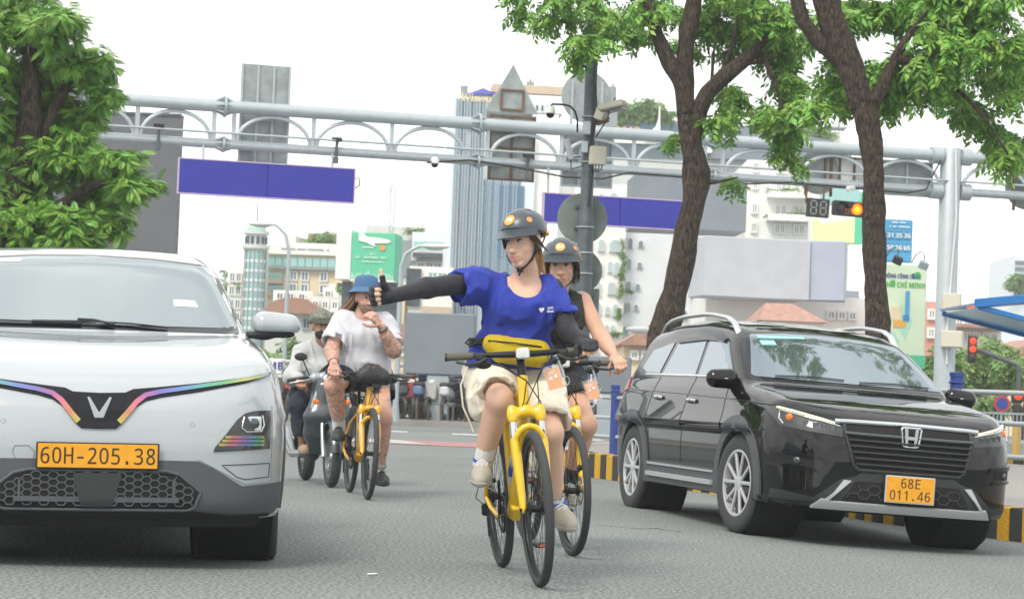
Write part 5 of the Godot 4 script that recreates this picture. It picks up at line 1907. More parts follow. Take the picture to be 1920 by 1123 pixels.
	for i in 81:
		var t := i / 80.0 * 10.0
		var k := mini(int(t), 9)
		var p: Vector2 = line[k].lerp(line[k + 1], t - k)
		var dd: Vector2 = (line[k + 1] - line[k]).normalized()
		var nn := Vector2(-dd.y, dd.x) * lerpf(0.0125, 0.0055, clampf(t / 10.0, 0, 1))
		g.col = sheen_hues[k].lerp(sheen_hues[k + 1], t - k)
		for e in [1.0, -1.0]:
			var w := G.surf(F, p + nn * e)
			ids.append(g.vert(w[0] + w[1] * 0.0115, w[1]))
	for i in 80:
		g.quad(ids[i * 2], ids[i * 2 + 1], ids[i * 2 + 3], ids[i * 2 + 2])
	part(g, "light_bar", M.sheen_film, lb)
	part(mirrored(g), "light_bar", M.sheen_film, lb)
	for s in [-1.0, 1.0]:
		part(seam(G.new(), [0.118 * s, 0.792, 0.062 * s, 0.66], F, 0.0012, 0.0085), "panel_gap_shade", M.void, lb)  # dark tube painted in for the shade of a panel gap
	var bz: float = G.surf(F, Vector2(0, 0.72))[0].z + 0.012
	g = G.new()
	for s in [-1.0, 1.0]:
		g.prism(poly([0.0, 0.668, 0.0, 0.712, 0.044 * s, 0.781, 0.053 * s, 0.778, 0.020 * s, 0.690]), bz - 0.008, bz + 0.006)
	part(g, "badge", M.chrome, lb)
	# headlights
	var hl := [0.508, 0.545, 0.515, 0.566, 0.562, 0.622, 0.615, 0.690, 0.650, 0.717, 0.690, 0.728, 0.775, 0.732, 0.772, 0.560]
	var pod := [0.44, 0.512, 0.50, 0.575, 0.565, 0.665, 0.63, 0.735, 0.69, 0.752, 0.795, 0.756, 0.79, 0.41, 0.655, 0.402]
	var pods := panels(o, "headlight_surround", M.white_paint, poly(pod), F, 0.0045, 0.012, 0.035)
	for i in 2:
		var s := 1.0 if i == 0 else -1.0
		var hg := G.new().patch(poly(hl), F, 0.009, 0.01, 0.035)
		var hp := part(hg if i == 0 else mirrored(hg), "headlight", M.lamp_glass, o)
		g = G.new()
		var c := G.surf(F, Vector2(0.69, 0.672))
		var nb := Basis(Vector3.UP, 0.25)
		g.box(c[0] + c[1] * 0.006, Vector3(0.078, 0.066, 0.012), nb, 0.005)
		part(g if i == 0 else mirrored(g), "projector", M.lamp_clear, hp)
		g = G.new()
		g.ball(c[0] + c[1] * 0.011, Vector3(0.027, 0.024, 0.008), nb, 16, 8)
		part(g if i == 0 else mirrored(g), "projector_lens", M.lens, hp)
		g = G.new()
		seam(g, [0.645, 0.70, 0.632, 0.652, 0.655, 0.634, 0.725, 0.636, 0.738, 0.665, 0.73, 0.708], F, 0.0045, 0.011)
		part(g if i == 0 else mirrored(g), "projector_trim", M.chrome, hp)
		g = G.new()
		for row in 3:
			var y := 0.572 + row * 0.017
			var prev := -1
			for k in 13:
				var x := lerpf(0.53 + row * 0.014, 0.74, k / 12.0)
				g.col = sheen_hues[clampi(int(k / 12.0 * 8.0), 0, 10)].lerp(Color(0.05, 0.05, 0.05), 0.2)  # lamp strips take the same painted reflection colours
				var wa := G.surf(F, Vector2(x, y))
				var wb := G.surf(F, Vector2(x, y + 0.0115))
				var ia := g.vert(wa[0] + wa[1] * 0.0112, wa[1])
				var ib := g.vert(wb[0] + wb[1] * 0.0112, wb[1])
				if prev >= 0:
					g.quad(prev, ia, ib, prev + 1)
				prev = ia
		part(g if i == 0 else mirrored(g), "daytime_lamp", M.sheen_film, hp)
		g = G.new()
		seam(g, [0.548, 0.486, 0.775, 0.494, 0.772, 0.432, 0.66, 0.422, 0.62, 0.432], F, 0.0022, 0.005, true)
		part(g if i == 0 else mirrored(g), "cover_gap_shade", M.cladding_dark, pods[i])  # dark tube stands in for shade in the groove round the cover
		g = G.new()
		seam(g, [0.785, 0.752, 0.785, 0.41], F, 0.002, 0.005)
		part(g if i == 0 else mirrored(g), "seam", M.seam, o)  # grey tube in place of a shaded panel groove
		g = G.new()
		g.tube(along([0.40, 0.665, 0.412, 0.653, 0.424, 0.665, 0.412, 0.677], F, 0.0, 0.02, true), 0.0014, 5, false, true)
		part(g if i == 0 else mirrored(g), "parking_sensor", M.seam, o)
		# mirror on each door
		var mn := Node3D.new()
		mn.name = "door_mirror"
		o.add_child(mn, true)
		var mf := field(0.05)
		mf.bone(Vector3(0.86 * s, 1.165, -1.37), Vector3(0.985 * s, 1.16, -1.36), 0.055, 0.047)
		mf.bone(Vector3(0.86 * s, 1.145, -1.36), Vector3(0.99 * s, 1.14, -1.35), 0.045, 0.045)
		mf.cut.append([Vector3.DOWN, -1.115])
		shape(mf, 0.013, "mirror_cap", M.white_paint, mn)
		mf = field(0.04)
		mf.bone(Vector3(0.86 * s, 1.13, -1.37), Vector3(0.985 * s, 1.13, -1.36), 0.043, 0.043)
		mf.bone(Vector3(0.78 * s, 1.098, -1.36), Vector3(0.87 * s, 1.105, -1.36), 0.02, 0.026)
		mf.cut.append([Vector3.UP, 1.117])
		shape(mf, 0.012, "mirror_base", M.cladding_dark, mn)
		g = G.new()
		g.tube([Vector3(0.93 * s, 1.132, -1.305), Vector3(1.0 * s, 1.135, -1.318), Vector3(1.028 * s, 1.135, -1.345)], 0.004, 6)
		part(g, "indicator_strip", M.silver_trim, mn)
	# tow cover on the bumper
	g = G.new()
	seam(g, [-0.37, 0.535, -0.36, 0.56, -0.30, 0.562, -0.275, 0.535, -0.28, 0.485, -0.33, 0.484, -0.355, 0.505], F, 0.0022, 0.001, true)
	part(g, "tow_gap_shade", M.seam, o)  # grey outline painted for the shaded gap round the cover
	# windscreen
	var ws := both_sides([0.0, 1.500, 0.30, 1.492, 0.612, 1.462, 0.64, 1.44, 0.765, 1.105, 0.76, 1.095, 0.0, 1.098])
	var frame := panel(o, "windscreen", M.gloss_black, ws, F, 0.002, 0.01, 0.06)
	panel(frame, "windscreen_glass", M.car_glass, both_sides([0.0, 1.485, 0.30, 1.478, 0.585, 1.452, 0.60, 1.44, 0.71, 1.135, 0.70, 1.122, 0.0, 1.118]), F, 0.005, 0.003, 0.05)
	g = G.new()
	g.tube(along([0.36, 1.108, 0.18, 1.122, 0.0, 1.128, -0.30, 1.124], F, 0.012, 0.05), 0.0045, 6)
	g.tube(along([0.10, 1.112, 0.0, 1.132, -0.08, 1.134], F, 0.016, 0.05), 0.006, 6)
	g.tube(along([-0.06, 1.118, -0.5, 1.122, -0.62, 1.115], F, 0.012, 0.05), 0.0045, 6)
	part(g, "wiper", M.black_plastic, o)
	panel(frame, "windscreen_sticker", M.print_white, poly([0.40, 1.225, 0.522, 1.225, 0.508, 1.258, 0.40, 1.262]), F, 0.0068, 0.0012)
	panel(frame, "windscreen_sticker", M.print_white, poly([-0.58, 1.43, -0.36, 1.445, -0.36, 1.462, -0.56, 1.45]), F, 0.0068, 0.0012)
	# flanks
	for q in [[-0.87, 0.345], [-3.48, 0.345]]:
		panels(o, "arch_trim", M.cladding, arch(Vector2(q[0], q[1]), 0.372, 0.452, -0.15, PI + 0.15), S, 0.012, 0.03, 0.06)
	panels(o, "sill_trim", M.cladding, poly([-1.28, 0.26, -3.06, 0.26, -3.06, 0.40, -1.28, 0.40]), S, 0.010, 0.03, 0.15)
	panels(o, "side_window", M.car_glass, poly([-1.45, 1.10, -1.95, 1.42, -2.5, 1.45, -3.2, 1.42, -3.7, 1.25, -3.6, 1.10]), S, 0.004, 0.01, 0.08)
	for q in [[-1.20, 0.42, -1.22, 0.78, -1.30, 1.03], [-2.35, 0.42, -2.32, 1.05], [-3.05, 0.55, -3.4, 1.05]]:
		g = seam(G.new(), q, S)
		part(g, "door_gap_shade", M.void, o)  # dark tube painted in for shade between the doors
		part(mirrored(g), "door_gap_shade", M.void, o)
	for q in [[0.785, -0.87, -0.12], [-0.785, -0.87, -0.12], [0.785, -3.48, 0.0], [-0.785, -3.48, 0.0]]:
		car_wheel(o, Vector3(q[0], 0.345, q[1]), 0.345, 0.235, q[2], 0)


func black_suv(xf: Transform3D) -> void:
	var o := thing("black_suv", "glossy black seven-seat SUV with silver roof rails and a yellow number plate", "car")
	o.transform = xf
	var f := CarField.new()
	var rz := -3.43
	f.back = -4.1
	f.wide = 0.88
	f.low = f.table([Vector2(0.3, 0.79), Vector2(-0.02, 0.80), Vector2(-0.10, 0.85), Vector2(-0.35, 0.925), Vector2(-0.7, 0.985), Vector2(-1.05, 1.03), Vector2(-1.6, 1.035), Vector2(-4.2, 1.05)], 4)
	f.top = f.table([Vector2(0.3, 0.35), Vector2(-0.95, 0.985), Vector2(-1.72, 1.41), Vector2(-2.0, 1.485), Vector2(-2.5, 1.53), Vector2(-3.2, 1.52), Vector2(-3.7, 1.47), Vector2(-4.2, 1.36)], 6)
	f.wells = [Vector2(-0.88, 0.335), Vector2(rz, 0.335)]
	f.well_r = 0.372
	f.gx = 0.80
	f.gy = 1.03
	f.lean = 0.34
	f.nose = 0.33
	f.crown = 0.02
	var g := G.new()
	nets(g, f, 0.028, null, f.box(), 4)
	part(g, "body", M.black_paint, o)
	underbody(o, f)
	var F := f.front_map()
	var S := f.side_map()
	# grille
	var gp := both_sides([0.0, 0.805, 0.43, 0.80, 0.455, 0.775, 0.44, 0.72, 0.385, 0.53, 0.35, 0.500, 0.0, 0.492])
	var gn := panel(o, "grille", M.void, gp, F, 0.003, 0.01)
	g = G.new()
	seam(g, [-0.44, 0.79, -0.44, 0.72, -0.385, 0.53, -0.35, 0.497, 0.35, 0.497, 0.385, 0.53, 0.44, 0.72, 0.44, 0.79], F, 0.013, 0.004)
	part(g, "grille_frame", M.cladding_dark, gn)
	for i in 5:
		var y := 0.535 + i * 0.037
		var x := 0.37 + i * 0.013
		g = G.new()
		g.tube(along([-x, y, x, y], F, 0.012, 0.05), 0.0085, 6, true, false, 1.6)
		part(g, "grille_slat", M.cladding_dark, gn)
	g = G.new()
	g.tube(along([-0.445, 0.725, -0.30, 0.722, 0.30, 0.722, 0.445, 0.725], F, 0.014, 0.05), 0.012, 6, true, false, 1.3)
	part(g, "grille_slat", M.cladding, gn)
	g = G.new()
	g.tube(along([-0.50, 0.792, -0.42, 0.795, 0.0, 0.800, 0.42, 0.795, 0.50, 0.792], F, 0.012, 0.05), 0.017, 8, true, false, 0.6, Vector3.UP)
	part(g, "chrome_strip", M.chrome, o)
	# emblem
	var bz: float = G.surf(F, Vector2(0, 0.73))[0].z + 0.022
	g = G.new()
	var ring := []
	for q in [[-0.056, 0.792], [0.056, 0.792], [0.066, 0.784], [0.068, 0.77], [0.056, 0.682], [0.048, 0.672], [0.036, 0.668], [-0.036, 0.668], [-0.048, 0.672], [-0.056, 0.682], [-0.068, 0.77], [-0.066, 0.784]]:
		ring.append(Vector3(q[0], q[1], bz))
	g.tube(ring, 0.0085, 8, false, true)
	for s in [-1.0, 1.0]:
		g.prism(poly([0.049 * s, 0.786, 0.027 * s, 0.786, 0.022 * s, 0.74, 0.022 * s, 0.715, 0.020 * s, 0.674, 0.038 * s, 0.674]), bz - 0.008, bz + 0.008)
	g.box(Vector3(0, 0.725, bz), Vector3(0.05, 0.022, 0.016), Basis(), 0.003)
	part(g, "emblem", M.chrome, gn)
	# lamps
	var hl := [0.455, 0.70, 0.452, 0.770, 0.50, 0.787, 0.66, 0.825, 0.80, 0.868, 0.835, 0.872, 0.838, 0.83, 0.80, 0.745, 0.66, 0.718]
	for i in 2:
		var hg := G.new().patch(poly(hl), F, 0.005, 0.01, 0.04)
		var hp := part(hg if i == 0 else mirrored(hg), "headlight", M.lamp_glass, o)
		g = G.new()
		g.tube(along([0.50, 0.783, 0.66, 0.822, 0.795, 0.860], F, 0.007, 0.03), 0.007, 6, true, false, 1.5)
		part(g if i == 0 else mirrored(g), "daytime_strip", M.drl, hp)
		g = G.new()
		g.tube(along([0.47, 0.765, 0.66, 0.806, 0.79, 0.842, 0.80, 0.79, 0.785, 0.755], F, 0.006, 0.03), 0.0065, 6)
		part(g if i == 0 else mirrored(g), "lamp_trim", M.chrome, hp)
		g = G.new()
		var a := G.surf(F, Vector2(0.755, 0.80))
		g.ball(a[0] + a[1] * 0.004, Vector3(0.026, 0.026, 0.012), Basis(Vector3.UP, 0.7), 12, 8)
		part(g if i == 0 else mirrored(g), "indicator", M.amber_lens, hp)
		for k in 4:
			g = G.new()
			var b := G.surf(F, Vector2(0.52 + k * 0.052, 0.742 + k * 0.008))
			g.box(b[0] + b[1] * 0.003, Vector3(0.034, 0.05, 0.012), Basis(Vector3.UP, 0.35), 0.005)
			part(g if i == 0 else mirrored(g), "lamp_cell", M.lens, hp)
	# bumper: dark lower part, silver skid plate, mesh, fog lamps
	panel(o, "lower_bumper", M.cladding_dark, both_sides([0.0, 0.50, 0.30, 0.50, 0.36, 0.455, 0.46, 0.43, 0.62, 0.30, 0.86, 0.34, 0.855, 0.25, 0.80, 0.235, 0.0, 0.235]), F, 0.004, 0.012)
	var lg := both_sides([0.0, 0.43, 0.36, 0.425, 0.44, 0.30, 0.0, 0.29])
	panel(o, "lower_grille", M.void, lg, F, 0.007, 0.004)
	part(honeycomb(lg, F, 0.011, 0.046, 0.006, 0.7), "grille_mesh", M.cladding_dark, o)
	g = G.new()
	g.patch(poly([-0.62, 0.245, 0.62, 0.245, 0.57, 0.300, 0.50, 0.290, -0.50, 0.290, -0.57, 0.300]), F, 0.022, 0.03, 0.05)
	for s in [-1.0, 1.0]:
		g.patch(poly([0.62 * s, 0.245, 0.56 * s, 0.260, 0.39 * s, 0.425, 0.44 * s, 0.428, 0.50 * s, 0.34, 0.565 * s, 0.28]), F, 0.0205, 0.03, 0.05)
	part(g, "skid_plate", M.silver_trim, o)
	for i in 2:
		for q in [[0.56, 0.535, 0.60, 0.575, 0.84, 0.60, 0.85, 0.575, 0.62, 0.545], [0.60, 0.46, 0.62, 0.485, 0.85, 0.50, 0.85, 0.485, 0.63, 0.462]]:
			g = G.new().patch(poly(q), F, 0.016, 0.02, 0.05)
			part(g if i == 0 else mirrored(g), "fog_lamp_trim", M.gloss_black, o)
		g = G.new().patch(poly([0.62, 0.49, 0.64, 0.54, 0.84, 0.57, 0.84, 0.505]), F, 0.005, 0.01, 0.05)
		part(g if i == 0 else mirrored(g), "fog_recess_shade", M.void, o)  # dark patch painted as the shade of a recess that is not cut
		g = G.new()
		var c := G.surf(F, Vector2(0.72, 0.528))
		g.ball(c[0] + c[1] * 0.008, Vector3(0.026, 0.024, 0.012), Basis(Vector3.UP, 0.8), 14, 8)
		part(g if i == 0 else mirrored(g), "fog_lamp", M.lens, o)
	# number plate
	var pz: float = G.surf(F, Vector2(0, 0.39))[0].z + 0.034
	g = G.new()
	g.box(Vector3(0, 0.393, pz - 0.004), Vector3(0.345, 0.178, 0.012), Basis(), 0.004)
	var pf := part(g, "number_plate", M.silver_trim, o)
	g = G.new()
	g.box(Vector3(0, 0.393, pz + 0.0015), Vector3(0.328, 0.162, 0.006), Basis(), 0.002)
	part(g, "plate_face", M.plate_yellow, pf)
	writing("68E", 0.062, 0.0015, M.plate_ink, pf, Vector3(0, 0.434, pz + 0.0055), Basis(), "plate_number", 0.95, "Droid Sans Mono", 700)
	writing("011.46", 0.062, 0.0015, M.plate_ink, pf, Vector3(0, 0.356, pz + 0.0055), Basis(), "plate_number", 0.95, "Droid Sans Mono", 700)
	# glass
	var ws := panel(o, "windscreen", M.gloss_black, both_sides([0.0, 1.435, 0.30, 1.425, 0.575, 1.395, 0.60, 1.38, 0.745, 1.06, 0.73, 1.045, 0.0, 1.048]), F, 0.002, 0.01, 0.06)
	panel(ws, "windscreen_glass", M.car_glass_dark, both_sides([0.0, 1.418, 0.30, 1.408, 0.555, 1.382, 0.57, 1.37, 0.705, 1.085, 0.69, 1.07, 0.0, 1.070]), F, 0.005, 0.003, 0.05)
	panel(ws, "windscreen_sticker", M.teal, poly([-0.52, 1.355, -0.16, 1.378, -0.16, 1.392, -0.52, 1.376]), F, 0.0068, 0.0012)
	panel(ws, "windscreen_sticker", M.teal, poly([-0.52, 1.305, -0.41, 1.313, -0.41, 1.345, -0.52, 1.338]), F, 0.0068, 0.0012)
	g = G.new()
	g.tube(along([-0.55, 1.078, -0.30, 1.092, -0.05, 1.086], F, 0.012, 0.05), 0.0045, 6)
	g.tube(along([0.06, 1.080, 0.35, 1.092, 0.60, 1.082], F, 0.012, 0.05), 0.0045, 6)
	part(g, "wiper", M.black_plastic, o)
	# flanks
	for q in [-0.88, rz]:
		panels(o, "arch_trim", M.cladding, arch(Vector2(q, 0.335), 0.368, 0.455, -0.22, PI + 0.22), S, 0.016, 0.03, 0.05)
	panels(o, "sill_trim", M.cladding, poly([-1.30, 0.25, rz + 0.42, 0.25, rz + 0.42, 0.41, -1.30, 0.41]), S, 0.014, 0.03, 0.12)
	for y in [0.385, 0.30]:
		panels(o, "sill_strip", M.silver_trim, poly([-1.36, y, rz + 0.48, y, rz + 0.48, y + (0.014 if y > 0.35 else 0.032), -1.36, y + (0.014 if y > 0.35 else 0.032)]), S, 0.022 if y > 0.35 else 0.034, 0.03, 0.12)
	panels(o, "front_window", M.car_glass_dark, poly([-1.36, 1.075, -1.80, 1.335, -2.02, 1.36, -2.20, 1.36, -2.14, 1.075]), S, 0.005, 0.01, 0.08)
	panels(o, "rear_window", M.car_glass_dark, poly([-2.22, 1.075, -2.28, 1.36, -2.95, 1.345, -3.05, 1.075]), S, 0.005, 0.01, 0.08)
	panels(o, "quarter_window", M.car_glass_dark, poly([-3.14, 1.085, -3.06, 1.33, -3.55, 1.27, -3.66, 1.13, -3.5, 1.09]), S, 0.005, 0.01, 0.08)
	panels(o, "weather_shield", M.gloss_black, poly([-1.80, 1.335, -2.02, 1.362, -2.28, 1.368, -2.95, 1.352, -2.94, 1.318, -2.28, 1.334, -2.02, 1.328, -1.84, 1.31]), S, 0.02, 0.02, 0.08)
	panels(o, "window_strip", M.chrome, poly([-1.34, 1.066, -3.5, 1.082, -3.5, 1.070, -1.34, 1.054]), S, 0.008, 0.02, 0.1)
	panels(o, "tail_lamp", M.tail, poly([rz - 0.52, 0.93, rz - 0.40, 0.95, rz - 0.46, 1.05, rz - 0.56, 1.05]), S, 0.008, 0.02, 0.04)
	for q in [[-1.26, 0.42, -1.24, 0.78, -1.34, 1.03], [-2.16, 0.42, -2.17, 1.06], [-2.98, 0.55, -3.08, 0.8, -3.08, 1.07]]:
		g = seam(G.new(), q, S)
		part(g, "door_gap_shade", M.void, o)  # shade of the door gap, drawn as a dark tube
		part(mirrored(g), "door_gap_shade", M.void, o)
	for q in [[-2.02, 0.875], [-2.86, 0.89]]:
		for s in [1.0, -1.0]:
			g = G.new()
			var w := G.surf(S, Vector2(q[0], q[1]))
			g.tube([w[0] + w[1] * 0.004 + Vector3(0, 0, 0.10), w[0] + w[1] * 0.026 + Vector3(0, 0, 0.05), w[0] + w[1] * 0.026 - Vector3(0, 0, 0.05), w[0] + w[1] * 0.004 - Vector3(0, 0, 0.10)], 0.014, 8, true, false, 0.8)
			part(g if s > 0 else mirrored(g), "door_handle", M.chrome, o)
	g = G.new()
	g.tube(along([-0.42, 0.875, -1.2, 0.905, -2.4, 0.93, -3.9, 0.955], S, 0.001, 0.06), 0.006, 6)
	part(g, "crease", M.black_paint, o)
	part(mirrored(g), "crease", M.black_paint, o)
	# mirrors, roof rails
	for s in [-1.0, 1.0]:
		var mn := Node3D.new()
		mn.name = "door_mirror"
		o.add_child(mn, true)
		var mf := field(0.05)
		mf.bone(Vector3(0.84 * s, 1.055, -1.28), Vector3(0.955 * s, 1.05, -1.27), 0.058, 0.05)
		mf.bone(Vector3(0.84 * s, 1.02, -1.28), Vector3(0.95 * s, 1.02, -1.27), 0.045, 0.045)
		shape(mf, 0.013, "mirror_cap", M.black_paint, mn)
		g = G.new()
		g.bar(Vector3(0.74 * s, 1.0, -1.30), Vector3(0.86 * s, 1.0, -1.29), 0.06, 0.03, 0.01)
		part(g, "mirror_arm", M.black_plastic, mn)
		g = G.new()
		g.tube([Vector3(0.87 * s, 1.04, -1.218), Vector3(0.98 * s, 1.04, -1.228)], 0.006, 6)
		part(g, "indicator_strip", M.chrome, mn)
		g = G.new()
		var path := []
		for i in 15:
			var t := i / 14.0
			var z := lerpf(-1.80, -3.72, t)
			var hh := f.height(f.top, z).x
			path.append(Vector3((0.605 + 0.015 * sin(PI * t)) * s, hh - 0.02 + 0.036 * minf(1.0, sin(PI * t) * 2.6) - (0.045 if i == 0 or i == 14 else 0.0), z))
		g.tube(path, 0.026, 10, true, false, 0.62, Vector3.RIGHT)
		part(g, "roof_rail", M.silver_trim, o)
	for q in [[0.775, -0.88, 0.10], [-0.775, -0.88, 0.10], [0.775, rz, 0.0], [-0.775, rz, 0.0]]:
		car_wheel(o, Vector3(q[0] * 1.012, 0.335, q[1]), 0.335, 0.19, q[2], 1)


# ---------------------------------------------------------------- road, kerb, railings
func sheet(called: String, m: Material, pts: Array, y: float) -> void:
	var g := G.new()
	var p := []
	for q in pts:
		p.append(Vector3(q[0], road_height(q[0], q[1]) + y, q[1]))
	g.face(p, Vector3.UP)
	setting(g, called, m)

func build_ground() -> void:
	var g := G.new()
	var xs := []
	for i in 121:
		xs.append(-15.0 + i * 0.25)
	xs = [-400.0, -120.0, -40.0, -22.0] + xs + [22.0, 40.0, 120.0, 400.0]
	var zs := []
	for i in 131:
		zs.append(6.0 - i * 0.4)
	zs = [60.0, 20.0] + zs + [-60.0, -90.0, -150.0, -300.0, -600.0]
	for z in zs:
		for x in xs:
			var e := 0.05
			var nn := Vector3(road_height(x - e, z) - road_height(x + e, z), 2 * e, road_height(x, z - e) - road_height(x, z + e)).normalized()
			# worn patches and drips of oil in the asphalt
			var w := 0.86 + 0.10 * noise.get_noise_2d(x * 0.35, z * 0.22) + 0.07 * noise.get_noise_2d(x * 1.6 + 40.0, z * 0.5)
			if noise.get_noise_2d(x * 1.1 - 90.0, z * 0.8) > 0.52:
				w -= 0.10
			g.col = Color(w, w, w * 1.01)
			g.vert(Vector3(x, road_height(x, z), z), nn)
	for j in zs.size() - 1:
		for i in xs.size() - 1:
			var a := j * xs.size() + i
			g.quad(a, a + 1, a + xs.size() + 1, a + xs.size())
	g.col = Color(1, 1, 1)
	setting(g, "road", M.asphalt)
	# far crossing: red band with white bars
	sheet("crossing_band", M.road_red, [[-9.0, -34.2], [6.0, -32.0], [6.0, -34.6], [-9.0, -36.8]], 0.006)
	for i in 5:
		var x := -8.4 + i * 2.9
		sheet("crossing_bar", M.road_white, [[x, -34.4 + i * 0.42], [x + 1.5, -34.2 + i * 0.42], [x + 0.9, -36.2 + i * 0.42], [x - 0.6, -36.4 + i * 0.42]], 0.011)
	for q in [[-2.35, -41.5], [-1.0, -41.2], [-4.1, -42.0], [1.3, -40.8], [3.6, -40.2]]:
		sheet("lane_mark", M.road_white, [[q[0], q[1]], [q[0] + 0.5, q[1]], [q[0] + 0.45, q[1] - 1.4], [q[0] - 0.05, q[1] - 1.4]], 0.006)
	# cracks sealed with tar
	for k in 2:
		var c := G.new()
		var p := Vector2([0.62, 0.4][k], [-14.9, -22.0][k])
		var pts := []
		for i in 8:
			pts.append(Vector3(p.x, road_height(p.x, p.y) + 0.001, p.y))
			p += Vector2(0.08, rng.randfn() * 0.07)
		c.tube(pts, 0.0035, 5, true, false, 0.25, Vector3.RIGHT)
		setting(c, "road_crack", M.tar)
	# far pavement
	g = G.new()
	g.box(Vector3(0, -0.12, -66.0), Vector3(160, 0.5, 34.0), Basis(Vector3.UP, 0.03))
	setting(g, "pavement", M.paving)

func build_median() -> void:
	var foot := [Vector2(0.62, -24.4), Vector2(0.80, -23.4), Vector2(1.30, -22.3), Vector2(2.0, -21.1), Vector2(3.0, -18.3), Vector2(3.85, -16.7), Vector2(5.2, -14.7), Vector2(6.6, -12.9)]
	var back := [Vector2(9.5, -14.0), Vector2(9.5, -22.0), Vector2(4.5, -29.5), Vector2(1.2, -29.5)]
	var g := G.new()
	var k := Node3D.new()
	k.name = "kerb"
	add_child(k)
	k.set_meta("kind", "structure")
	# blocks of about 0.13 m, painted by turns
	var n := 0
	for i in foot.size() - 1:
		var a: Vector2 = foot[i]
		var b: Vector2 = foot[i + 1]
		var m := maxi(1, roundi(a.distance_to(b) / 0.135))
		for j in m:
			var p := a.lerp(b, float(j) / m)
			var q := a.lerp(b, float(j + 1) / m)
			var y := road_height(p.x, p.y)
			var d := (q - p).normalized()
			var inw := Vector2(d.y, -d.x)
			if inw.dot(Vector2(6, -22) - p) < 0.0:
				inw = -inw
			var c := (p + q) * 0.5 + inw * 0.09
			g = G.new()
			g.box(Vector3.ZERO, Vector3(p.distance_to(q) - 0.002, 0.29, 0.18), Basis(), 0.012)
			var o := part(g, "kerb_block", M.kerb_yellow if n % 2 == 0 else M.kerb_black, k)
			o.transform = Transform3D(Basis(Vector3.UP, atan2(-d.y, d.x)), Vector3(c.x, y + 0.105 + rng.randfn() * 0.002, c.y))
			n += 1
	# paved top
	g = G.new()
	var top := PackedVector2Array()
	for p in foot:
		top.append(p + (Vector2(5, -23) - p).normalized() * 0.12)
	for p in back:
		top.append(p)
	var tr := Geometry2D.triangulate_polygon(top)
	for p in top:
		g.vert(Vector3(p.x, road_height(p.x, p.y) + 0.235, p.y), Vector3.UP)
	for i in range(0, tr.size(), 3):
		g.tri(tr[i], tr[i + 1], tr[i + 2])
	setting(g, "median", M.paving)

func railing(label: String, p: Vector3, q: Vector3, h: float, posts: int, rails: Array, pr: float) -> void:
	var o := thing("railing", label, "railing", p)
	var e := q - p
	for i in posts:
		var c := e * (float(i) / (posts - 1))
		var g := G.new()
		g.lathe([Vector2(pr * 1.8, -0.05), Vector2(pr * 1.8, 0.02), Vector2(pr, 0.02), Vector2(pr, h - 0.02), Vector2(pr * 1.12, h - 0.02), Vector2(pr * 1.12, h + 0.01), Vector2(0.0, h + 0.016)], 14, Transform3D(Basis(), c))
		for y in [h * 0.93, h * 0.86]:
			g.ring(c + Vector3(0, y, 0), Vector3.UP, pr * 1.05, pr * 0.18, 14, 5)
		part(g, "post", M.rail_blue, o)
	for y in rails:
		var g := G.new()
		g.tube([Vector3(0, y, 0) - e.normalized() * 0.5, e + Vector3(0, y, 0) + e.normalized() * 0.5], 0.021, 10)
		part(g, "rail", M.galv, o)


# ---------------------------------------------------------------- gantry and what hangs from it
func gantry_at(px: float) -> Vector3:
	# a point of the gantry line (y left at 0) seen at this column
	var a := Vector2(-6.95, -40.0)
	var b := Vector2(8.6, -44.0)
	var s := (px - 960.0) / FOCAL
	# x = s * d along a + t (b - a)
	var t := (s * -a.y - a.x) / ((b.x - a.x) - s * -(b.y - a.y))
	var p := a.lerp(b, t)
	return Vector3(p.x, 0, p.y)

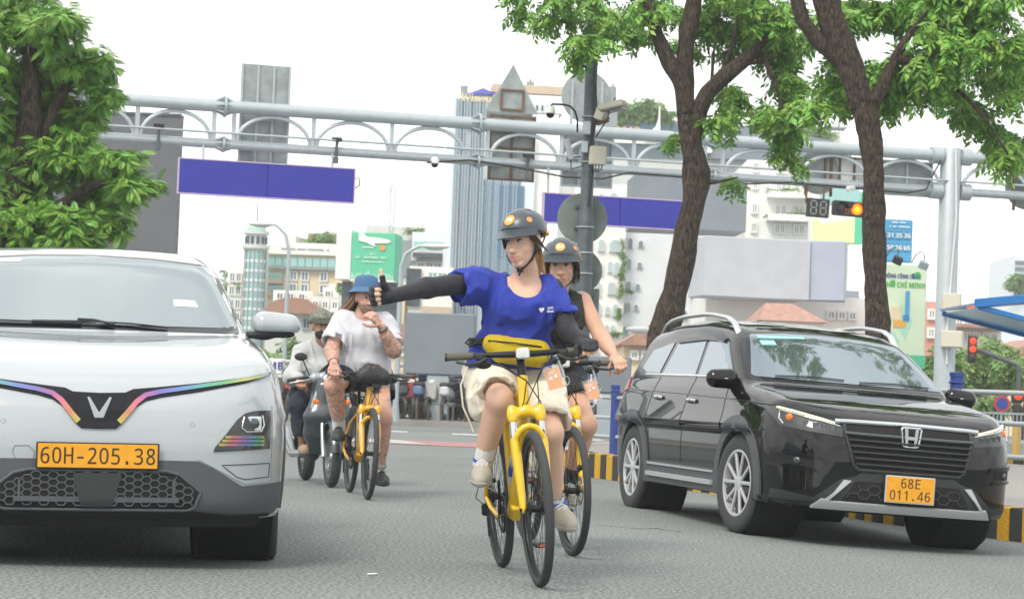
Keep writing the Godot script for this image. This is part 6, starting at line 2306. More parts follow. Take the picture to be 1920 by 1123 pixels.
func build_gantry() -> void:
	var o := thing("sign_gantry", "galvanised steel sign gantry with arched bracing spanning the road", "gantry")
	var dir := (gantry_at(1700) - gantry_at(300)).normalized()
	var yt := 5.80
	var yb := 5.11
	var p0 := gantry_at(-140)
	var p1 := gantry_at(2060)
	var g := G.new()
	g.tube([p0 + Vector3(0, yt, 0), p1 + Vector3(0, yt, 0)], 0.115, 20)
	part(g, "upper_chord", M.galv, o)
	g = G.new()
	g.tube([p0 + Vector3(0, yb, 0), p1 + Vector3(0, yb, 0)], 0.085, 18)
	part(g, "lower_chord", M.galv, o)
	g = G.new()
	g.tube([p0 + Vector3(0, yb + 0.19, 0.16), p1 + Vector3(0, yb + 0.19, 0.16)], 0.022, 8)
	part(g, "cable_rail", M.galv, o)
	var joints := [-75.0, 405.0, 885.0, 1330.0, 1778.0, 2200.0]
	for j in joints.size() - 1:
		var a := gantry_at(joints[j])
		var b := gantry_at(joints[j + 1])
		var n := 3
		var step := (a.distance_to(b) - 0.36) / n
		if joints[j] > -70.0 and joints[j] < 1700.0:
			for e in [[yt, 0.115], [yb, 0.085]]:
				g = G.new()
				g.tube([a + Vector3(0, e[0], 0) - dir * 0.02, a + Vector3(0, e[0], 0) + dir * 0.02], e[1] * 1.75, 20)
				for i in 8:
					var an := TAU * i / 8.0
					var rd := Vector3(0, cos(an), 0) + Vector3.BACK * sin(an)
					for s in [-1.0, 1.0]:
						var f := [a + Vector3(0, e[0], 0) + rd * e[1] * 1.7, a + Vector3(0, e[0], 0) + rd * e[1], a + Vector3(0, e[0], 0) + rd * e[1] + dir * 0.16 * s]
						g.face(f, rd.cross(dir))
				part(g, "flange", M.galv, o)
		for i in n + 1:
			var c := a + dir * (0.18 + step * i)
			g = G.new()
			g.bar(c + Vector3(0, yb + 0.07, 0), c + Vector3(0, yt - 0.1, 0), 0.075, 0.05, 0.0, Vector3.BACK)
			part(g, "upright", M.galv, o)
			if i < n:
				var arc := []
				for k in 17:
					var an := PI * k / 16.0
					arc.append(c + dir * (step * 0.5 - cos(an) * (step * 0.5 - 0.06)) + Vector3(0, yb + 0.06 + sin(an) * (yt - yb - 0.20), 0))
				g = G.new()
				g.tube(arc, 0.04, 8, true, false, 0.6)
				part(g, "arch", M.galv, o)
	# right-hand post
	var pp := gantry_at(1776)
	g = G.new()
	g.lathe([Vector2(0.205, 0.0), Vector2(0.205, yt + 0.12), Vector2(0.18, yt + 0.16), Vector2(0.0, yt + 0.17)], 28, Transform3D(Basis(), pp))
	for y in [yt, yb]:
		for s in [-1.0, 1.0]:
			g.tube([pp + Vector3(0, y, 0) + dir * 0.2 * s, pp + Vector3(0, y, 0) + dir * 0.42 * s], 0.17, 18)
	part(g, "post", M.galv, o)
	var lp := gantry_at(-60)
	g = G.new()
	g.lathe([Vector2(0.205, 0.0), Vector2(0.205, yt + 0.16), Vector2(0.0, yt + 0.17)], 28, Transform3D(Basis(), lp))
	part(g, "post", M.galv, o)
	g = G.new()
	var cab := []
	for q in [[800, 305], [880, 300], [960, 312], [1010, 322], [1060, 332], [1130, 335], [1180, 324], [1260, 330], [1400, 345], [1480, 342], [1600, 352], [1700, 362], [1738, 355], [1752, 325], [1768, 296], [1772, 288]]:
		var c := gantry_at(q[0])
		cab.append(at(q[0], q[1], -c.z - 0.15))
	g.tube(cab, 0.016, 6)
	part(g, "cable", M.strap, o)
	g = G.new()
	g.tube([pp + Vector3(0.05, yt + 0.1, 0.24), pp + Vector3(0.1, 4.6, 0.235), pp + Vector3(0.03, 3.3, 0.23), pp + Vector3(-0.02, 2.3, 0.24), pp + Vector3(0.0, 1.7, 0.24)], 0.02, 6)
	part(g, "cable", M.white_plastic, o)
	# equipment boxes on the post
	for q in [[570, "upper", 0.36, 0.42], [636, "lower", 0.42, 0.33]]:
		var b := thing("junction_box", "beige %s junction box on the gantry post" % q[1], "box", at(1786, q[0], -pp.z - 0.34))
		b.rotation.y = -0.25
		g = G.new()
		g.box(Vector3.ZERO, Vector3(q[2], q[3], 0.2), Basis(), 0.015)
		part(g, "case", M.beige_box, b)
		g = G.new()
		g.box(Vector3(0, 0, 0.103), Vector3(q[2] * 0.88, q[3] * 0.88, 0.012), Basis(), 0.004)
		part(g, "door", M.beige_box, b)
	# blue direction boards
	var turn := atan2(-dir.z, dir.x)
	for q in [[325.0, 655.0, 297.0, 362.0, "blank blue board hung from the gantry near the leafy tree", [370.0, 613.0]], [1012.0, 1296.0, 362.0, 417.0, "blank blue board hung from the gantry behind the round grey disc", [1020.0, 1280.0]]]:
		var a := gantry_at(q[0])
		var b := gantry_at(q[1])
		var d := -(a.z + b.z) * 0.5
		var w := a.distance_to(b)
		var ya := at(q[0], q[2], -a.z).y
		var h: float = (q[3] - q[2]) / FOCAL * d
		var s := thing("blue_board", q[4], "sign", (a + b) * 0.5 + Vector3(0, ya - h * 0.5, 0.1), turn, "blue boards on the gantry")
		for e in [-1.0, 1.0]:
			g = G.new()
			g.box(Vector3(w * 0.25 * e, 0, 0), Vector3(w * 0.5 - 0.008, h, 0.1), Basis(), 0.006)
			part(g, "face_panel", M.blue_sign, s)
		g = G.new()
		for e in [-1.0, 1.0]:
			g.box(Vector3(0, h * 0.5 * e, 0), Vector3(w + 0.03, 0.022, 0.116))
			g.box(Vector3((w * 0.5 + 0.004) * e, 0, 0), Vector3(0.022, h - 0.022, 0.116))
		part(g, "edge_frame", M.sign_edge, s)
		for x in q[5]:
			var c: Vector3 = gantry_at(x)
			g = G.new()
			var lx: float = (c - (a + b) * 0.5).dot(dir)
			g.tube([Vector3(lx, h * 0.5, 0), Vector3(lx, yb - (ya - h * 0.5), -0.05)], 0.022, 8)
			part(g, "hanger", M.galv, s)
		if q[0] < 600:
			g = G.new()
			g.tube([Vector3(w * 0.5, 0.12, 0.05), Vector3(w * 0.5 + 0.08, 0.16, 0.05), Vector3(w * 0.5 + 0.1, 0.02, 0.05), Vector3(w * 0.5 + 0.02, -0.04, 0.05)], 0.012, 6)
			part(g, "loose_wire", M.strap, s)

# the grey backs of traffic signs fixed to the gantry
func sign_back(called: String, label: String, kind: String, px: float, py: float, wpx: float, hpx: float, cols: int, rows: int, m: Material, rail: Material, behind: bool) -> Node3D:
	var c := gantry_at(px)
	var d := -c.z + (0.22 if behind else -0.22)
	var w := wpx / FOCAL * d
	var h := hpx / FOCAL * d
	var o := thing(called, label, "sign", at(px, py, d), 0.25)
	var g := G.new()
	if kind == "disc":
		g.lathe([Vector2(0.0, -0.012), Vector2(w * 0.5, -0.012), Vector2(w * 0.5 + 0.006, 0.0), Vector2(w * 0.5, 0.012), Vector2(0.0, 0.012)], 40, Transform3D(Basis(Vector3.RIGHT, PI / 2), Vector3.ZERO))
	elif kind == "triangle":
		g.prism(poly([-w * 0.5, -h * 0.5, w * 0.5, -h * 0.5, 0.0, h * 0.5]), -0.01, 0.01)
	else:
		g.box(Vector3.ZERO, Vector3(w, h, 0.024), Basis(), 0.004)
	part(g, "plate", m, o)
	if kind == "rect":
		for i in cols + 1:
			part(G.new().box(Vector3(lerpf(-w * 0.5 + 0.02, w * 0.5 - 0.02, float(i) / cols), 0, 0.03), Vector3(0.04, h, 0.034)), "frame_rail", rail, o)
		for i in (rows + 1 if rows > 0 else 0):
			part(G.new().box(Vector3(0, lerpf(-h * 0.5 + 0.02, h * 0.5 - 0.02, float(i) / rows), 0.034), Vector3(w, 0.036, 0.034)), "cross_rail", rail, o)
	elif kind == "triangle":
		for s in [-1.0, 1.0]:
			part(G.new().box(Vector3(w * 0.21 * s, -h * 0.24, 0.03), Vector3(0.035, h * 0.40, 0.03)), "frame_rail", rail, o)
			part(G.new().box(Vector3(0, -h * 0.24 + h * 0.2 * s, 0.03), Vector3(w * 0.42, 0.035, 0.034)), "cross_rail", rail, o)
	else:
		for s in [-1.0, 1.0]:
			part(G.new().box(Vector3(w * 0.3 * s, -h * 0.12, 0.03), Vector3(0.05, h * 0.85, 0.034)), "frame_rail", rail, o)
	return o

func build_signs() -> void:
	sign_back("road_sign", "tall grey back of a road sign panel standing above the gantry", "rect", 495, 216, 94, 190, 3, 0, M.sign_back, M.galv, true)
	sign_back("warning_sign", "grey back of a triangular warning sign above the gantry", "triangle", 961, 166, 102, 92, 0, 0, M.sign_back, M.rusty, true)
	sign_back("road_sign", "square sign back with a rusty frame below the triangular sign", "rect", 959, 278, 90, 124, 2, 4, M.sign_back, M.rusty, true)
	sign_back("round_sign", "round grey sign back above the gantry behind the lamp pole", "disc", 1100, 182, 97, 97, 0, 0, M.sign_back, M.galv, true)
	sign_back("road_sign", "square grey sign back behind the lamp pole", "rect", 1101, 298, 100, 108, 3, 2, M.sign_back, M.galv, true)
	sign_back("round_sign", "round stained sign back on the gantry above the countdown display", "disc", 1535, 322, 84, 84, 0, 0, M.sign_back, M.rusty, true)
	sign_back("road_sign", "rust streaked white sign back beside the countdown display", "rect", 1588, 322, 92, 56, 3, 1, M.white_wall, M.rusty, true)
	sign_back("road_sign", "pale sign back on the gantry next to its tall post", "rect", 1700, 335, 105, 66, 2, 1, M.sign_back, M.galv, true)
	sign_back("round_sign", "round grey sign back beyond the gantry post", "disc", 1925, 350, 86, 86, 0, 0, M.sign_back2, M.rusty, true)
	# cameras and sensors on the gantry
	for q in [[296, 262, "over the dark wall"], [630, 288, "above the blue board's end"], [989, 318, "in front of the rusty framed panel"]]:
		var c := gantry_at(q[0])
		var o := thing("traffic_sensor", "small box sensor on the gantry %s" % q[2], "sensor", at(q[0], q[1], -c.z - 0.14), 0.1, "box sensors on the gantry")
		var g := G.new()
		g.box(Vector3(0, 0.26, 0), Vector3(0.19, 0.075, 0.14), Basis(Vector3.RIGHT, 0.2), 0.01)
		part(g, "housing", M.black_plastic, o)
		g = G.new()
		g.tube([Vector3(0, -0.1, 0), Vector3(0, 0.1, 0), Vector3(0.01, 0.23, 0)], [0.022, 0.026, 0.03], 8)
		g.box(Vector3(0, -0.12, 0), Vector3(0.09, 0.12, 0.09), Basis(), 0.01)
		part(g, "bracket", M.galv_dark, o)
	for q in [[815, 306, "under the gantry"], [1032, 212, "on a curved arm of the lamp pole"]]:
		var d := -gantry_at(q[0]).z - 0.12 if q[0] < 900 else 26.9
		var k := 1.0 if q[0] < 900 else 0.72
		var o := thing("dome_camera", "white dome camera %s" % q[2], "camera", at(q[0], q[1], d))
		var g := G.new()
		g.lathe([Vector2(0.0, 0.12), Vector2(0.05, 0.115), Vector2(0.075, 0.08), Vector2(0.082, 0.0), Vector2(0.07, -0.01)], 18, Transform3D(Basis.from_scale(Vector3.ONE * k), Vector3.ZERO))
		part(g, "housing", M.white_plastic, o)
		g = G.new()
		g.ball(Vector3(0, -0.015, 0) * k, Vector3.ONE * 0.07 * k, Basis(), 16, 8, -1.0, 0.1)
		part(g, "dome", M.gloss_black, o)
		g = G.new()
		if k < 1.0:
			g.tube([Vector3(0.0, 0.08, 0), Vector3(0.02, 0.11, 0), Vector3(0.16, 0.11, 0), Vector3(0.24, 0.09, 0), Vector3(0.3, 0.03, 0), Vector3(0.33, -0.07, 0), Vector3(0.335, -0.22, 0)], 0.012, 8)
			part(g, "arm", M.black_metal, o)
		else:
			g.tube([Vector3(0, 0.1, 0), Vector3(0, 0.2, -0.1)], 0.02, 8)
			part(g, "bracket", M.galv, o)
	var c := gantry_at(1595)
	var bc := thing("bullet_camera", "white bullet camera clamped to the gantry above the traffic light", "camera", at(1596, 353, -c.z - 0.2), -0.6)
	var bg := G.new()
	bg.box(Vector3.ZERO, Vector3(0.1, 0.09, 0.26), Basis(Vector3.RIGHT, 0.15), 0.02)
	part(bg, "housing", M.white_plastic, bc)
	bg = G.new()
	bg.tube([Vector3(-0.08, 0.18, -0.05), Vector3(-0.1, 0.0, -0.05), Vector3(-0.06, -0.12, -0.02)], 0.012, 6)
	part(bg, "bracket", M.white_plastic, bc)
	# countdown display and the traffic light
	c = gantry_at(1534)
	var cd := thing("countdown_display", "two digit countdown display reading 88 hung from the gantry", "signal", at(1534, 390, -c.z - 0.1), 0.12)
	cd.rotation.z = -0.04
	bg = G.new()
	bg.box(Vector3.ZERO, Vector3(0.44, 0.36, 0.12), Basis(), 0.012)
	part(bg, "case", M.black_plastic, cd)
	for s in [-1.0, 1.0]:
		var dg := Node3D.new()
		dg.name = "digit"
		cd.add_child(dg, true)
		dg.position = Vector3(0.095 * s, 0, 0.064)
		for e in [[0, 0.125, 1], [0, 0, 1], [0, -0.125, 1], [-0.055, 0.0625, 0], [0.055, 0.0625, 0], [-0.055, -0.0625, 0], [0.055, -0.0625, 0]]:
			bg = G.new()
			bg.box(Vector3(e[0], e[1], 0), Vector3(0.085 if e[2] else 0.024, 0.024 if e[2] else 0.098, 0.01), Basis(), 0.004)
			part(bg, "segment", M.segment, dg)
	bg = G.new()
	bg.tube([Vector3(-0.24, 0.62, 0), Vector3(-0.24, 0.08, 0), Vector3(-0.2, 0.08, 0)], 0.022, 6)
	bg.tube([Vector3(0.1, 0.18, 0), Vector3(0.1, 0.42, 0)], 0.022, 6)
	part(bg, "hanger", M.rusty, cd)
	var tl := thing("traffic_light", "horizontal traffic light with its amber lamp lit, hung from the gantry", "signal", at(1606, 393, -gantry_at(1606).z - 0.1), 0.12)
	tl.rotation.z = -0.04
	bg = G.new()
	bg.box(Vector3.ZERO, Vector3(0.96, 0.29, 0.14), Basis(), 0.03)
	part(bg, "case", M.black_plastic, tl)
	for i in 3:
		var x := -0.31 + i * 0.31
		bg = G.new()
		bg.ball(Vector3(x, 0, 0.072), Vector3(0.112, 0.112, 0.03), Basis(), 20, 8)
		part(bg, "lamp", [M.lens_dark, M.lamp_amber, M.lens_dark][i], tl)
		bg = G.new()
		bg.lathe([Vector2(0.128, 0.0), Vector2(0.128, 0.14), Vector2(0.122, 0.14), Vector2(0.122, 0.0)], 20, Transform3D(Basis(Vector3.RIGHT, PI / 2), Vector3(x, 0, 0.06)), PI * 1.0, TAU)
		part(bg, "visor", M.black_plastic, tl)
	var am := OmniLight3D.new()
	am.name = "amber_glow"
	am.light_color = Color(1.0, 0.45, 0.05)
	am.light_energy = 0.25
	am.light_size = 0.1
	am.omni_range = 6.0
	am.omni_attenuation = 2.0
	am.shadow_enabled = true
	tl.add_child(am)
	am.position = Vector3(0, 0, 0.16)


func build_pole() -> void:
	var d := 27.0
	var base := at(1088, 700, d)
	base.y = 0.0
	var o := thing("lamp_pole", "dark grey steel pole carrying a floodlight and round sign discs", "pole", base)
	var g := G.new()
	g.lathe([Vector2(0.105, 0.0), Vector2(0.10, 0.3), Vector2(0.098, 3.0), Vector2(0.078, 3.1), Vector2(0.074, 6.2)], 22)
	part(g, "shaft", M.galv_dark, o)
	for y in [1.9, 2.3, 2.55, 2.86, 3.65, 4.2]:
		g = G.new()
		g.ring(Vector3(0, y, 0), Vector3.UP, 0.1 if y < 3.05 else 0.085, 0.014, 20, 6)
		part(g, "clamp", M.sign_back, o)
	g = G.new()
	g.tube([Vector3(0.05, 4.6, 0.1), Vector3(0.09, 4.2, 0.12), Vector3(0.03, 3.9, 0.13), Vector3(0.06, 3.5, 0.12), Vector3(0.02, 3.1, 0.12)], 0.01, 6)
	g.tube([Vector3(0.3, 4.45, 0.0), Vector3(0.2, 4.15, 0.1), Vector3(0.08, 3.95, 0.12)], 0.008, 6)
	g.tube([Vector3(-0.22, 3.75, 0.05), Vector3(-0.2, 3.55, 0.1), Vector3(-0.05, 3.6, 0.12)], 0.008, 6)
	part(g, "cable", M.strap, o)
	g = G.new()
	g.box(Vector3(-0.03, 4.05, 0.12), Vector3(0.09, 0.16, 0.09), Basis(), 0.01)
	g.box(Vector3(-0.05, 3.82, 0.12), Vector3(0.08, 0.14, 0.08), Basis(), 0.01)
	part(g, "relay_box", M.galv, o)
	for q in [[1092, 410, 0.305, "upper round grey disc on the lamp pole", M.sign_back2], [1090, 508, 0.255, "lower round grey disc on the lamp pole", M.sign_back2]]:
		var s := thing("sign_disc", q[3], "sign", at(q[0], q[1], d + 0.13), 0.1)
		g = G.new()
		g.lathe([Vector2(0.0, -0.008), Vector2(q[2], -0.008), Vector2(q[2] + 0.004, 0.0), Vector2(q[2], 0.008), Vector2(0.0, 0.008)], 44, Transform3D(Basis(Vector3.RIGHT, PI / 2), Vector3.ZERO))
		part(g, "plate", q[4], s)
		g = G.new()
		for e in [-0.12, 0.14]:
			g.box(Vector3(0, e, 0.02), Vector3(0.2, 0.035, 0.03), Basis(), 0.004)
		part(g, "bracket", M.galv_dark, s)
	var rp := thing("sign_plate", "rectangular grey plate below the round discs on the lamp pole", "sign", at(1100, 573, d + 0.13), 0.1)
	g = G.new()
	g.box(Vector3.ZERO, Vector3(0.30, 0.42, 0.012), Basis(), 0.003)
	part(g, "plate", M.sign_back2, rp)
	g = G.new()
	g.box(Vector3(-0.03, 0.1, 0.015), Vector3(0.22, 0.03, 0.02))
	g.box(Vector3(-0.03, -0.1, 0.015), Vector3(0.22, 0.03, 0.02))
	part(g, "bracket", M.galv_dark, rp)
	var fl := thing("floodlight", "beige floodlight on a bracket of the lamp pole", "lamp", at(1146, 205, d - 0.1), -0.3)
	g = G.new()
	g.box(Vector3(0.02, 0.04, 0), Vector3(0.34, 0.09, 0.26), Basis(Vector3.BACK, 0.22), 0.03)
	g.box(Vector3(-0.12, -0.06, 0), Vector3(0.12, 0.16, 0.2), Basis(Vector3.BACK, -0.3), 0.02)
	part(g, "housing", M.beige_box, fl)
	g = G.new()
	g.box(Vector3(0.03, -0.012, 0), Vector3(0.27, 0.02, 0.21), Basis(Vector3.BACK, 0.22), 0.006)
	part(g, "lens", M.lens, fl)
	g = G.new()
	g.tube([Vector3(-0.27, -0.17, 0), Vector3(-0.08, -0.15, 0), Vector3(-0.02, -0.1, 0)], 0.018, 8)
	g.box(Vector3(-0.1, -0.16, 0), Vector3(0.16, 0.03, 0.06), Basis(Vector3.BACK, 0.3), 0.006)
	part(g, "bracket", M.rusty, fl)
	var bx := thing("equipment_box", "cream plastic equipment box strapped to the lamp pole", "box", at(1121, 292, d - 0.14), 0.2)
	g = G.new()
	g.box(Vector3.ZERO, Vector3(0.20, 0.225, 0.11), Basis(), 0.014)
	part(g, "case", M.beige_box, bx)
	g = G.new()
	for i in 4:
		g.tube([Vector3(-0.06 + i * 0.04, -0.11, 0), Vector3(-0.055 + i * 0.035, -0.16, 0.01), Vector3(-0.09 + i * 0.03, -0.2, 0)], 0.007, 6)
	part(g, "cable", M.strap, bx)
	var an := thing("panel_antenna", "small tilted grey panel antenna on the lamp pole", "antenna", at(1067, 280, d - 0.1), 0.0)
	an.rotation.z = 0.3
	g = G.new()
	g.box(Vector3.ZERO, Vector3(0.07, 0.26, 0.05), Basis(Vector3.UP, 0.5), 0.01)
	part(g, "case", M.galv, an)
	g = G.new()
	g.tube([Vector3(0.02, -0.1, 0), Vector3(0.12, -0.12, 0)], 0.012, 6)
	part(g, "bracket", M.galv_dark, an)


# ---------------------------------------------------------------- trees
func leaf_spray(kind: int) -> ArrayMesh:
	var g := G.new()
	var r := RandomNumberGenerator.new()
	r.seed = 77 + kind
	if kind == 0:
		# feathery frond
		var n := 15
		for i in n:
			for s in [-1.0, 1.0]:
				var t := (i + 0.6) / n
				var p := Vector3(0, -0.10 * t * t, 0.34 * t)
				var d := Vector3(s, -0.25, 0.55).normalized()
				var l := 0.085 * sin(PI * (0.18 + 0.78 * t)) + 0.02
				leaf(g, p, d, Vector3(0, 1, 0.1), l, l * 0.12)
	else:
		for i in 9:
			var t := (i + 0.5) / 9.0
			var p := Vector3(0, -0.09 * t * t, 0.26 * t)
			var a := (1.0 if i % 2 else -1.0) * r.randf_range(0.6, 1.2)
			var d := Vector3(sin(a), r.randf_range(-0.75, -0.15), cos(a)).normalized()
			leaf(g, p, d, Vector3(r.randf_range(-0.3, 0.3), 1, r.randf_range(-0.3, 0.3)), r.randf_range(0.085, 0.12), 0.026)
	g.tube([Vector3(0, 0.0, -0.02), Vector3(0, -0.025, 0.17), Vector3(0, -0.09, 0.3)], 0.0035, 3, false)
	return g.mesh()

func leaf(g: G, p: Vector3, d: Vector3, up: Vector3, l: float, w: float) -> void:
	var s := d.cross(up).normalized()
	var n := s.cross(d).normalized()
	var a := g.vert(p, n)
	var b := g.vert(p + d * l * 0.42 + s * w - n * w * 0.25, (n + s * 0.35).normalized())
	var c := g.vert(p + d * l * 0.42 - s * w - n * w * 0.25, (n - s * 0.35).normalized())
	var e := g.vert(p + d * l - n * l * 0.16, n)
	var m := g.vert(p + d * l * 0.45, n)
	g.tri(a, b, m); g.tri(a, m, c); g.tri(b, e, m); g.tri(m, e, c)

func crown(parent: Node, spray: ArrayMesh, blobs: Array, tone: Color, size: float, droop: float) -> void:
	var total := 0
	for b in blobs:
		total += b[2]
	var mm := MultiMesh.new()
	mm.transform_format = MultiMesh.TRANSFORM_3D
	mm.use_colors = true
	mm.mesh = spray
	mm.instance_count = total
	var i := 0
	for b in blobs:
		# leaves sit in clumps at the ends of twigs, with gaps between
		var clumps := []
		for k in maxi(2, b[2] / 26):
			clumps.append(b[0] + Vector3(rng.randfn(), rng.randfn(), rng.randfn()).normalized() * b[1] * pow(rng.randf(), 0.4))
		for k in b[2]:
			var u := Vector3(rng.randfn(), rng.randfn(), rng.randfn()).normalized()
			var p: Vector3 = clumps[k % clumps.size()] + u * b[1] * pow(rng.randf(), 0.6) * 0.31
			var out := (Vector3(u.x, u.y * 0.4 - droop, u.z) + Vector3(rng.randfn(), rng.randfn() * 0.5, rng.randfn()) * 0.45).normalized()
			var x := Vector3.UP.cross(out).normalized()
			var bs := Basis(x, out.cross(x), out) * Basis(Vector3.BACK, rng.randfn() * 0.5)
			mm.set_instance_transform(i, Transform3D(bs.scaled_local(Vector3.ONE * size * rng.randf_range(0.7, 1.25)), p - parent.position))
			# no two leaves are quite the same green: young ones yellower
			mm.set_instance_color(i, Color(tone.r * rng.randf_range(0.8, 1.25), tone.g * rng.randf_range(0.92, 1.08), tone.b))
			i += 1
	var o := MultiMeshInstance3D.new()
	o.name = "crown"
	o.multimesh = mm
	o.material_override = M.leaf
	o.set_meta("kind", "stuff")
	parent.add_child(o, true)

func limb(g: G, pts: Array, rs: Array) -> void:
	# a knobbly tapered tube through the points
	var path := []
	var rr := []
	for i in pts.size() - 1:
		for k in 6:
			var t := k / 6.0
			var p0: Vector3 = pts[maxi(i - 1, 0)]
			var p3: Vector3 = pts[mini(i + 2, pts.size() - 1)]
			path.append(pts[i].cubic_interpolate(pts[i + 1], p0, p3, t))
			rr.append(lerpf(rs[i], rs[i + 1], t))
	path.append(pts[-1]); rr.append(rs[-1])
	var s0 := g.v.size()
	g.tube(path, rr, 20)
	for i in range(s0, g.v.size()):
		var p := g.v[i]
		g.v[i] = p + g.n[i] * (noise.get_noise_3d(p.x * 3.0, p.y * 1.6, p.z * 3.0) * 0.05 + noise.get_noise_3d(p.x * 14.0, p.y * 3.0, p.z * 14.0) * 0.014) * clampf(rr[0] * 5.0, 0.3, 1.2)

func build_trees() -> void:
	var frond := leaf_spray(0)
	var spray := leaf_spray(1)
	var leaf_green := Color(0.17, 0.36, 0.055)
	# feathery tree by the white car
	var d := 24.0
	var base := at(20, 760, d)
	base.y = 0.0
	var o := thing("flame_tree", "bright green feathery tree behind the white car", "tree", base)
	var g := G.new()
	limb(g, [Vector3.ZERO, Vector3(0.05, 1.0, 0), Vector3(-0.1, 2.2, 0.1), Vector3(0.05, 3.4, 0), Vector3(0.0, 4.6, 0)], [0.26, 0.2, 0.18, 0.13, 0.07])
	limb(g, [Vector3(-0.1, 2.0, 0.1), Vector3(0.4, 2.6, 0.1), Vector3(0.9, 2.9, 0.2), Vector3(1.3, 3.0, 0.2)], [0.1, 0.07, 0.05, 0.02])
	limb(g, [Vector3(0.0, 2.9, 0.05), Vector3(0.25, 3.6, -0.1), Vector3(0.45, 4.1, -0.1), Vector3(0.5, 4.4, 0)], [0.09, 0.06, 0.04, 0.02])
	limb(g, [Vector3(-0.1, 2.4, 0.1), Vector3(-0.5, 2.9, 0.1), Vector3(-0.8, 3.2, 0.2)], [0.1, 0.07, 0.03])
	part(g, "trunk", M.bark, o)
	var bl := []
	for q in [[40, 40, 95, 60, 420], [110, 55, 60, 45, 220], [150, 110, 55, 35, 200], [175, 130, 50, 32, 170], [60, 140, 85, 60, 420], [190, 185, 32, 25, 90], [20, 230, 80, 60, 360], [120, 215, 70, 55, 330], [130, 290, 75, 45, 330], [220, 300, 50, 30, 190], [245, 350, 45, 30, 180], [190, 370, 60, 40, 260], [60, 330, 80, 60, 380], [20, 400, 70, 60, 320], [120, 420, 70, 45, 300], [215, 420, 30, 28, 110], [60, 455, 70, 30, 220], [160, 460, 40, 22, 110], [-40, 150, 80, 110, 350], [-50, 380, 80, 100, 350], [-20, -40, 120, 60, 300]]:
		bl.append([at(q[0], q[1], d + rng.randf_range(-0.7, 0.7)), Vector3(q[2], q[3], (q[2] + q[3]) * 0.6) / FOCAL * d, int(q[4] * 2.6)])
	crown(o, frond, bl, leaf_green, 0.43, 0.3)
	# two street trees on the median
	d = 26.0
	base = at(1232, 700, d)
	base.y = 0.15
	o = thing("street_tree", "forked street tree with a knotted brown trunk beside the lamp pole", "tree", base, 0.0, "street trees on the median")
	g = G.new()
	var P := func(px: float, py: float, off := 0.0) -> Vector3: return at(px, py, 26.0 + off) - base
	limb(g, [P.call(1228, 775), P.call(1240, 650), P.call(1262, 565), P.call(1288, 450), P.call(1304, 360), P.call(1306, 320), P.call(1296, 270), P.call(1290, 215)], [0.20, 0.17, 0.155, 0.145, 0.148, 0.16, 0.125, 0.11])
	limb(g, [P.call(1296, 275), P.call(1289, 225), P.call(1278, 160), P.call(1245, 95), P.call(1222, 30), P.call(1205, -60)], [0.118, 0.118, 0.105, 0.085, 0.075, 0.06])
	limb(g, [P.call(1288, 215), P.call(1284, 120), P.call(1296, 40), P.call(1310, -60)], [0.12, 0.10, 0.095, 0.08])
	limb(g, [P.call(1298, 270), P.call(1306, 220), P.call(1335, 165), P.call(1390, 120), P.call(1430, 80), P.call(1480, 30)], [0.11, 0.115, 0.10, 0.085, 0.05, 0.012])
	limb(g, [P.call(1395, 118), P.call(1430, 112), P.call(1465, 105)], [0.05, 0.03, 0.008])
	limb(g, [P.call(1318, 345), P.call(1345, 342), P.call(1385, 332)], [0.02, 0.012, 0.005])
	limb(g, [P.call(1430, 100), P.call(1462, 180), P.call(1482, 290)], [0.035, 0.02, 0.006])
	limb(g, [P.call(1335, 165), P.call(1338, 100), P.call(1350, 40)], [0.03, 0.02, 0.008])
	limb(g, [P.call(1345, 155), P.call(1372, 90), P.call(1385, 20)], [0.03, 0.02, 0.008])
	part(g, "trunk", M.bark, o)
	bl = []
	for q in [[990, 10, 45, 22, 90], [1070, 20, 60, 45, 230], [1090, 75, 45, 35, 140], [1150, 30, 60, 40, 210], [1200, 60, 40, 30, 90], [1240, 5, 60, 30, 160], [1330, 30, 60, 50, 260], [1390, 60, 60, 45, 240], [1460, 60, 60, 60, 300], [1460, 140, 40, 50, 170], [1375, 190, 35, 45, 120], [1350, 215, 22, 22, 50], [1465, 200, 26, 40, 100], [1475, 260, 20, 32, 70], [1440, 215, 28, 30, 80], [1430, 20, 60, 40, 220], [1480, 100, 50, 50, 200], [1270, 80, 40, 40, 90], [1265, 248, 16, 12, 30], [1362, 336, 24, 12, 40], [1478, 285, 16, 22, 50], [1100, -60, 140, 50, 300], [1350, -60, 140, 60, 350]]:
		bl.append([at(q[0], q[1], d + rng.randf_range(-0.1, 1.3)), Vector3(q[2], q[3], (q[2] + q[3]) * 0.6) / FOCAL * d, int(q[4] * 0.72)])
	crown(o, spray, bl, leaf_green, 0.80, 0.5)
	d = 23.5
	base = at(1652, 700, d)
	base.y = 0.12
	o = thing("street_tree", "straight trunked street tree standing behind the black SUV", "tree", base, 0.0, "street trees on the median")
	g = G.new()
	var Q := func(px: float, py: float, off := 0.0) -> Vector3: return at(px, py, 23.5 + off) - base
	limb(g, [Q.call(1652, 760), Q.call(1650, 640), Q.call(1643, 540), Q.call(1638, 430), Q.call(1640, 330), Q.call(1630, 240), Q.call(1622, 190)], [0.16, 0.135, 0.122, 0.115, 0.118, 0.122, 0.15])
	limb(g, [Q.call(1618, 200), Q.call(1590, 110), Q.call(1560, 40), Q.call(1540, -60)], [0.13, 0.145, 0.15, 0.14])
	limb(g, [Q.call(1632, 200), Q.call(1655, 165), Q.call(1690, 90), Q.call(1740, 20)], [0.10, 0.08, 0.05, 0.012])
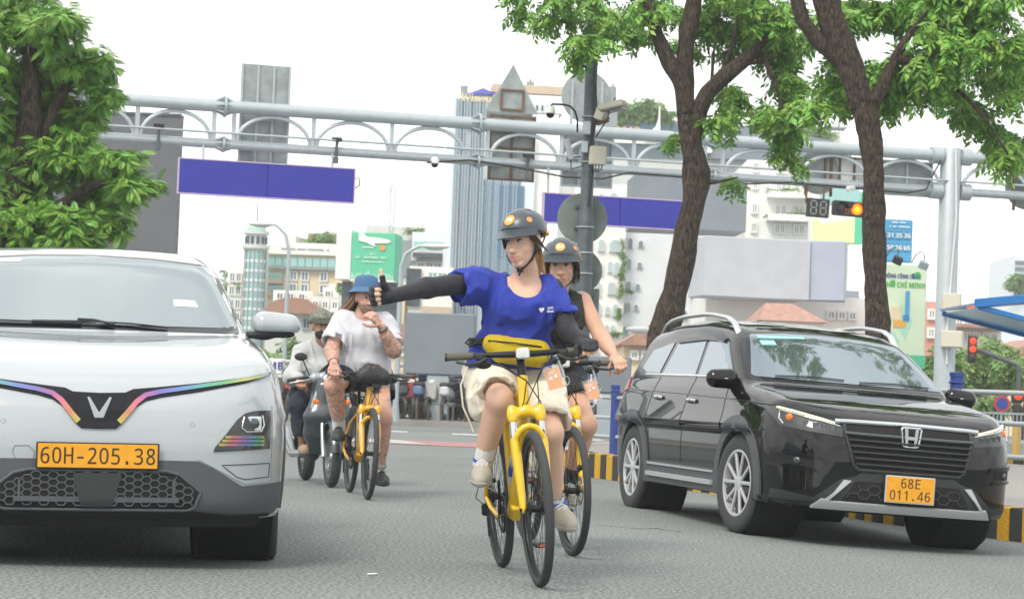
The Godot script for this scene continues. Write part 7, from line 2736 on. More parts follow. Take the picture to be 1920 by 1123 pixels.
	limb(g, [Q.call(1680, 105), Q.call(1770, 150), Q.call(1835, 205), Q.call(1892, 290)], [0.05, 0.03, 0.018, 0.006])
	limb(g, [Q.call(1600, 130), Q.call(1530, 70), Q.call(1500, 20), Q.call(1490, -40)], [0.10, 0.085, 0.075, 0.06])
	part(g, "trunk", M.bark, o)
	bl = []
	for q in [[1600, 160, 60, 40, 220], [1640, 150, 50, 35, 170], [1560, 130, 40, 35, 120], [1530, 190, 30, 22, 70], [1690, 130, 55, 35, 170], [1740, 90, 70, 50, 260], [1800, 60, 80, 50, 300], [1870, 80, 60, 40, 220], [1880, 130, 45, 30, 120], [1760, 170, 45, 22, 80], [1810, 190, 35, 25, 70], [1775, 160, 36, 24, 70], [1835, 210, 32, 26, 80], [1860, 240, 30, 26, 80], [1888, 280, 18, 26, 60], [1900, 250, 22, 30, 60], [1690, 180, 40, 22, 70], [1660, 20, 80, 40, 280], [1760, 0, 90, 40, 300], [1870, 0, 80, 40, 260], [1560, 40, 60, 40, 160], [1700, -60, 200, 50, 500], [1880, 170, 30, 22, 50], [1950, 100, 60, 60, 160]]:
		bl.append([at(q[0], q[1], d + rng.randf_range(-0.1, 1.3)), Vector3(q[2], q[3], (q[2] + q[3]) * 0.6) / FOCAL * d, int(q[4] * 0.72)])
	for q in [[3.3, 5.9, -19.9, 0.9, 170], [4.4, 6.2, -20.6, 1.1, 200]]:
		bl.append([Vector3(q[0], q[1], q[2]), Vector3(q[3], q[3] * 0.5, q[3]), q[4]])
	crown(o, spray, bl, leaf_green, 0.86, 0.5)


func street_lamp(label: String, foot_px: float, top_px: float, top_py: float, head_px: float, head_py: float, d: float, r: float) -> void:
	var top := at(top_px, top_py, d)
	var base := Vector3(top.x, 0.1, top.z)
	var hd := at(head_px, head_py, d) - base
	var t := top - base
	var o := thing("street_lamp", label, "lamp", base, 0.0, "street lamps beyond the junction")
	var g := G.new()
	var s := signf(hd.x)
	g.tube([Vector3.ZERO, Vector3(0, 0.4, 0), t * 0.5, t, t + Vector3(absf(hd.x) * 0.12 * s, (hd.y - t.y) * 0.6, 0), t + Vector3(absf(hd.x) * 0.4 * s, (hd.y - t.y) * 0.9, 0), hd - Vector3(0.3 * s, 0.0, 0)], [r * 1.7, r, r, r * 0.8, r * 0.7, r * 0.6, r * 0.55], 12)
	part(g, "post", M.galv, o)
	g = G.new()
	g.ball(hd, Vector3(0.32, 0.06, 0.12), Basis(), 14, 8)
	part(g, "lamp_head", M.white_plastic, o)
	g = G.new()
	g.ball(hd - Vector3(0, 0.04, 0), Vector3(0.2, 0.045, 0.09), Basis(), 12, 6)
	part(g, "lamp_glass", M.lamp_clear, o)

func build_street() -> void:
	build_median()
	railing("blue posted railing along the striped kerb beside the bicycles", at(1150, 857, 23.5), at(1290, 868, 22.6), 0.745, 2, [0.21, 0.41, 0.62], 0.045)
	var ra := at(1790, 900, 17.9)
	ra.y = 0.13
	var rb := at(1965, 900, 17.2)
	rb.y = 0.13
	railing("blue posted railing behind the black SUV's bonnet", ra, rb, 1.0, 2, [0.36, 0.62, 0.86], 0.055)
	build_gantry()
	build_signs()
	build_pole()
	build_trees()
	street_lamp("slender street lamp rising behind the white car's mirror", 530, 541, 470, 490, 420, 52.0, 0.05)
	street_lamp("street lamp with a white head beside the grey screen", 748, 752, 500, 815, 462, 48.0, 0.06)
	street_lamp("small street lamp in front of the arched window facade", 1221, 1222, 650, 1203, 618, 44.0, 0.05)
	# signal on a mast arm and the post beneath it
	var d := 40.0
	var sg := thing("traffic_signal", "red traffic signal at the end of a bent mast arm", "signal", at(1824, 655, d))
	var g := G.new()
	g.box(Vector3.ZERO, Vector3(0.15, 0.5, 0.13), Basis(), 0.03)
	part(g, "case", M.black_plastic, sg)
	for i in 3:
		g = G.new()
		g.ball(Vector3(0, 0.15 - i * 0.15, 0.066), Vector3(0.056, 0.056, 0.02), Basis(), 14, 6)
		part(g, "lamp", M.lamp_red if i < 2 else M.lens_dark, sg)
	g = G.new()
	var e := at(1822, 655, d)
	g.tube([at(1832, 655, d) - e, at(1905, 684, d) - e, at(1910, 690, d) - e, at(1908, 800, d) - e], 0.042, 10)
	part(g, "mast", M.galv_dark, sg)
	var lo := thing("traffic_signal", "low red traffic signal on a yellow banded post", "signal", at(1909, 742, d - 1.0))
	g = G.new()
	g.box(Vector3.ZERO, Vector3(0.2, 0.24, 0.16), Basis(), 0.03)
	g.box(Vector3(0, -0.3, 0), Vector3(0.17, 0.3, 0.14), Basis(), 0.03)
	part(g, "case", M.black_plastic, lo)
	g = G.new()
	g.ball(Vector3(0, 0, 0.08), Vector3(0.075, 0.075, 0.025), Basis(), 14, 6)
	part(g, "lamp", M.lamp_red, lo)
	g = G.new()
	g.tube([Vector3(0, -0.45, 0), Vector3(0, -1.2, 0)], 0.07, 12)
	part(g, "post", M.kerb_yellow, lo)
	for q in [sg, lo]:
		var rl := OmniLight3D.new()
		rl.name = "red_glow"
		rl.light_color = Color(1.0, 0.12, 0.04)
		rl.light_energy = 0.12
		rl.light_size = 0.08
		rl.omni_range = 5.0
		rl.omni_attenuation = 2.0
		rl.shadow_enabled = true
		q.add_child(rl)
		rl.position = Vector3(0, 0.1, 0.2)
	# litter on the road
	var lt := at(697, 1083, 10.2)
	lt.y = 0.006
	var l := thing("paper_scrap", "small scrap of white paper lying on the asphalt", "litter", lt, 0.1)
	g = G.new()
	g.box(Vector3.ZERO, Vector3(0.045, 0.004, 0.02), Basis(Vector3.BACK, 0.1), 0.001)
	part(g, "scrap", M.print_white, l)


# ---------------------------------------------------------------- the buildings behind
var shared := {}

# a block whose front spans the columns pl..pr and ends at the row pt, at a depth; returns it with its size in its metas
func block(called: String, label: String, pl: float, pr: float, pt: float, d: float, deep: float, m: Material, turn := 0.0, category := "building", group := "", foot := 0.0) -> Node3D:
	var top := at((pl + pr) * 0.5, pt, d)
	var w := (pr - pl) / FOCAL * d
	var o := thing(called, label, category, Vector3(top.x, foot, top.z), turn, group)
	var h := top.y - foot
	o.set_meta("w", w); o.set_meta("h", h); o.set_meta("s", FOCAL / d); o.set_meta("pl", pl); o.set_meta("pt", pt)
	var g := G.new()
	g.box(Vector3(0, h * 0.5, -deep * 0.5), Vector3(w, h, deep))
	part(g, "wall", m, o)
	return o

func lx(o: Node3D, px: float) -> float:
	return (px - o.get_meta("pl")) / o.get_meta("s") - o.get_meta("w") * 0.5

func ly(o: Node3D, py: float) -> float:
	return o.get_meta("h") - (py - o.get_meta("pt")) / o.get_meta("s")

func window_at(o: Node3D, c: Vector3, w: float, h: float, pane: Material, frame: Material, arched := false, turn := 0.0) -> void:
	var key := "%.2f %.2f %s" % [w, h, arched]
	if not shared.has(key):
		var outline := PackedVector2Array()
		var inner := PackedVector2Array()
		if arched:
			for e in 2:
				var q := outline if e == 0 else inner
				var r := w * 0.5 + (0.035 if e == 0 else 0.0)
				q.append(Vector2(-r, -h * 0.5)); q.append(Vector2(r, -h * 0.5))
				for i in 9:
					var a := PI * i / 8.0
					q.append(Vector2(cos(a) * r, h * 0.5 - w * 0.5 + sin(a) * r))
				if e == 0: outline = q
				else: inner = q
		var f := G.new()
		var p := G.new()
		if arched:
			f.prism(outline, -0.1, 0.05)
			p.prism(inner, 0.0, 0.065)
		else:
			for s in [-1.0, 1.0]:
				f.box(Vector3((w * 0.5 + 0.03) * s, 0, 0), Vector3(0.07, h + 0.13, 0.16))
				f.box(Vector3(0, (h * 0.5 + 0.03) * s, 0), Vector3(w - 0.01, 0.07, 0.16))
			f.box(Vector3(0, 0, 0), Vector3(0.05, h - 0.02, 0.13))
			p.box(Vector3.ZERO, Vector3(w, h, 0.06))
		shared[key] = [f.mesh(), p.mesh()]
	var wn := part(shared[key][0], "window", frame, o)
	wn.transform = Transform3D(Basis(Vector3.UP, turn), c)
	part(shared[key][1], "pane", pane, wn)

func windows(o: Node3D, xs: Array, ys: Array, wpx: float, hpx: float, pane: Material, frame: Material, arched := false) -> void:
	var s: float = o.get_meta("s")
	for y in ys:
		for x in xs:
			window_at(o, Vector3(lx(o, x), ly(o, y), 0.03), wpx / s, hpx / s, pane, frame, arched)

# a box on the front of a block between two columns and two rows
func slab(o: Node3D, called: String, x0: float, x1: float, y0: float, y1: float, z0: float, z1: float, m: Material, to: Node = null) -> MeshInstance3D:
	var a := Vector3(lx(o, x0), ly(o, y1), z0)
	var b := Vector3(lx(o, x1), ly(o, y0), z1)
	return part(G.new().box((a + b) * 0.5, (b - a).abs()), called, m, o if to == null else to)

# a line of print too small to read
func marks(o: Node3D, x0: float, x1: float, y: float, h: float, z: float, m: Material) -> void:
	var g := G.new()
	var s: float = o.get_meta("s")
	var x := x0
	while x < x1:
		var w := rng.randf_range(0.45, 0.8) * h
		if rng.randf() > 0.14:
			g.box(Vector3(lx(o, x + w * 0.5), ly(o, y), z + 0.006), Vector3(w / s, h / s * rng.randf_range(0.75, 1.0), 0.014))
		x += w + h * 0.22
	part(g, "printed_line", m, o).set_meta("kind", "stuff")

func shrub(o: Node3D, c: Vector3, r: Vector3, n: int, tone: Color, size := 1.1) -> void:
	crown(o, shared.spray, [[c + o.position, r, n]], tone, size, 0.2)

func far_tree(label: String, px: float, py: float, rx: float, ry: float, d: float, n: int, tone: Color, group: String) -> void:
	var c := at(px, py, d)
	var o := thing("far_tree", label, "tree", Vector3(c.x, 0, c.z), 0.0, group)
	var g := G.new()
	limb(g, [Vector3.ZERO, Vector3(0.1, c.y * 0.5, 0), Vector3(0, c.y, 0)], [0.2, 0.16, 0.08])
	part(g, "trunk", M.bark, o)
	var bl := []
	for k in 5:
		bl.append([c + Vector3(rng.randf_range(-0.6, 0.6) * rx, rng.randf_range(-0.5, 0.5) * ry, rng.randf_range(-0.5, 0.5) * rx) / FOCAL * d, Vector3(rx * 0.6, ry * 0.6, rx * 0.6) / FOCAL * d, n * 5 / 5])
	crown(o, shared.spray, bl, tone, d * 0.02, 0.3)

func screen(called: String, label: String, pl: float, pr: float, pt: float, pb: float, d: float, deep: float, m: Material, turn := 0.0, post := 0.0, category := "billboard") -> Node3D:
	var c := at((pl + pr) * 0.5, (pt + pb) * 0.5, d)
	var o := thing(called, label, category, Vector3(c.x, 0, c.z), turn)
	var w := (pr - pl) / FOCAL * d
	var h := (pb - pt) / FOCAL * d
	o.set_meta("w", w); o.set_meta("h", c.y + h * 0.5); o.set_meta("s", FOCAL / d); o.set_meta("pl", pl); o.set_meta("pt", pt)
	part(G.new().box(Vector3(0, c.y, -deep * 0.5), Vector3(w, h, deep), Basis(), 0.03), "board", m, o)
	if post > 0.0:
		part(G.new().box(Vector3(0, (c.y - h * 0.5) * 0.5, -deep * 0.5), Vector3(post, c.y - h * 0.5, post * 0.8), Basis(), 0.02), "post", M.galv, o)
	return o

func build_city() -> void:
	shared.spray = leaf_spray(1)
	var leafy := Color(0.17, 0.30, 0.08)
	var g: G
	# dark blank wall beside the feathery tree
	var o := block("blank_wall", "tall dark grey blank wall behind the feathery tree", -160, 339, 207, 62.0, 0.6, M.board_dark, 0.0, "wall")
	slab(o, "coping", -160, 340, 204, 208, -0.6, 0.05, M.galv_dark)
	# corner tower with a green dome
	o = block("dome_tower", "round corner tower with teal glass and a pale green dome", 458, 500, 470, 110.0, 1.0, M.grey_wall)
	var r: float = o.get_meta("w") * 0.5
	var h: float = o.get_meta("h")
	g = G.new()
	g.lathe([Vector2(r * 0.93, 0.0), Vector2(r * 0.93, h + 0.02)], 28, Transform3D())
	part(g, "glass_drum", M.win_green, o)
	for i in 9:
		part(G.new().lathe([Vector2(r * 0.95, -0.07), Vector2(r * 0.97, -0.07), Vector2(r * 0.97, 0.07), Vector2(r * 0.95, 0.07)], 28, Transform3D(Basis(), Vector3(0, ly(o, 490 + i * 18), 0))), "floor_band", M.tower_pale, o)
	for i in 7:
		var a := PI * (i + 0.5) / 7.0
		part(G.new().box(Vector3(cos(a) * r * 0.95, h * 0.5, sin(a) * r * 0.95), Vector3(0.07, h, 0.07)), "mullion", M.frame_grey, o)
	part(G.new().lathe([Vector2(r * 1.0, h), Vector2(r * 1.22, h + 0.1), Vector2(r * 1.22, h + 0.25), Vector2(r * 0.92, h + 0.26), Vector2(r * 0.92, h + 0.75), Vector2(r * 1.15, h + 0.8), Vector2(r * 1.15, h + 0.95), Vector2(r * 0.85, h + 0.96)], 28, Transform3D()), "cornice", M.grey_wall, o)
	for i in 6:
		var a := PI * (i + 0.5) / 6.0
		part(G.new().box(Vector3(cos(a) * r * 0.93, h + 0.5, sin(a) * r * 0.93), Vector3(0.16, 0.36, 0.1), Basis(Vector3.UP, PI * 0.5 - a)), "drum_window", M.win_dark, o)
	part(G.new().ball(Vector3(0, h + 0.95, 0), Vector3(r * 0.85, r * 0.85, r * 0.85), Basis(), 24, 8, 0.0, 1.0), "dome", M.dome_green, o)
	part(G.new().tube([Vector3(0, h + 0.95 + r * 0.8, 0), Vector3(0, h + 2.6 + r * 0.8, 0)], [0.05, 0.015], 6), "finial", M.galv, o)
	# pale block to its left
	o = block("side_block", "narrow pale block with rooftop plants beside the dome tower", 427, 458, 500, 113.0, 8.0, M.white_wall)
	windows(o, [436, 448], [520, 545, 570, 595], 7, 14, M.win, M.frame_white)
	shrub(o, Vector3(-0.2, h - 1.4, -0.5), Vector3(0.5, 0.7, 0.4), 220, leafy)
	# cream office building
	o = block("cream_office", "cream office building with glazed upper floor beside the dome tower", 500, 632, 467, 112.0, 10.0, M.cream_wall, -0.12)
	slab(o, "parapet", 497, 636, 456, 478, -10.0, 0.25, M.white_wall)
	for x in 9:
		slab(o, "glazing", 502 + x * 14.4, 515 + x * 14.4, 483, 500, -0.2, 0.08, M.win_green)
	slab(o, "ledge", 498, 634, 501, 506, -0.2, 0.3, M.frame_grey)
	windows(o, [552, 574, 610], [518, 541], 11, 14, M.win, M.frame_white)
	for y in [514, 537]:
		slab(o, "bay_glazing", 502, 532, y, y + 11, -0.2, 0.35, M.win_green)
		slab(o, "bay_sill", 501, 533, y + 11, y + 20, -0.2, 0.4, M.beige_wall)
	slab(o, "roof_room", 560, 630, 432, 456, -8.0, -2.0, M.brick_wall)
	slab(o, "roof_room", 505, 545, 440, 456, -8.0, -1.0, M.grey_wall)
	marks(o, 528, 620, 468, 3.2, 0.27, M.frame_grey)
	shrub(o, Vector3(lx(o, 598), ly(o, 447), -1.2), Vector3(0.7, 0.55, 0.4), 420, leafy)
	# low roofs in front of it
	o = block("white_house", "white flat roofed house below the cream office", 512, 585, 545, 96.0, 6.0, M.white_wall)
	windows(o, [525, 545, 566], [556], 9, 9, M.win_dark, M.frame_white)
	slab(o, "canopy", 540, 600, 562, 566, -1.0, 1.2, M.hazed_tile_roof)
	o = block("market_roof", "low shed with a curved red roof behind the mirror", 498, 600, 588, 88.0, 6.0, M.grey_wall)
	var arcs := []
	for i in 12:
		var a := PI * i / 11.0
		arcs.append(lx(o, 549) - cos(a) * 1.1); arcs.append(ly(o, 588) + sin(a) * 0.62)
	part(G.new().prism(poly(arcs), -5.0, 0.4), "curved_roof", M.brick_wall, o)
	windows(o, [515, 535, 575], [606], 10, 16, M.win_dark, M.frame_grey)
	o = block("grey_house", "grey concrete house with balconies behind the hoodie rider", 580, 640, 556, 92.0, 6.0, M.grey_wall)
	windows(o, [592, 610, 628], [572, 592, 612], 8, 11, M.win_dark, M.frame_white)
	for y in [581, 601]:
		slab(o, "balcony", 582, 638, y, y + 5, 0.0, 0.7, M.white_wall)
	o = block("small_house", "small white house beside the green billboard", 606, 668, 540, 100.0, 6.0, M.white_wall)
	windows(o, [615, 632], [552, 575], 8, 9, M.win_dark, M.frame_white)
	slab(o, "water_tank", 612, 632, 531, 540, -2.0, -1.0, M.white_plastic)
	# green billboard
	o = screen("green_billboard", "green airline billboard with a white side panel", 657, 741, 436, 527, 84.0, 1.4, M.bill_green, -0.14)
	slab(o, "side_board", 627, 656, 431, 525, -1.6, -0.05, M.frame_white)
	var fz := 0.03
	slab(o, "lower_band", 657, 741, 524, 528, -0.5, 0.06, M.frame_white)
	# the aeroplane and the skyline printed on it
	var plane := []
	for q in [[671, 434], [678, 434], [686, 441], [712, 443], [728, 446], [733, 449], [728, 452], [706, 453], [700, 453], [704, 459], [698, 458], [688, 453], [676, 450], [670, 448]]:
		plane.append(lx(o, q[0])); plane.append(ly(o, q[1] + 3))
	part(G.new().prism(poly(plane), fz, fz + 0.02), "printed_aeroplane", M.print_white, o)
	marks(o, 677, 700, 464, 2.6, fz, M.print_white)
	part(G.new().lathe([Vector2(0.11, 0.0), Vector2(0.11, 0.02), Vector2(0.0, 0.02)], 20, Transform3D(Basis(Vector3.RIGHT, PI / 2), Vector3(lx(o, 717), ly(o, 464), fz))), "printed_seal", M.orange_card, o)
	marks(o, 693, 705, 476, 2.0, fz, M.print_white)
	marks(o, 666, 722, 483, 5.0, fz, M.bill_pale)
	marks(o, 678, 720, 491, 2.0, fz, M.print_white)
	for i in 16:
		var x := 659 + i * 5.1
		slab(o, "printed_tower", x, x + 3.6, 522 - rng.randf_range(3, 10) - (9 if i == 6 else 0), 523, fz - 0.02, fz + 0.01, M.bill_pale)
	for q in [[632, 650], [660, 738]]:
		slab(o, "stand", q[0], q[1], 527, 600, -1.2, -0.9, M.galv_dark)
	o = block("ochre_house", "ochre house with a dark terrace under the green billboard", 628, 760, 527, 95.0, 6.0, M.cream_wall)
	slab(o, "terrace", 632, 672, 533, 552, -0.2, 0.1, M.win_dark)
	slab(o, "terrace_rail", 628, 700, 552, 572, 0.0, 0.6, M.white_wall)
	windows(o, [690, 712, 735], [548, 575, 600], 10, 13, M.win, M.frame_white)
	shrub(o, Vector3(lx(o, 648), ly(o, 548), 0.5), Vector3(0.6, 0.2, 0.2), 140, leafy, 0.6)
	# grey cluster with a telecom mast
	o = block("grey_cluster", "stepped grey buildings with rooftop sheds beside the striped tower", 738, 856, 470, 108.0, 10.0, M.grey_wall)
	slab(o, "roof_shed", 676, 770, 418, 470, -9.0, -3.0, M.grey_wall)
	slab(o, "roof_shed", 768, 856, 430, 470, -9.0, -2.0, M.tower_pale)
	slab(o, "roof_glass", 772, 850, 448, 462, -2.1, -1.9, M.win_green)
	slab(o, "dark_panel", 742, 772, 452, 520, -0.1, 0.1, M.frame_grey)
	slab(o, "roof_deck", 775, 850, 476, 484, -0.5, 0.9, M.win_dark)
	windows(o, [790, 806, 822, 838], [500, 522, 545], 10, 14, M.win, M.frame_white)
	slab(o, "curtain_glass", 790, 825, 505, 530, 0.0, 0.12, M.win_green)
	slab(o, "white_sign", 772, 783, 472, 490, 0.1, 0.3, M.print_white)
	slab(o, "dome_room", 838, 856, 405, 430, -6.0, -4.0, M.brick_wall)
	shrub(o, Vector3(lx(o, 765), ly(o, 424), -2.5), Vector3(0.5, 0.2, 0.2), 60, leafy)
	o = block("terrace_house", "white terrace house with a beige gable behind the outstretched arm", 768, 850, 500, 90.0, 8.0, M.white_wall)
	slab(o, "dark_bay", 763, 790, 505, 575, -0.1, 0.15, M.win_dark)
	windows(o, [772, 782], [520, 536], 6, 10, M.win, M.frame_white)
	windows(o, [812, 830], [520], 14, 16, M.win_green, M.frame_white)
	slab(o, "gable_wall", 795, 848, 575, 600, 0.0, 0.2, M.beige_wall)
	var base := at(733, 440, 106.0)
	o = thing("telecom_mast", "lattice telecom mast on a roof above the green billboard", "mast", base)
	g = G.new()
	for i in 8:
		var y := i * 0.3
		for s in [-1.0, 1.0]:
			g.tube([Vector3(0.1 * s, y, 0), Vector3(0.1 * s, y + 0.3, 0)], 0.02, 5)
			g.tube([Vector3(-0.1 * s, y, 0), Vector3(0.1 * s, y + 0.3, 0)], 0.012, 4)
	part(g, "lattice", M.galv, o)
	for q in [[-0.2, 1.3], [0.2, 1.2], [-0.14, 2.1], [0.14, 2.15], [0.0, 2.3]]:
		part(G.new().box(Vector3(q[0], q[1], 0.1), Vector3(0.09, 0.42, 0.08), Basis(), 0.01), "antenna", M.white_plastic, o)
	# striped tower
	o = block("striped_tower", "tall pale blue tower with vertical ribs and a rooftop sign", 852, 912, 182, 92.0, 8.0, M.tower_pale, 0.06)
	h = o.get_meta("h")
	for i in 10:
		var x := 856 + i * 5.8
		slab(o, "rib", x, x + 2.6, 186, 640, 0.0, 0.09, M.tower_blue if i % 3 != 2 else M.tower_glass)
		slab(o, "fin", x + 3.4, x + 4.2, 184, 640, 0.0, 0.16, M.frame_white)
	slab(o, "tower_wing", 905, 1010, 250, 640, -9.0, -0.25, M.tower_pale)
	for i in 13:
		var x := 913 + i * 5.6
		slab(o, "rib", x, x + 2.8, 335, 560, -0.3, -0.15, M.tower_blue if i % 3 else M.tower_glass)
	for i in 4:
		slab(o, "glass_bay", 945 + i * 12, 955 + i * 12, 345, 480, -0.26, -0.17, M.tower_glass)
	slab(o, "roof_floor", 872, 1062, 166, 200, -9.0, -1.0, M.tower_pale)
	for i in 12:
		slab(o, "roof_truss", 930 + i * 10, 933 + i * 10, 186, 196, -0.98, -0.9, M.galv_dark)
	slab(o, "roof_canopy", 925, 1062, 148, 164, -8.0, -1.0, M.beige_wall)
	slab(o, "wall_panel", 1003, 1052, 205, 400, -9.0, -0.5, M.white_wall)
	writing("Winsuites", 0.3, 0.05, M.gold_pale, o, Vector3(lx(o, 910), ly(o, 184), 0.1), Basis(), "roof_lettering", 1.0, "Droid Serif")
	part(G.new().lathe([Vector2(0.0, 0.35), Vector2(0.85, 0.0), Vector2(0.85, -0.04)], 8, Transform3D(Basis(), Vector3(lx(o, 908), ly(o, 172), -1.2))), "parasol", M.blue_sign, o)
	part(G.new().tube([Vector3(lx(o, 870), h, -0.4), Vector3(lx(o, 870), h + 0.5, -0.4)], [0.12, 0.16], 10), "roof_figure", M.frame_grey, o)
	for i in 5:
		part(G.new().tube([Vector3(lx(o, 925 + i * 5), ly(o, 168 - i * 6), -1.3), Vector3(lx(o, 950), ly(o, 168), -1.3)], 0.02, 5), "roof_strut", M.galv, o)
	for q in [[1000, 150], [1160, 160]]:
		for k in 3:
			part(G.new().box(Vector3(lx(o, q[0] - 5 + k * 5), ly(o, q[1] - 6 - k % 2 * 5), -2.0), Vector3(0.1, 0.75 if q[0] > 1100 else 0.4, 0.1)), "antenna", M.frame_grey, o)
	slab(o, "lift_house", 1145, 1170, 175, 215, -3.0, -1.8, M.frame_grey)
	for q in [[856, 870], [878, 889]]:
		slab(o, "street_window", q[0], q[1], 552, 582, -0.1, 0.14, M.win)
	# modern block with a roof garden
	o = block("curved_block", "modern block with swooping white fins, a curved roof and a roof garden", 1060, 1600, 262, 120.0, 14.0, M.grey_wall)
	slab(o, "upper_floor", 1150, 1420, 226, 262, -12.0, -1.0, M.tower_pale)
	slab(o, "glass_band", 1160, 1400, 232, 256, -1.05, -0.9, M.tower_glass)
	slab(o, "white_band", 1060, 1600, 262, 276, 0.0, 0.5, M.white_wall)
	slab(o, "glass_band", 1140, 1590, 278, 300, 0.0, 0.12, M.win)
	var roof := []
	for q in [[1330, 262], [1345, 240], [1400, 236], [1480, 246], [1560, 258], [1575, 285], [1575, 300], [1330, 300]]:
		roof.append(lx(o, q[0])); roof.append(ly(o, q[1]))
	part(G.new().prism(poly(roof), -8.0, 0.8), "curved_roof", M.slate, o)
	for q in [[1232, 206, 262], [1330, 240, 290]]:
		var fin := []
		for i in 9:
			var t := i / 8.0
			fin.append(lx(o, q[0] - 28.0 * t * t)); fin.append(ly(o, lerpf(q[1], q[2], sqrt(t))))
		fin.append_array([lx(o, q[0] + 4), ly(o, q[2]), lx(o, q[0] + 2), ly(o, q[1])])
		part(G.new().prism(poly(fin), 0.55, 0.95), "white_fin", M.white_wall, o)
	slab(o, "roof_house", 1560, 1598, 235, 262, -6.0, -1.0, M.white_wall)
	slab(o, "roof_house", 1478, 1540, 245, 262, -6.0, -1.0, M.slate)
	for i in 5:
		slab(o, "pergola_post", 1560 + i * 8, 1561 + i * 8, 222, 236, -2.0, -1.9, M.frame_grey)
	slab(o, "pergola_beam", 1556, 1598, 220, 223, -3.0, -1.8, M.frame_grey)
	writing("LAMP", 0.5, 0.05, M.gold, o, Vector3(lx(o, 1168), ly(o, 254), 0.55), Basis(), "roof_lettering")
	marks(o, 1384, 1410, 206, 14.0, -0.9, M.gold)
	marks(o, 1408, 1440, 230, 8.0, -0.9, M.gold)
	for q in [[1190, 205, 1.3, 0.55, 230], [1225, 205, 0.9, 0.5, 150], [1150, 222, 0.9, 0.35, 110], [1505, 232, 1.0, 0.4, 130], [1540, 236, 0.7, 0.35, 90], [1250, 215, 0.6, 0.3, 60]]:
		shrub(o, Vector3(lx(o, q[0]), ly(o, q[1]), -1.0), Vector3(q[2], q[3], 0.6), q[4] * 3, leafy, 1.5)
	# white block with arched windows
	o = block("arched_facade", "white block with rows of arched windows and hanging plants", 1080, 1178, 345, 82.0, 1.2, M.white_wall)
	for q in [[1132, 461, 10, 22], [1158, 461, 20, 23], [1131, 505, 8, 22], [1150, 501, 7, 20], [1163, 504, 11, 24], [1128, 543, 10, 26], [1154, 541, 13, 23], [1130, 580, 10, 22], [1148, 583, 7, 15], [1163, 582, 10, 23], [1148, 620, 7, 20], [1159, 622, 7, 23], [1130, 655, 9, 18], [1110, 461, 8, 20], [1110, 545, 8, 22], [1108, 620, 8, 22], [1128, 375, 10, 22], [1152, 372, 12, 22], [1112, 378, 8, 20]]:
		window_at(o, Vector3(lx(o, q[0]), ly(o, q[1]), 0.03), q[2] / 51.2, q[3] / 51.2, M.win_pale, M.frame_white, true)
	for q in [[1174, 475, 0.12, 0.55], [1172, 505, 0.16, 0.5], [1172, 545, 0.1, 0.3], [1170, 585, 0.1, 0.25], [1167, 625, 0.28, 0.16], [1164, 385, 0.25, 0.25], [1118, 545, 0.2, 0.12]]:
		shrub(o, Vector3(lx(o, q[0]), ly(o, q[1]), 0.1), Vector3(q[2], q[3], 0.1), 110, leafy, 0.42)
	var sb := block("arched_flank", "pale flank wall of the arched block with small round-headed openings", 1178, 1330, 345, 82.6, 9.0, M.shaded_flank_wall, -0.03)
	for q in [[1186, 460, 8, 20], [1206, 460, 8, 12], [1185, 499, 8, 20], [1205, 500, 8, 11], [1185, 541, 10, 18], [1203, 541, 8, 11], [1181, 581, 5, 20], [1188, 580, 5, 18], [1201, 580, 8, 11], [1183, 624, 10, 15], [1200, 622, 8, 12], [1181, 660, 12, 20], [1313, 474, 7, 16], [1311, 511, 6, 18], [1309, 551, 11, 20], [1292, 590, 10, 16], [1170, 665, 8, 20]]:
		window_at(sb, Vector3(lx(sb, q[0]), ly(sb, q[1]), 0.03), q[2] / 50.8, q[3] / 50.8, M.win_grey, M.frame_white, true)
	shrub(sb, Vector3(lx(sb, 1185), ly(sb, 548), 0.12), Vector3(0.18, 0.1, 0.1), 60, leafy, 0.4)
	# blank grey boards
	screen("grey_board", "large blank grey board leaning over the arched block", 1188, 1402, 330, 431, 76.0, 2.5, M.board_grey, 0.05)
	o = screen("pale_board", "pale grey blank wraparound board above the tiled roof", 1318, 1524, 446, 559, 70.0, 2.0, M.board_pale, 0.16)
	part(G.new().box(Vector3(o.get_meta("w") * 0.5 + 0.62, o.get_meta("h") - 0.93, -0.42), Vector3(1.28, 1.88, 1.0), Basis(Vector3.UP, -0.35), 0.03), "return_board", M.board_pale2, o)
	# balcony block, green hoarding, houses below
	o = block("balcony_block", "white apartment block with planted balconies beside the grey board", 1402, 1545, 302, 88.0, 8.0, M.white_wall)
	windows(o, [1418, 1462, 1472, 1498, 1508], [316, 348, 394, 430], 6, 14, M.win_grey, M.frame_white)
	for y in [362, 405]:
		slab(o, "balcony", 1440, 1540, y, y + 12, 0.0, 0.8, M.white_wall)
		shrub(o, Vector3(lx(o, 1485), ly(o, y - 2), 0.6), Vector3(0.95, 0.12, 0.15), 260, leafy, 0.6)
	o = screen("green_hoarding", "white and green leafy hoarding behind the traffic light", 1522, 1622, 358, 455, 80.0, 0.8, M.print_white, 0.0)
	slab(o, "green_stripe", 1604, 1622, 358, 456, 0.0, 0.02, M.bill_green)
	for q in [[1524, 412, 1604, 450, 1524, 455], [1545, 420, 1604, 408, 1604, 455, 1560, 455], [1528, 405, 1548, 428, 1530, 450]]:
		var pg := []
		for i in range(0, q.size(), 2):
			pg.append(lx(o, q[i])); pg.append(ly(o, q[i + 1]))
		part(G.new().prism(poly(pg), 0.0, 0.02 + q[0] * 0.00001), "printed_leaf", M.bill_lime, o)
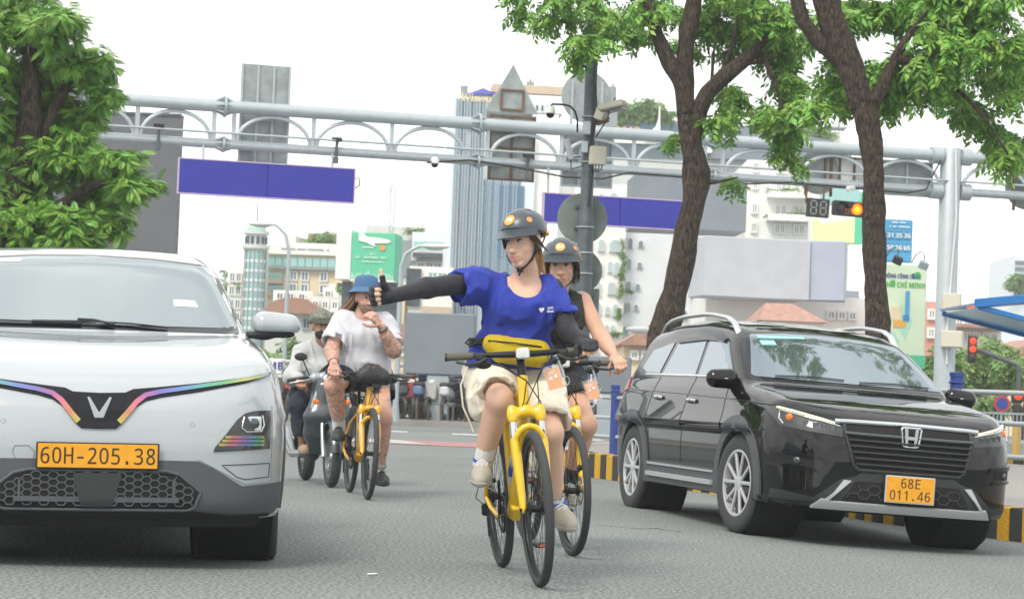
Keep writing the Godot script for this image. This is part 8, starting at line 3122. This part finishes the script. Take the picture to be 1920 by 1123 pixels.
	part(G.new().lathe([Vector2(0.75, 0.0), Vector2(0.75, 0.03), Vector2(0.0, 0.03)], 24, Transform3D(Basis(Vector3.RIGHT, PI / 2) * Basis.from_scale(Vector3(1, 1, 0.55)), Vector3(lx(o, 1575), ly(o, 366), 0.0))), "printed_oval", M.win_green, o)
	o = block("white_hall", "long white hall under the pale board", 1325, 1740, 556, 72.0, 6.0, M.white_wall)
	for i in 14:
		slab(o, "vent", 1336 + i * 9, 1341 + i * 9, 562, 569, 0.0, 0.05, M.win_grey)
	windows(o, [1450, 1470, 1560, 1580, 1600], [590], 9, 10, M.win_grey, M.frame_white)
	slab(o, "roof_rail", 1530, 1620, 540, 556, -1.0, -0.9, M.win_grey)
	o = block("tiled_house", "house with a haze paled red tiled hip roof behind the black SUV", 1432, 1542, 603, 64.0, 6.0, M.white_wall)
	var rt: float = o.get_meta("h")
	var hw: float = o.get_meta("w") * 0.5 + 0.15
	g = G.new()
	for q in [[Vector3(-hw, rt, 0.3), Vector3(hw, rt, 0.3), Vector3(0.3, rt + 0.62, -2.5), Vector3(-0.5, rt + 0.62, -2.5)], [Vector3(-hw, rt, -5), Vector3(-hw, rt, 0.3), Vector3(-0.5, rt + 0.62, -2.5)], [Vector3(hw, rt, 0.3), Vector3(hw, rt, -5), Vector3(0.3, rt + 0.62, -2.5)], [Vector3(hw, rt, -5), Vector3(-hw, rt, -5), Vector3(-0.5, rt + 0.62, -2.5), Vector3(0.3, rt + 0.62, -2.5)]]:
		var fn: Vector3 = (q[1] - q[0]).cross(q[2] - q[0]).normalized()
		g.face(q, fn if fn.y > 0 else -fn)
	part(g, "roof", M.hazed_tile_roof, o)
	for q in [[1170, 1228, 648, 56.0, "orange tiled house beside the arched block"], [722, 768, 640, 60.0, "orange tiled house behind the bearded cyclist"], [1880, 1990, 668, 62.0, "red tiled house beyond the mast arm"]]:
		o = block("tiled_house", q[4], q[0], q[1], q[2], q[3], 5.0, M.cream_wall)
		var hh: float = o.get_meta("h")
		var w2: float = o.get_meta("w") * 0.5 + 0.1
		part(G.new().prism(poly([-w2, hh, w2, hh, w2, hh + 0.12, w2 * 0.6, hh + 0.55, -w2, hh + 0.05]), -5.0, 0.3), "roof", M.hazed_tile_roof, o)
		windows(o, [q[0] + (q[1] - q[0]) * 0.35, q[0] + (q[1] - q[0]) * 0.7], [q[2] + 18], 8, 9, M.win_dark, M.frame_white)
	# right-hand houses
	o = block("pink_house", "pink rendered house beside the gantry post", 1734, 1790, 566, 66.0, 5.0, M.pink_wall)
	windows(o, [1748, 1772], [590, 625], 8, 12, M.win_grey, M.frame_white)
	o = block("flat_house", "weathered white flat roofed house beyond the traffic signal", 1788, 1880, 588, 74.0, 6.0, M.white_wall)
	windows(o, [1800, 1815, 1832, 1850, 1866], [602, 632], 8, 13, M.win_grey, M.frame_white)
	slab(o, "eave", 1784, 1884, 610, 616, 0.0, 0.9, M.hazed_tile_roof)
	slab(o, "roof_room", 1796, 1840, 574, 588, -5.0, -1.0, M.grey_wall)
	o = block("teal_shed", "grey green shed roofed house at the edge of the houses", 1872, 1960, 592, 80.0, 6.0, M.tower_pale)
	o = block("glass_tower", "distant pale glass tower above the blue canopy", 1904, 1975, 480, 150.0, 8.0, M.tower_pale)
	for i in 7:
		slab(o, "glass_band", 1905, 1974, 490 + i * 12, 497 + i * 12, 0.0, 0.1, M.win)
	shrub(o, Vector3(lx(o, 1912), ly(o, 528), 0.5), Vector3(0.9, 0.7, 0.5), 200, leafy, 1.6)
	# bus information boards
	o = screen("blue_board", "light blue board of white numbers on the tall information panel", 1659, 1713, 411, 492, 47.0, 0.15, M.bill_blue, 0.1)
	for j in 2:
		for i in 3:
			slab(o, "number_tile", 1664 + i * 16, 1676 + i * 16, 434 + j * 23, 449 + j * 23, 0.0, 0.012, M.bill_blue2)
			writing(["31", "35", "36", "50", "56", "65"][j * 3 + i], 0.1, 0.01, M.print_white, o, Vector3(lx(o, 1670 + i * 16), ly(o, 441.5 + j * 23), 0.016), Basis(), "number")
	marks(o, 1672, 1700, 417, 3.4, 0.004, M.print_white)
	marks(o, 1668, 1704, 425, 3.4, 0.004, M.print_white)
	o = screen("information_panel", "tall white and green poster panel lettered in blue and green", 1640, 1739, 494, 690, 46.5, 0.35, M.poster, 0.12)
	writing("AO THÔNG CÔNG CỘNG", 0.085, 0.01, M.rail_blue, o, Vector3(lx(o, 1683), ly(o, 518), 0.008), Basis(), "lettering", 0.72)
	writing("HỒ CHÍ MINH", 0.11, 0.01, M.bill_lime2, o, Vector3(lx(o, 1698), ly(o, 534), 0.008), Basis(), "lettering", 0.85)
	part(G.new().lathe([Vector2(0.075, 0.0), Vector2(0.075, 0.012), Vector2(0.0, 0.012)], 20, Transform3D(Basis(Vector3.RIGHT, PI / 2), Vector3(lx(o, 1720), ly(o, 515), 0.0))), "printed_seal", M.bill_lime2, o)
	slab(o, "green_band", 1640, 1739, 665, 690, -0.1, 0.01, M.bill_green)
	for q in [[1640, 600, 1668, 612, 1690, 640, 1672, 662, 1640, 655], [1672, 590, 1690, 570, 1712, 600, 1700, 636]]:
		var pg := []
		for i in range(0, q.size(), 2):
			pg.append(lx(o, q[i])); pg.append(ly(o, q[i + 1]))
		part(G.new().prism(poly(pg), 0.0, 0.008), "printed_shape", M.bill_pale, o)
	slab(o, "printed_tower", 1698, 1706, 545, 590, 0.0, 0.014, M.bill_blue)
	slab(o, "printed_hall", 1672, 1690, 575, 600, 0.0, 0.014, M.cream_wall)
	slab(o, "printed_bus", 1676, 1700, 600, 614, 0.0, 0.018, M.bill_yellow)
	slab(o, "printed_bus", 1694, 1706, 590, 602, 0.0, 0.022, M.bill_blue2)
	for q in [[1684, 488, "over the tall poster panel"], [1733, 497, "at the poster panel's corner"]]:
		var fl := thing("poster_lamp", "small floodlight on a curled bracket %s" % q[2], "lamp", at(q[0], q[1], 45.8), 0.0, "floodlights of the poster panel")
		part(G.new().box(Vector3.ZERO, Vector3(0.2, 0.16, 0.14), Basis(Vector3.BACK, -0.35) * Basis(Vector3.RIGHT, 0.4), 0.02), "housing", M.black_plastic if q[0] < 1700 else M.galv, fl)
		part(G.new().tube([Vector3(0.0, 0.08, 0), Vector3(0.02, 0.2, 0), Vector3(-0.05, 0.27, 0), Vector3(-0.14, 0.22, -0.1), Vector3(-0.2, 0.05, -0.3)], 0.012, 6), "bracket", M.galv_dark, fl)
	# blue canopy
	o = thing("bus_canopy", "blue edged glass canopy of a bus shelter", "canopy", at(1905, 578, 30.0))
	part(G.new().prism(poly([-0.52, 0.06, 1.4, 0.30, 1.4, 0.26, -0.5, 0.03]), -2.6, 0.0), "roof_sheet", M.canopy_glass, o)
	part(G.new().bar(Vector3(-0.55, 0.045, 0.03), Vector3(1.4, 0.285, 0.03), 0.06, 0.12, 0.01), "edge_beam", M.canopy_blue, o)
	for z in [0.0, -2.5]:
		part(G.new().bar(Vector3(-0.5, 0.0, z), Vector3(1.4, -0.42, z), 0.05, 0.07, 0.01), "rib", M.canopy_blue, o)
	part(G.new().prism(poly([-0.45, -0.01, 1.4, -0.38, 1.4, -0.36, -0.45, 0.01]), -2.5, -0.05), "ceiling_sheet", M.canopy_glass, o)
	part(G.new().tube([Vector3(1.3, -0.35, -0.8), Vector3(1.3, -2.0, -0.8)], 0.08, 12), "post", M.canopy_blue, o)
	# screens on posts
	screen("grey_screen", "blank grey screen on a square post behind the bicycles", 757, 889, 587, 703, 50.0, 0.5, M.board_grey, -0.06, 0.5)
	screen("grey_screen", "low blank grey screen beyond the railing", 1098, 1184, 668, 737, 47.0, 0.4, M.board_grey, 0.02, 0.4)
	for q in [[1088, 1116, 694, 764, 44.0, "white pillar sign lettered MB under the low grey screen"], [498, 528, 672, 702, 46.0, "white sign lettered MB behind the white car's mirror"]]:
		o = screen("pillar_sign", q[5], q[0], q[1], q[2], q[3], q[4], 0.15, M.print_white, 0.0, 0.12, "sign")
		writing("MB", 0.16, 0.01, M.rail_blue, o, Vector3(lx(o, (q[0] + q[1]) * 0.5 + 3), ly(o, q[2] + 14), 0.008), Basis(), "lettering")
		if q[3] - q[2] > 40:
			slab(o, "blue_panel", q[0] + 2, q[1] - 2, q[2] + 26, q[3] - 4, 0.0, 0.012, M.rail_blue)
	o = screen("kiosk", "small blue kiosk behind the amber bicycle", 722, 742, 722, 766, 56.0, 0.8, M.bill_blue, 0.0, 0.0, "kiosk")
	# planting at the edge of the square
	for q in [[520, 700, 34, 40, 58.0, 260, "round green tree behind the white car's mirror"], [560, 690, 40, 48, 60.0, 320, "green tree behind the hoodie rider"], [600, 705, 34, 36, 57.0, 220, "green bush tree behind the scooter"], [790, 725, 44, 26, 62.0, 260, "low green tree under the grey screen"], [850, 728, 40, 22, 63.0, 220, "low green tree by the grey screen's post"], [1765, 690, 44, 48, 54.0, 330, "green tree behind the gantry post"], [1820, 690, 50, 50, 57.0, 380, "green tree behind the mast arm signal"], [1870, 680, 46, 46, 58.0, 340, "green tree below the red tiled house"], [1925, 700, 44, 44, 55.0, 280, "green tree at the end of the mast arm"], [1855, 762, 30, 16, 46.0, 110, "clipped green hedge beyond the railing"], [1150, 725, 20, 14, 60.0, 60, "small tree beyond the low grey screen"]]:
		far_tree(q[6], q[0], q[1], q[2], q[3], q[4], q[5], leafy, "trees round the square")
	# parked motorbikes behind a row of low hoops
	var kinds := []
	for k in 5:
		kinds.append(small_bike([Color(0.55, 0.56, 0.57), Color(0.06, 0.06, 0.07), Color(0.35, 0.05, 0.04), Color(0.10, 0.16, 0.3), Color(0.3, 0.3, 0.28)][k]))
	var px := 492.0
	var i := 0
	while px < 1190.0:
		if px > 640.0 and px < 725.0:
			px = 725.0
		if px > 900.0 and px < 1040.0:
			px = 1040.0
		var dd := 50.5 + (i % 3) * 1.3
		var b := at(px, 780, dd)
		var mb := part(kinds[(i * 7) % 5], "parked_motorbike", M.bike_mix, self)
		tag(mb, ["silver", "black", "dark red", "navy blue", "stone grey"][(i * 7) % 5] + " motorbike parked in the crowded row beyond the crossing", "motorbike", "motorbikes parked beyond the crossing")
		mb.position = Vector3(b.x, 0.13, b.z)
		mb.rotation.y = rng.randf_range(-0.5, 0.5) + (0.0 if i % 2 else PI)
		px += 9.0
		i += 1
	for k in 13:
		var b := at(500 + k * 23 + (130 if k > 6 else 0), 796, 49.2)
		var hp := part(G.new().tube([Vector3(-0.13, 0, 0), Vector3(-0.13, 0.36, 0), Vector3(0.13, 0.36, 0), Vector3(0.13, 0, 0)], 0.02, 6), "bike_hoop", M.rusty if k % 2 else M.galv_dark, self)
		tag(hp, ("rusty" if k % 2 else "dark grey") + " low steel hoop in front of the parked motorbikes", "barrier", "hoops before the parked motorbikes")
		hp.position = Vector3(b.x, 0.13, b.z)
	# orange coach far on the right, fence and bikes behind the railing
	o = thing("orange_coach", "orange and teal coach beyond the railing", "bus", at(1836, 782, 50.0))
	part(G.new().box(Vector3(0, -0.1, -2.5), Vector3(1.0, 0.75, 5.0), Basis(), 0.08), "body", M.bill_yellow, o)
	part(G.new().box(Vector3(0, 0.05, 0.0), Vector3(0.85, 0.3, 0.06), Basis(), 0.02), "windscreen", M.win_green, o)
	part(G.new().box(Vector3(-0.2, 0.34, -2.5), Vector3(0.7, 0.14, 4.8), Basis(), 0.04), "roof_pod", M.win_green, o)
	for s in [-1.0, 1.0]:
		part(G.new().tube([Vector3(0.45 * s - 0.08, -0.5, -0.9), Vector3(0.45 * s + 0.08, -0.5, -0.9)], 0.22, 16), "wheel", M.rubber, o)
	o = thing("yard_fence", "grey bar fence with a striped base beyond the railing", "fence", at(1880, 870, 34.0))
	o.position.y = 0.0
	for k in 26:
		part(G.new().box(Vector3(-0.75 + k * 0.06, 0.5, 0), Vector3(0.014, 0.62, 0.014)), "bar", M.galv, o)
	for k in 10:
		part(G.new().box(Vector3(-0.69 + k * 0.155, 0.08, 0), Vector3(0.15, 0.2, 0.1), Basis(), 0.008), "base_block", M.kerb_yellow if k % 2 else M.kerb_black, o)
	part(G.new().box(Vector3(0, 0.8, 0), Vector3(1.6, 0.03, 0.03)), "top_rail", M.galv, o)
	o = thing("no_entry_sign", "small round red and blue sign on a thin post", "sign", at(1880, 757, 44.0))
	part(G.new().lathe([Vector2(0.16, -0.01), Vector2(0.16, 0.01), Vector2(0.0, 0.01)], 20, Transform3D(Basis(Vector3.RIGHT, PI / 2), Vector3.ZERO)), "rim", M.lamp_clear_red, o)
	part(G.new().lathe([Vector2(0.12, 0.0), Vector2(0.12, 0.016), Vector2(0.0, 0.016)], 20, Transform3D(Basis(Vector3.RIGHT, PI / 2), Vector3.ZERO)), "face", M.rail_blue, o)
	part(G.new().tube([Vector3(0, -0.1, -0.03), Vector3(0, -0.9, -0.03)], 0.02, 8), "post", M.galv, o)

func small_bike(c: Color) -> ArrayMesh:
	var g := G.new()
	var dark := Color(0.03, 0.03, 0.03)
	g.col = dark
	for z in [-0.6, 0.62]:
		g.ring(Vector3(0, 0.27, z), Vector3.RIGHT, 0.22, 0.05, 14, 5)
	g.col = c
	g.box(Vector3(0, 0.62, -0.35), Vector3(0.26, 0.26, 0.75), Basis(Vector3.RIGHT, 0.12), 0.08)
	g.box(Vector3(0, 0.66, 0.42), Vector3(0.34, 0.5, 0.14), Basis(Vector3.RIGHT, -0.3), 0.06)
	g.box(Vector3(0, 0.95, 0.34), Vector3(0.28, 0.16, 0.16), Basis(), 0.05)
	g.box(Vector3(0, 0.36, 0.0), Vector3(0.26, 0.1, 0.7), Basis(), 0.03)
	g.col = dark
	g.box(Vector3(0, 0.80, -0.3), Vector3(0.24, 0.1, 0.75), Basis(), 0.04)
	g.tube([Vector3(-0.34, 0.98, 0.28), Vector3(0.34, 0.98, 0.28)], 0.02, 6)
	g.col = Color(0.6, 0.6, 0.6)
	for s in [-1.0, 1.0]:
		g.tube([Vector3(0.18 * s, 1.0, 0.3), Vector3(0.27 * s, 1.18, 0.28)], 0.012, 5)
		g.ball(Vector3(0.29 * s, 1.2, 0.28), Vector3(0.07, 0.045, 0.02), Basis(), 8, 5)
	g.col = Color(0.75, 0.75, 0.7)
	g.box(Vector3(0, 0.86, 0.43), Vector3(0.16, 0.1, 0.06), Basis(), 0.02)
	return g.mesh()


# ---------------------------------------------------------------- the scene
func stand(o: Vector3, yaw: float, lean: float) -> Transform3D:
	return Transform3D(Basis(Vector3.UP, deg_to_rad(yaw)) * Basis(Vector3.BACK, deg_to_rad(lean)), o)

func _ready() -> void:
	rng.seed = 20240
	noise.seed = 4
	noise.frequency = 1.0
	noise.fractal_octaves = 3
	noise.noise_type = FastNoiseLite.TYPE_SIMPLEX_SMOOTH
	folds.seed = 9
	folds.frequency = 1.0
	folds.fractal_octaves = 2
	folds.fractal_gain = 0.4
	folds.noise_type = FastNoiseLite.TYPE_SIMPLEX_SMOOTH
	# camera
	var cam := Camera3D.new()
	cam.name = "camera"
	add_child(cam)
	cam.position = Vector3(0, EYE, 0)
	cam.rotation = Vector3(atan(170.5 / FOCAL), 0, deg_to_rad(2.2))
	cam.fov = rad_to_deg(2.0 * atan(561.5 / FOCAL))
	cam.near = 0.1
	cam.far = 900.0
	var lens := CameraAttributesPhysical.new()
	lens.frustum_focal_length = 12.0 / tan(atan(561.5 / FOCAL))
	lens.frustum_focus_distance = 11.0
	lens.exposure_aperture = 12.0
	cam.attributes = lens
	cam_basis = Basis.from_euler(cam.rotation)
	# hazy white sky
	var env := Environment.new()
	env.background_mode = Environment.BG_SKY
	var sky := Sky.new()
	var pm := PanoramaSkyMaterial.new()
	pm.panorama = cloud_sky()
	sky.sky_material = pm
	env.sky = sky
	env.background_energy_multiplier = 1.0
	env.tonemap_mode = Environment.TONE_MAPPER_LINEAR
	env.tonemap_exposure = 0.88
	env.sdfgi_enabled = true
	env.ssao_enabled = true
	env.ssil_enabled = true
	env.fog_enabled = true
	env.fog_density = 0.0013
	env.fog_light_color = Color(0.93, 0.96, 0.97)
	var we := WorldEnvironment.new()
	we.name = "world_environment"
	we.environment = env
	add_child(we)
	var sun := DirectionalLight3D.new()
	sun.name = "sun"
	sun.light_energy = 1.0
	sun.light_angular_distance = 18.0
	sun.light_color = Color(1.0, 0.96, 0.9)
	sun.shadow_enabled = true
	sun.rotation_degrees = Vector3(-50, -30, 0)
	add_child(sun)
	make_materials()
	build_ground()
	build_city()
	build_street()
	var b1 := stand(Vector3(0.076, -0.001, -10.522), 9.3, 5.0)
	var b2 := stand(Vector3(0.242, -0.003, -12.486), 12.6, 2.5)
	var b3 := stand(Vector3(-1.149, 0.0, -17.448), 11.5, -1.0)
	var sc := stand(Vector3(-1.60, 0.0, -19.199), 15.0, 0.0)
	white_car(stand(Vector3(-1.794, -0.018, -9.90), 12.3, 0.8))
	black_suv(stand(Vector3(2.596, -0.078, -14.531), 13.0, -2.5))
	bicycle(b1, "yellow bicycle ridden by the cyclist in the blue T-shirt", M.yellow_paint, 1.03, 1.25, "lamp")
	bicycle(b2, "yellow bicycle ridden by the cyclist in the black tank top", M.yellow_paint, 1.02, 0.6, "lamp")
	bicycle(b3, "amber bicycle with a rear rack and a handlebar bag", M.amber_paint, 0.94, 1.75, "rack")
	rider_blue(b1)
	rider_black(b2)
	rider_white(b3)
	bar_card(b1, "orange card hanging from the foremost yellow bicycle's handlebar", Vector3(0.118, 0.985, 0.435), 0.22)
	bar_card(b2, "orange card hanging below the bare-armed cyclist's handlebar", Vector3(0.13, 0.945, 0.435), 0.3)
	bar_card(b3, "orange card hanging under the black handlebar bag", Vector3(0.10, 0.90, 0.44), 0.1)
	water_bottle(b1, "clear bottle with a blue band in the foremost yellow bicycle's frame")
	water_bottle(b3, "clear bottle with a blue band in the amber bicycle's frame")
	handlebar_bag(b3, 0.94)
	scooter(sc)
	rider_hoodie(sc)

func cloud_sky() -> ImageTexture:
	var nz := FastNoiseLite.new()
	nz.seed = 31
	nz.frequency = 1.3
	nz.fractal_octaves = 6
	nz.noise_type = FastNoiseLite.TYPE_SIMPLEX_SMOOTH
	var im := Image.create(1024, 512, false, Image.FORMAT_RGBF)
	for y in 512:
		var la := (0.5 - (y + 0.5) / 512.0) * PI
		for x in 1024:
			var lo := (x + 0.5) / 1024.0 * TAU
			var d := Vector3(cos(la) * cos(lo), sin(la), cos(la) * sin(lo))
			var q := nz.get_noise_3d(d.x * 2.0, d.y * 4.6, d.z * 2.0)
			var t := smoothstep(-0.45, 0.4, q)
			im.set_pixel(x, y, Color(1.2, 1.25, 1.3).lerp(Color(1.98, 1.97, 1.93), t))
	return ImageTexture.create_from_image(im)
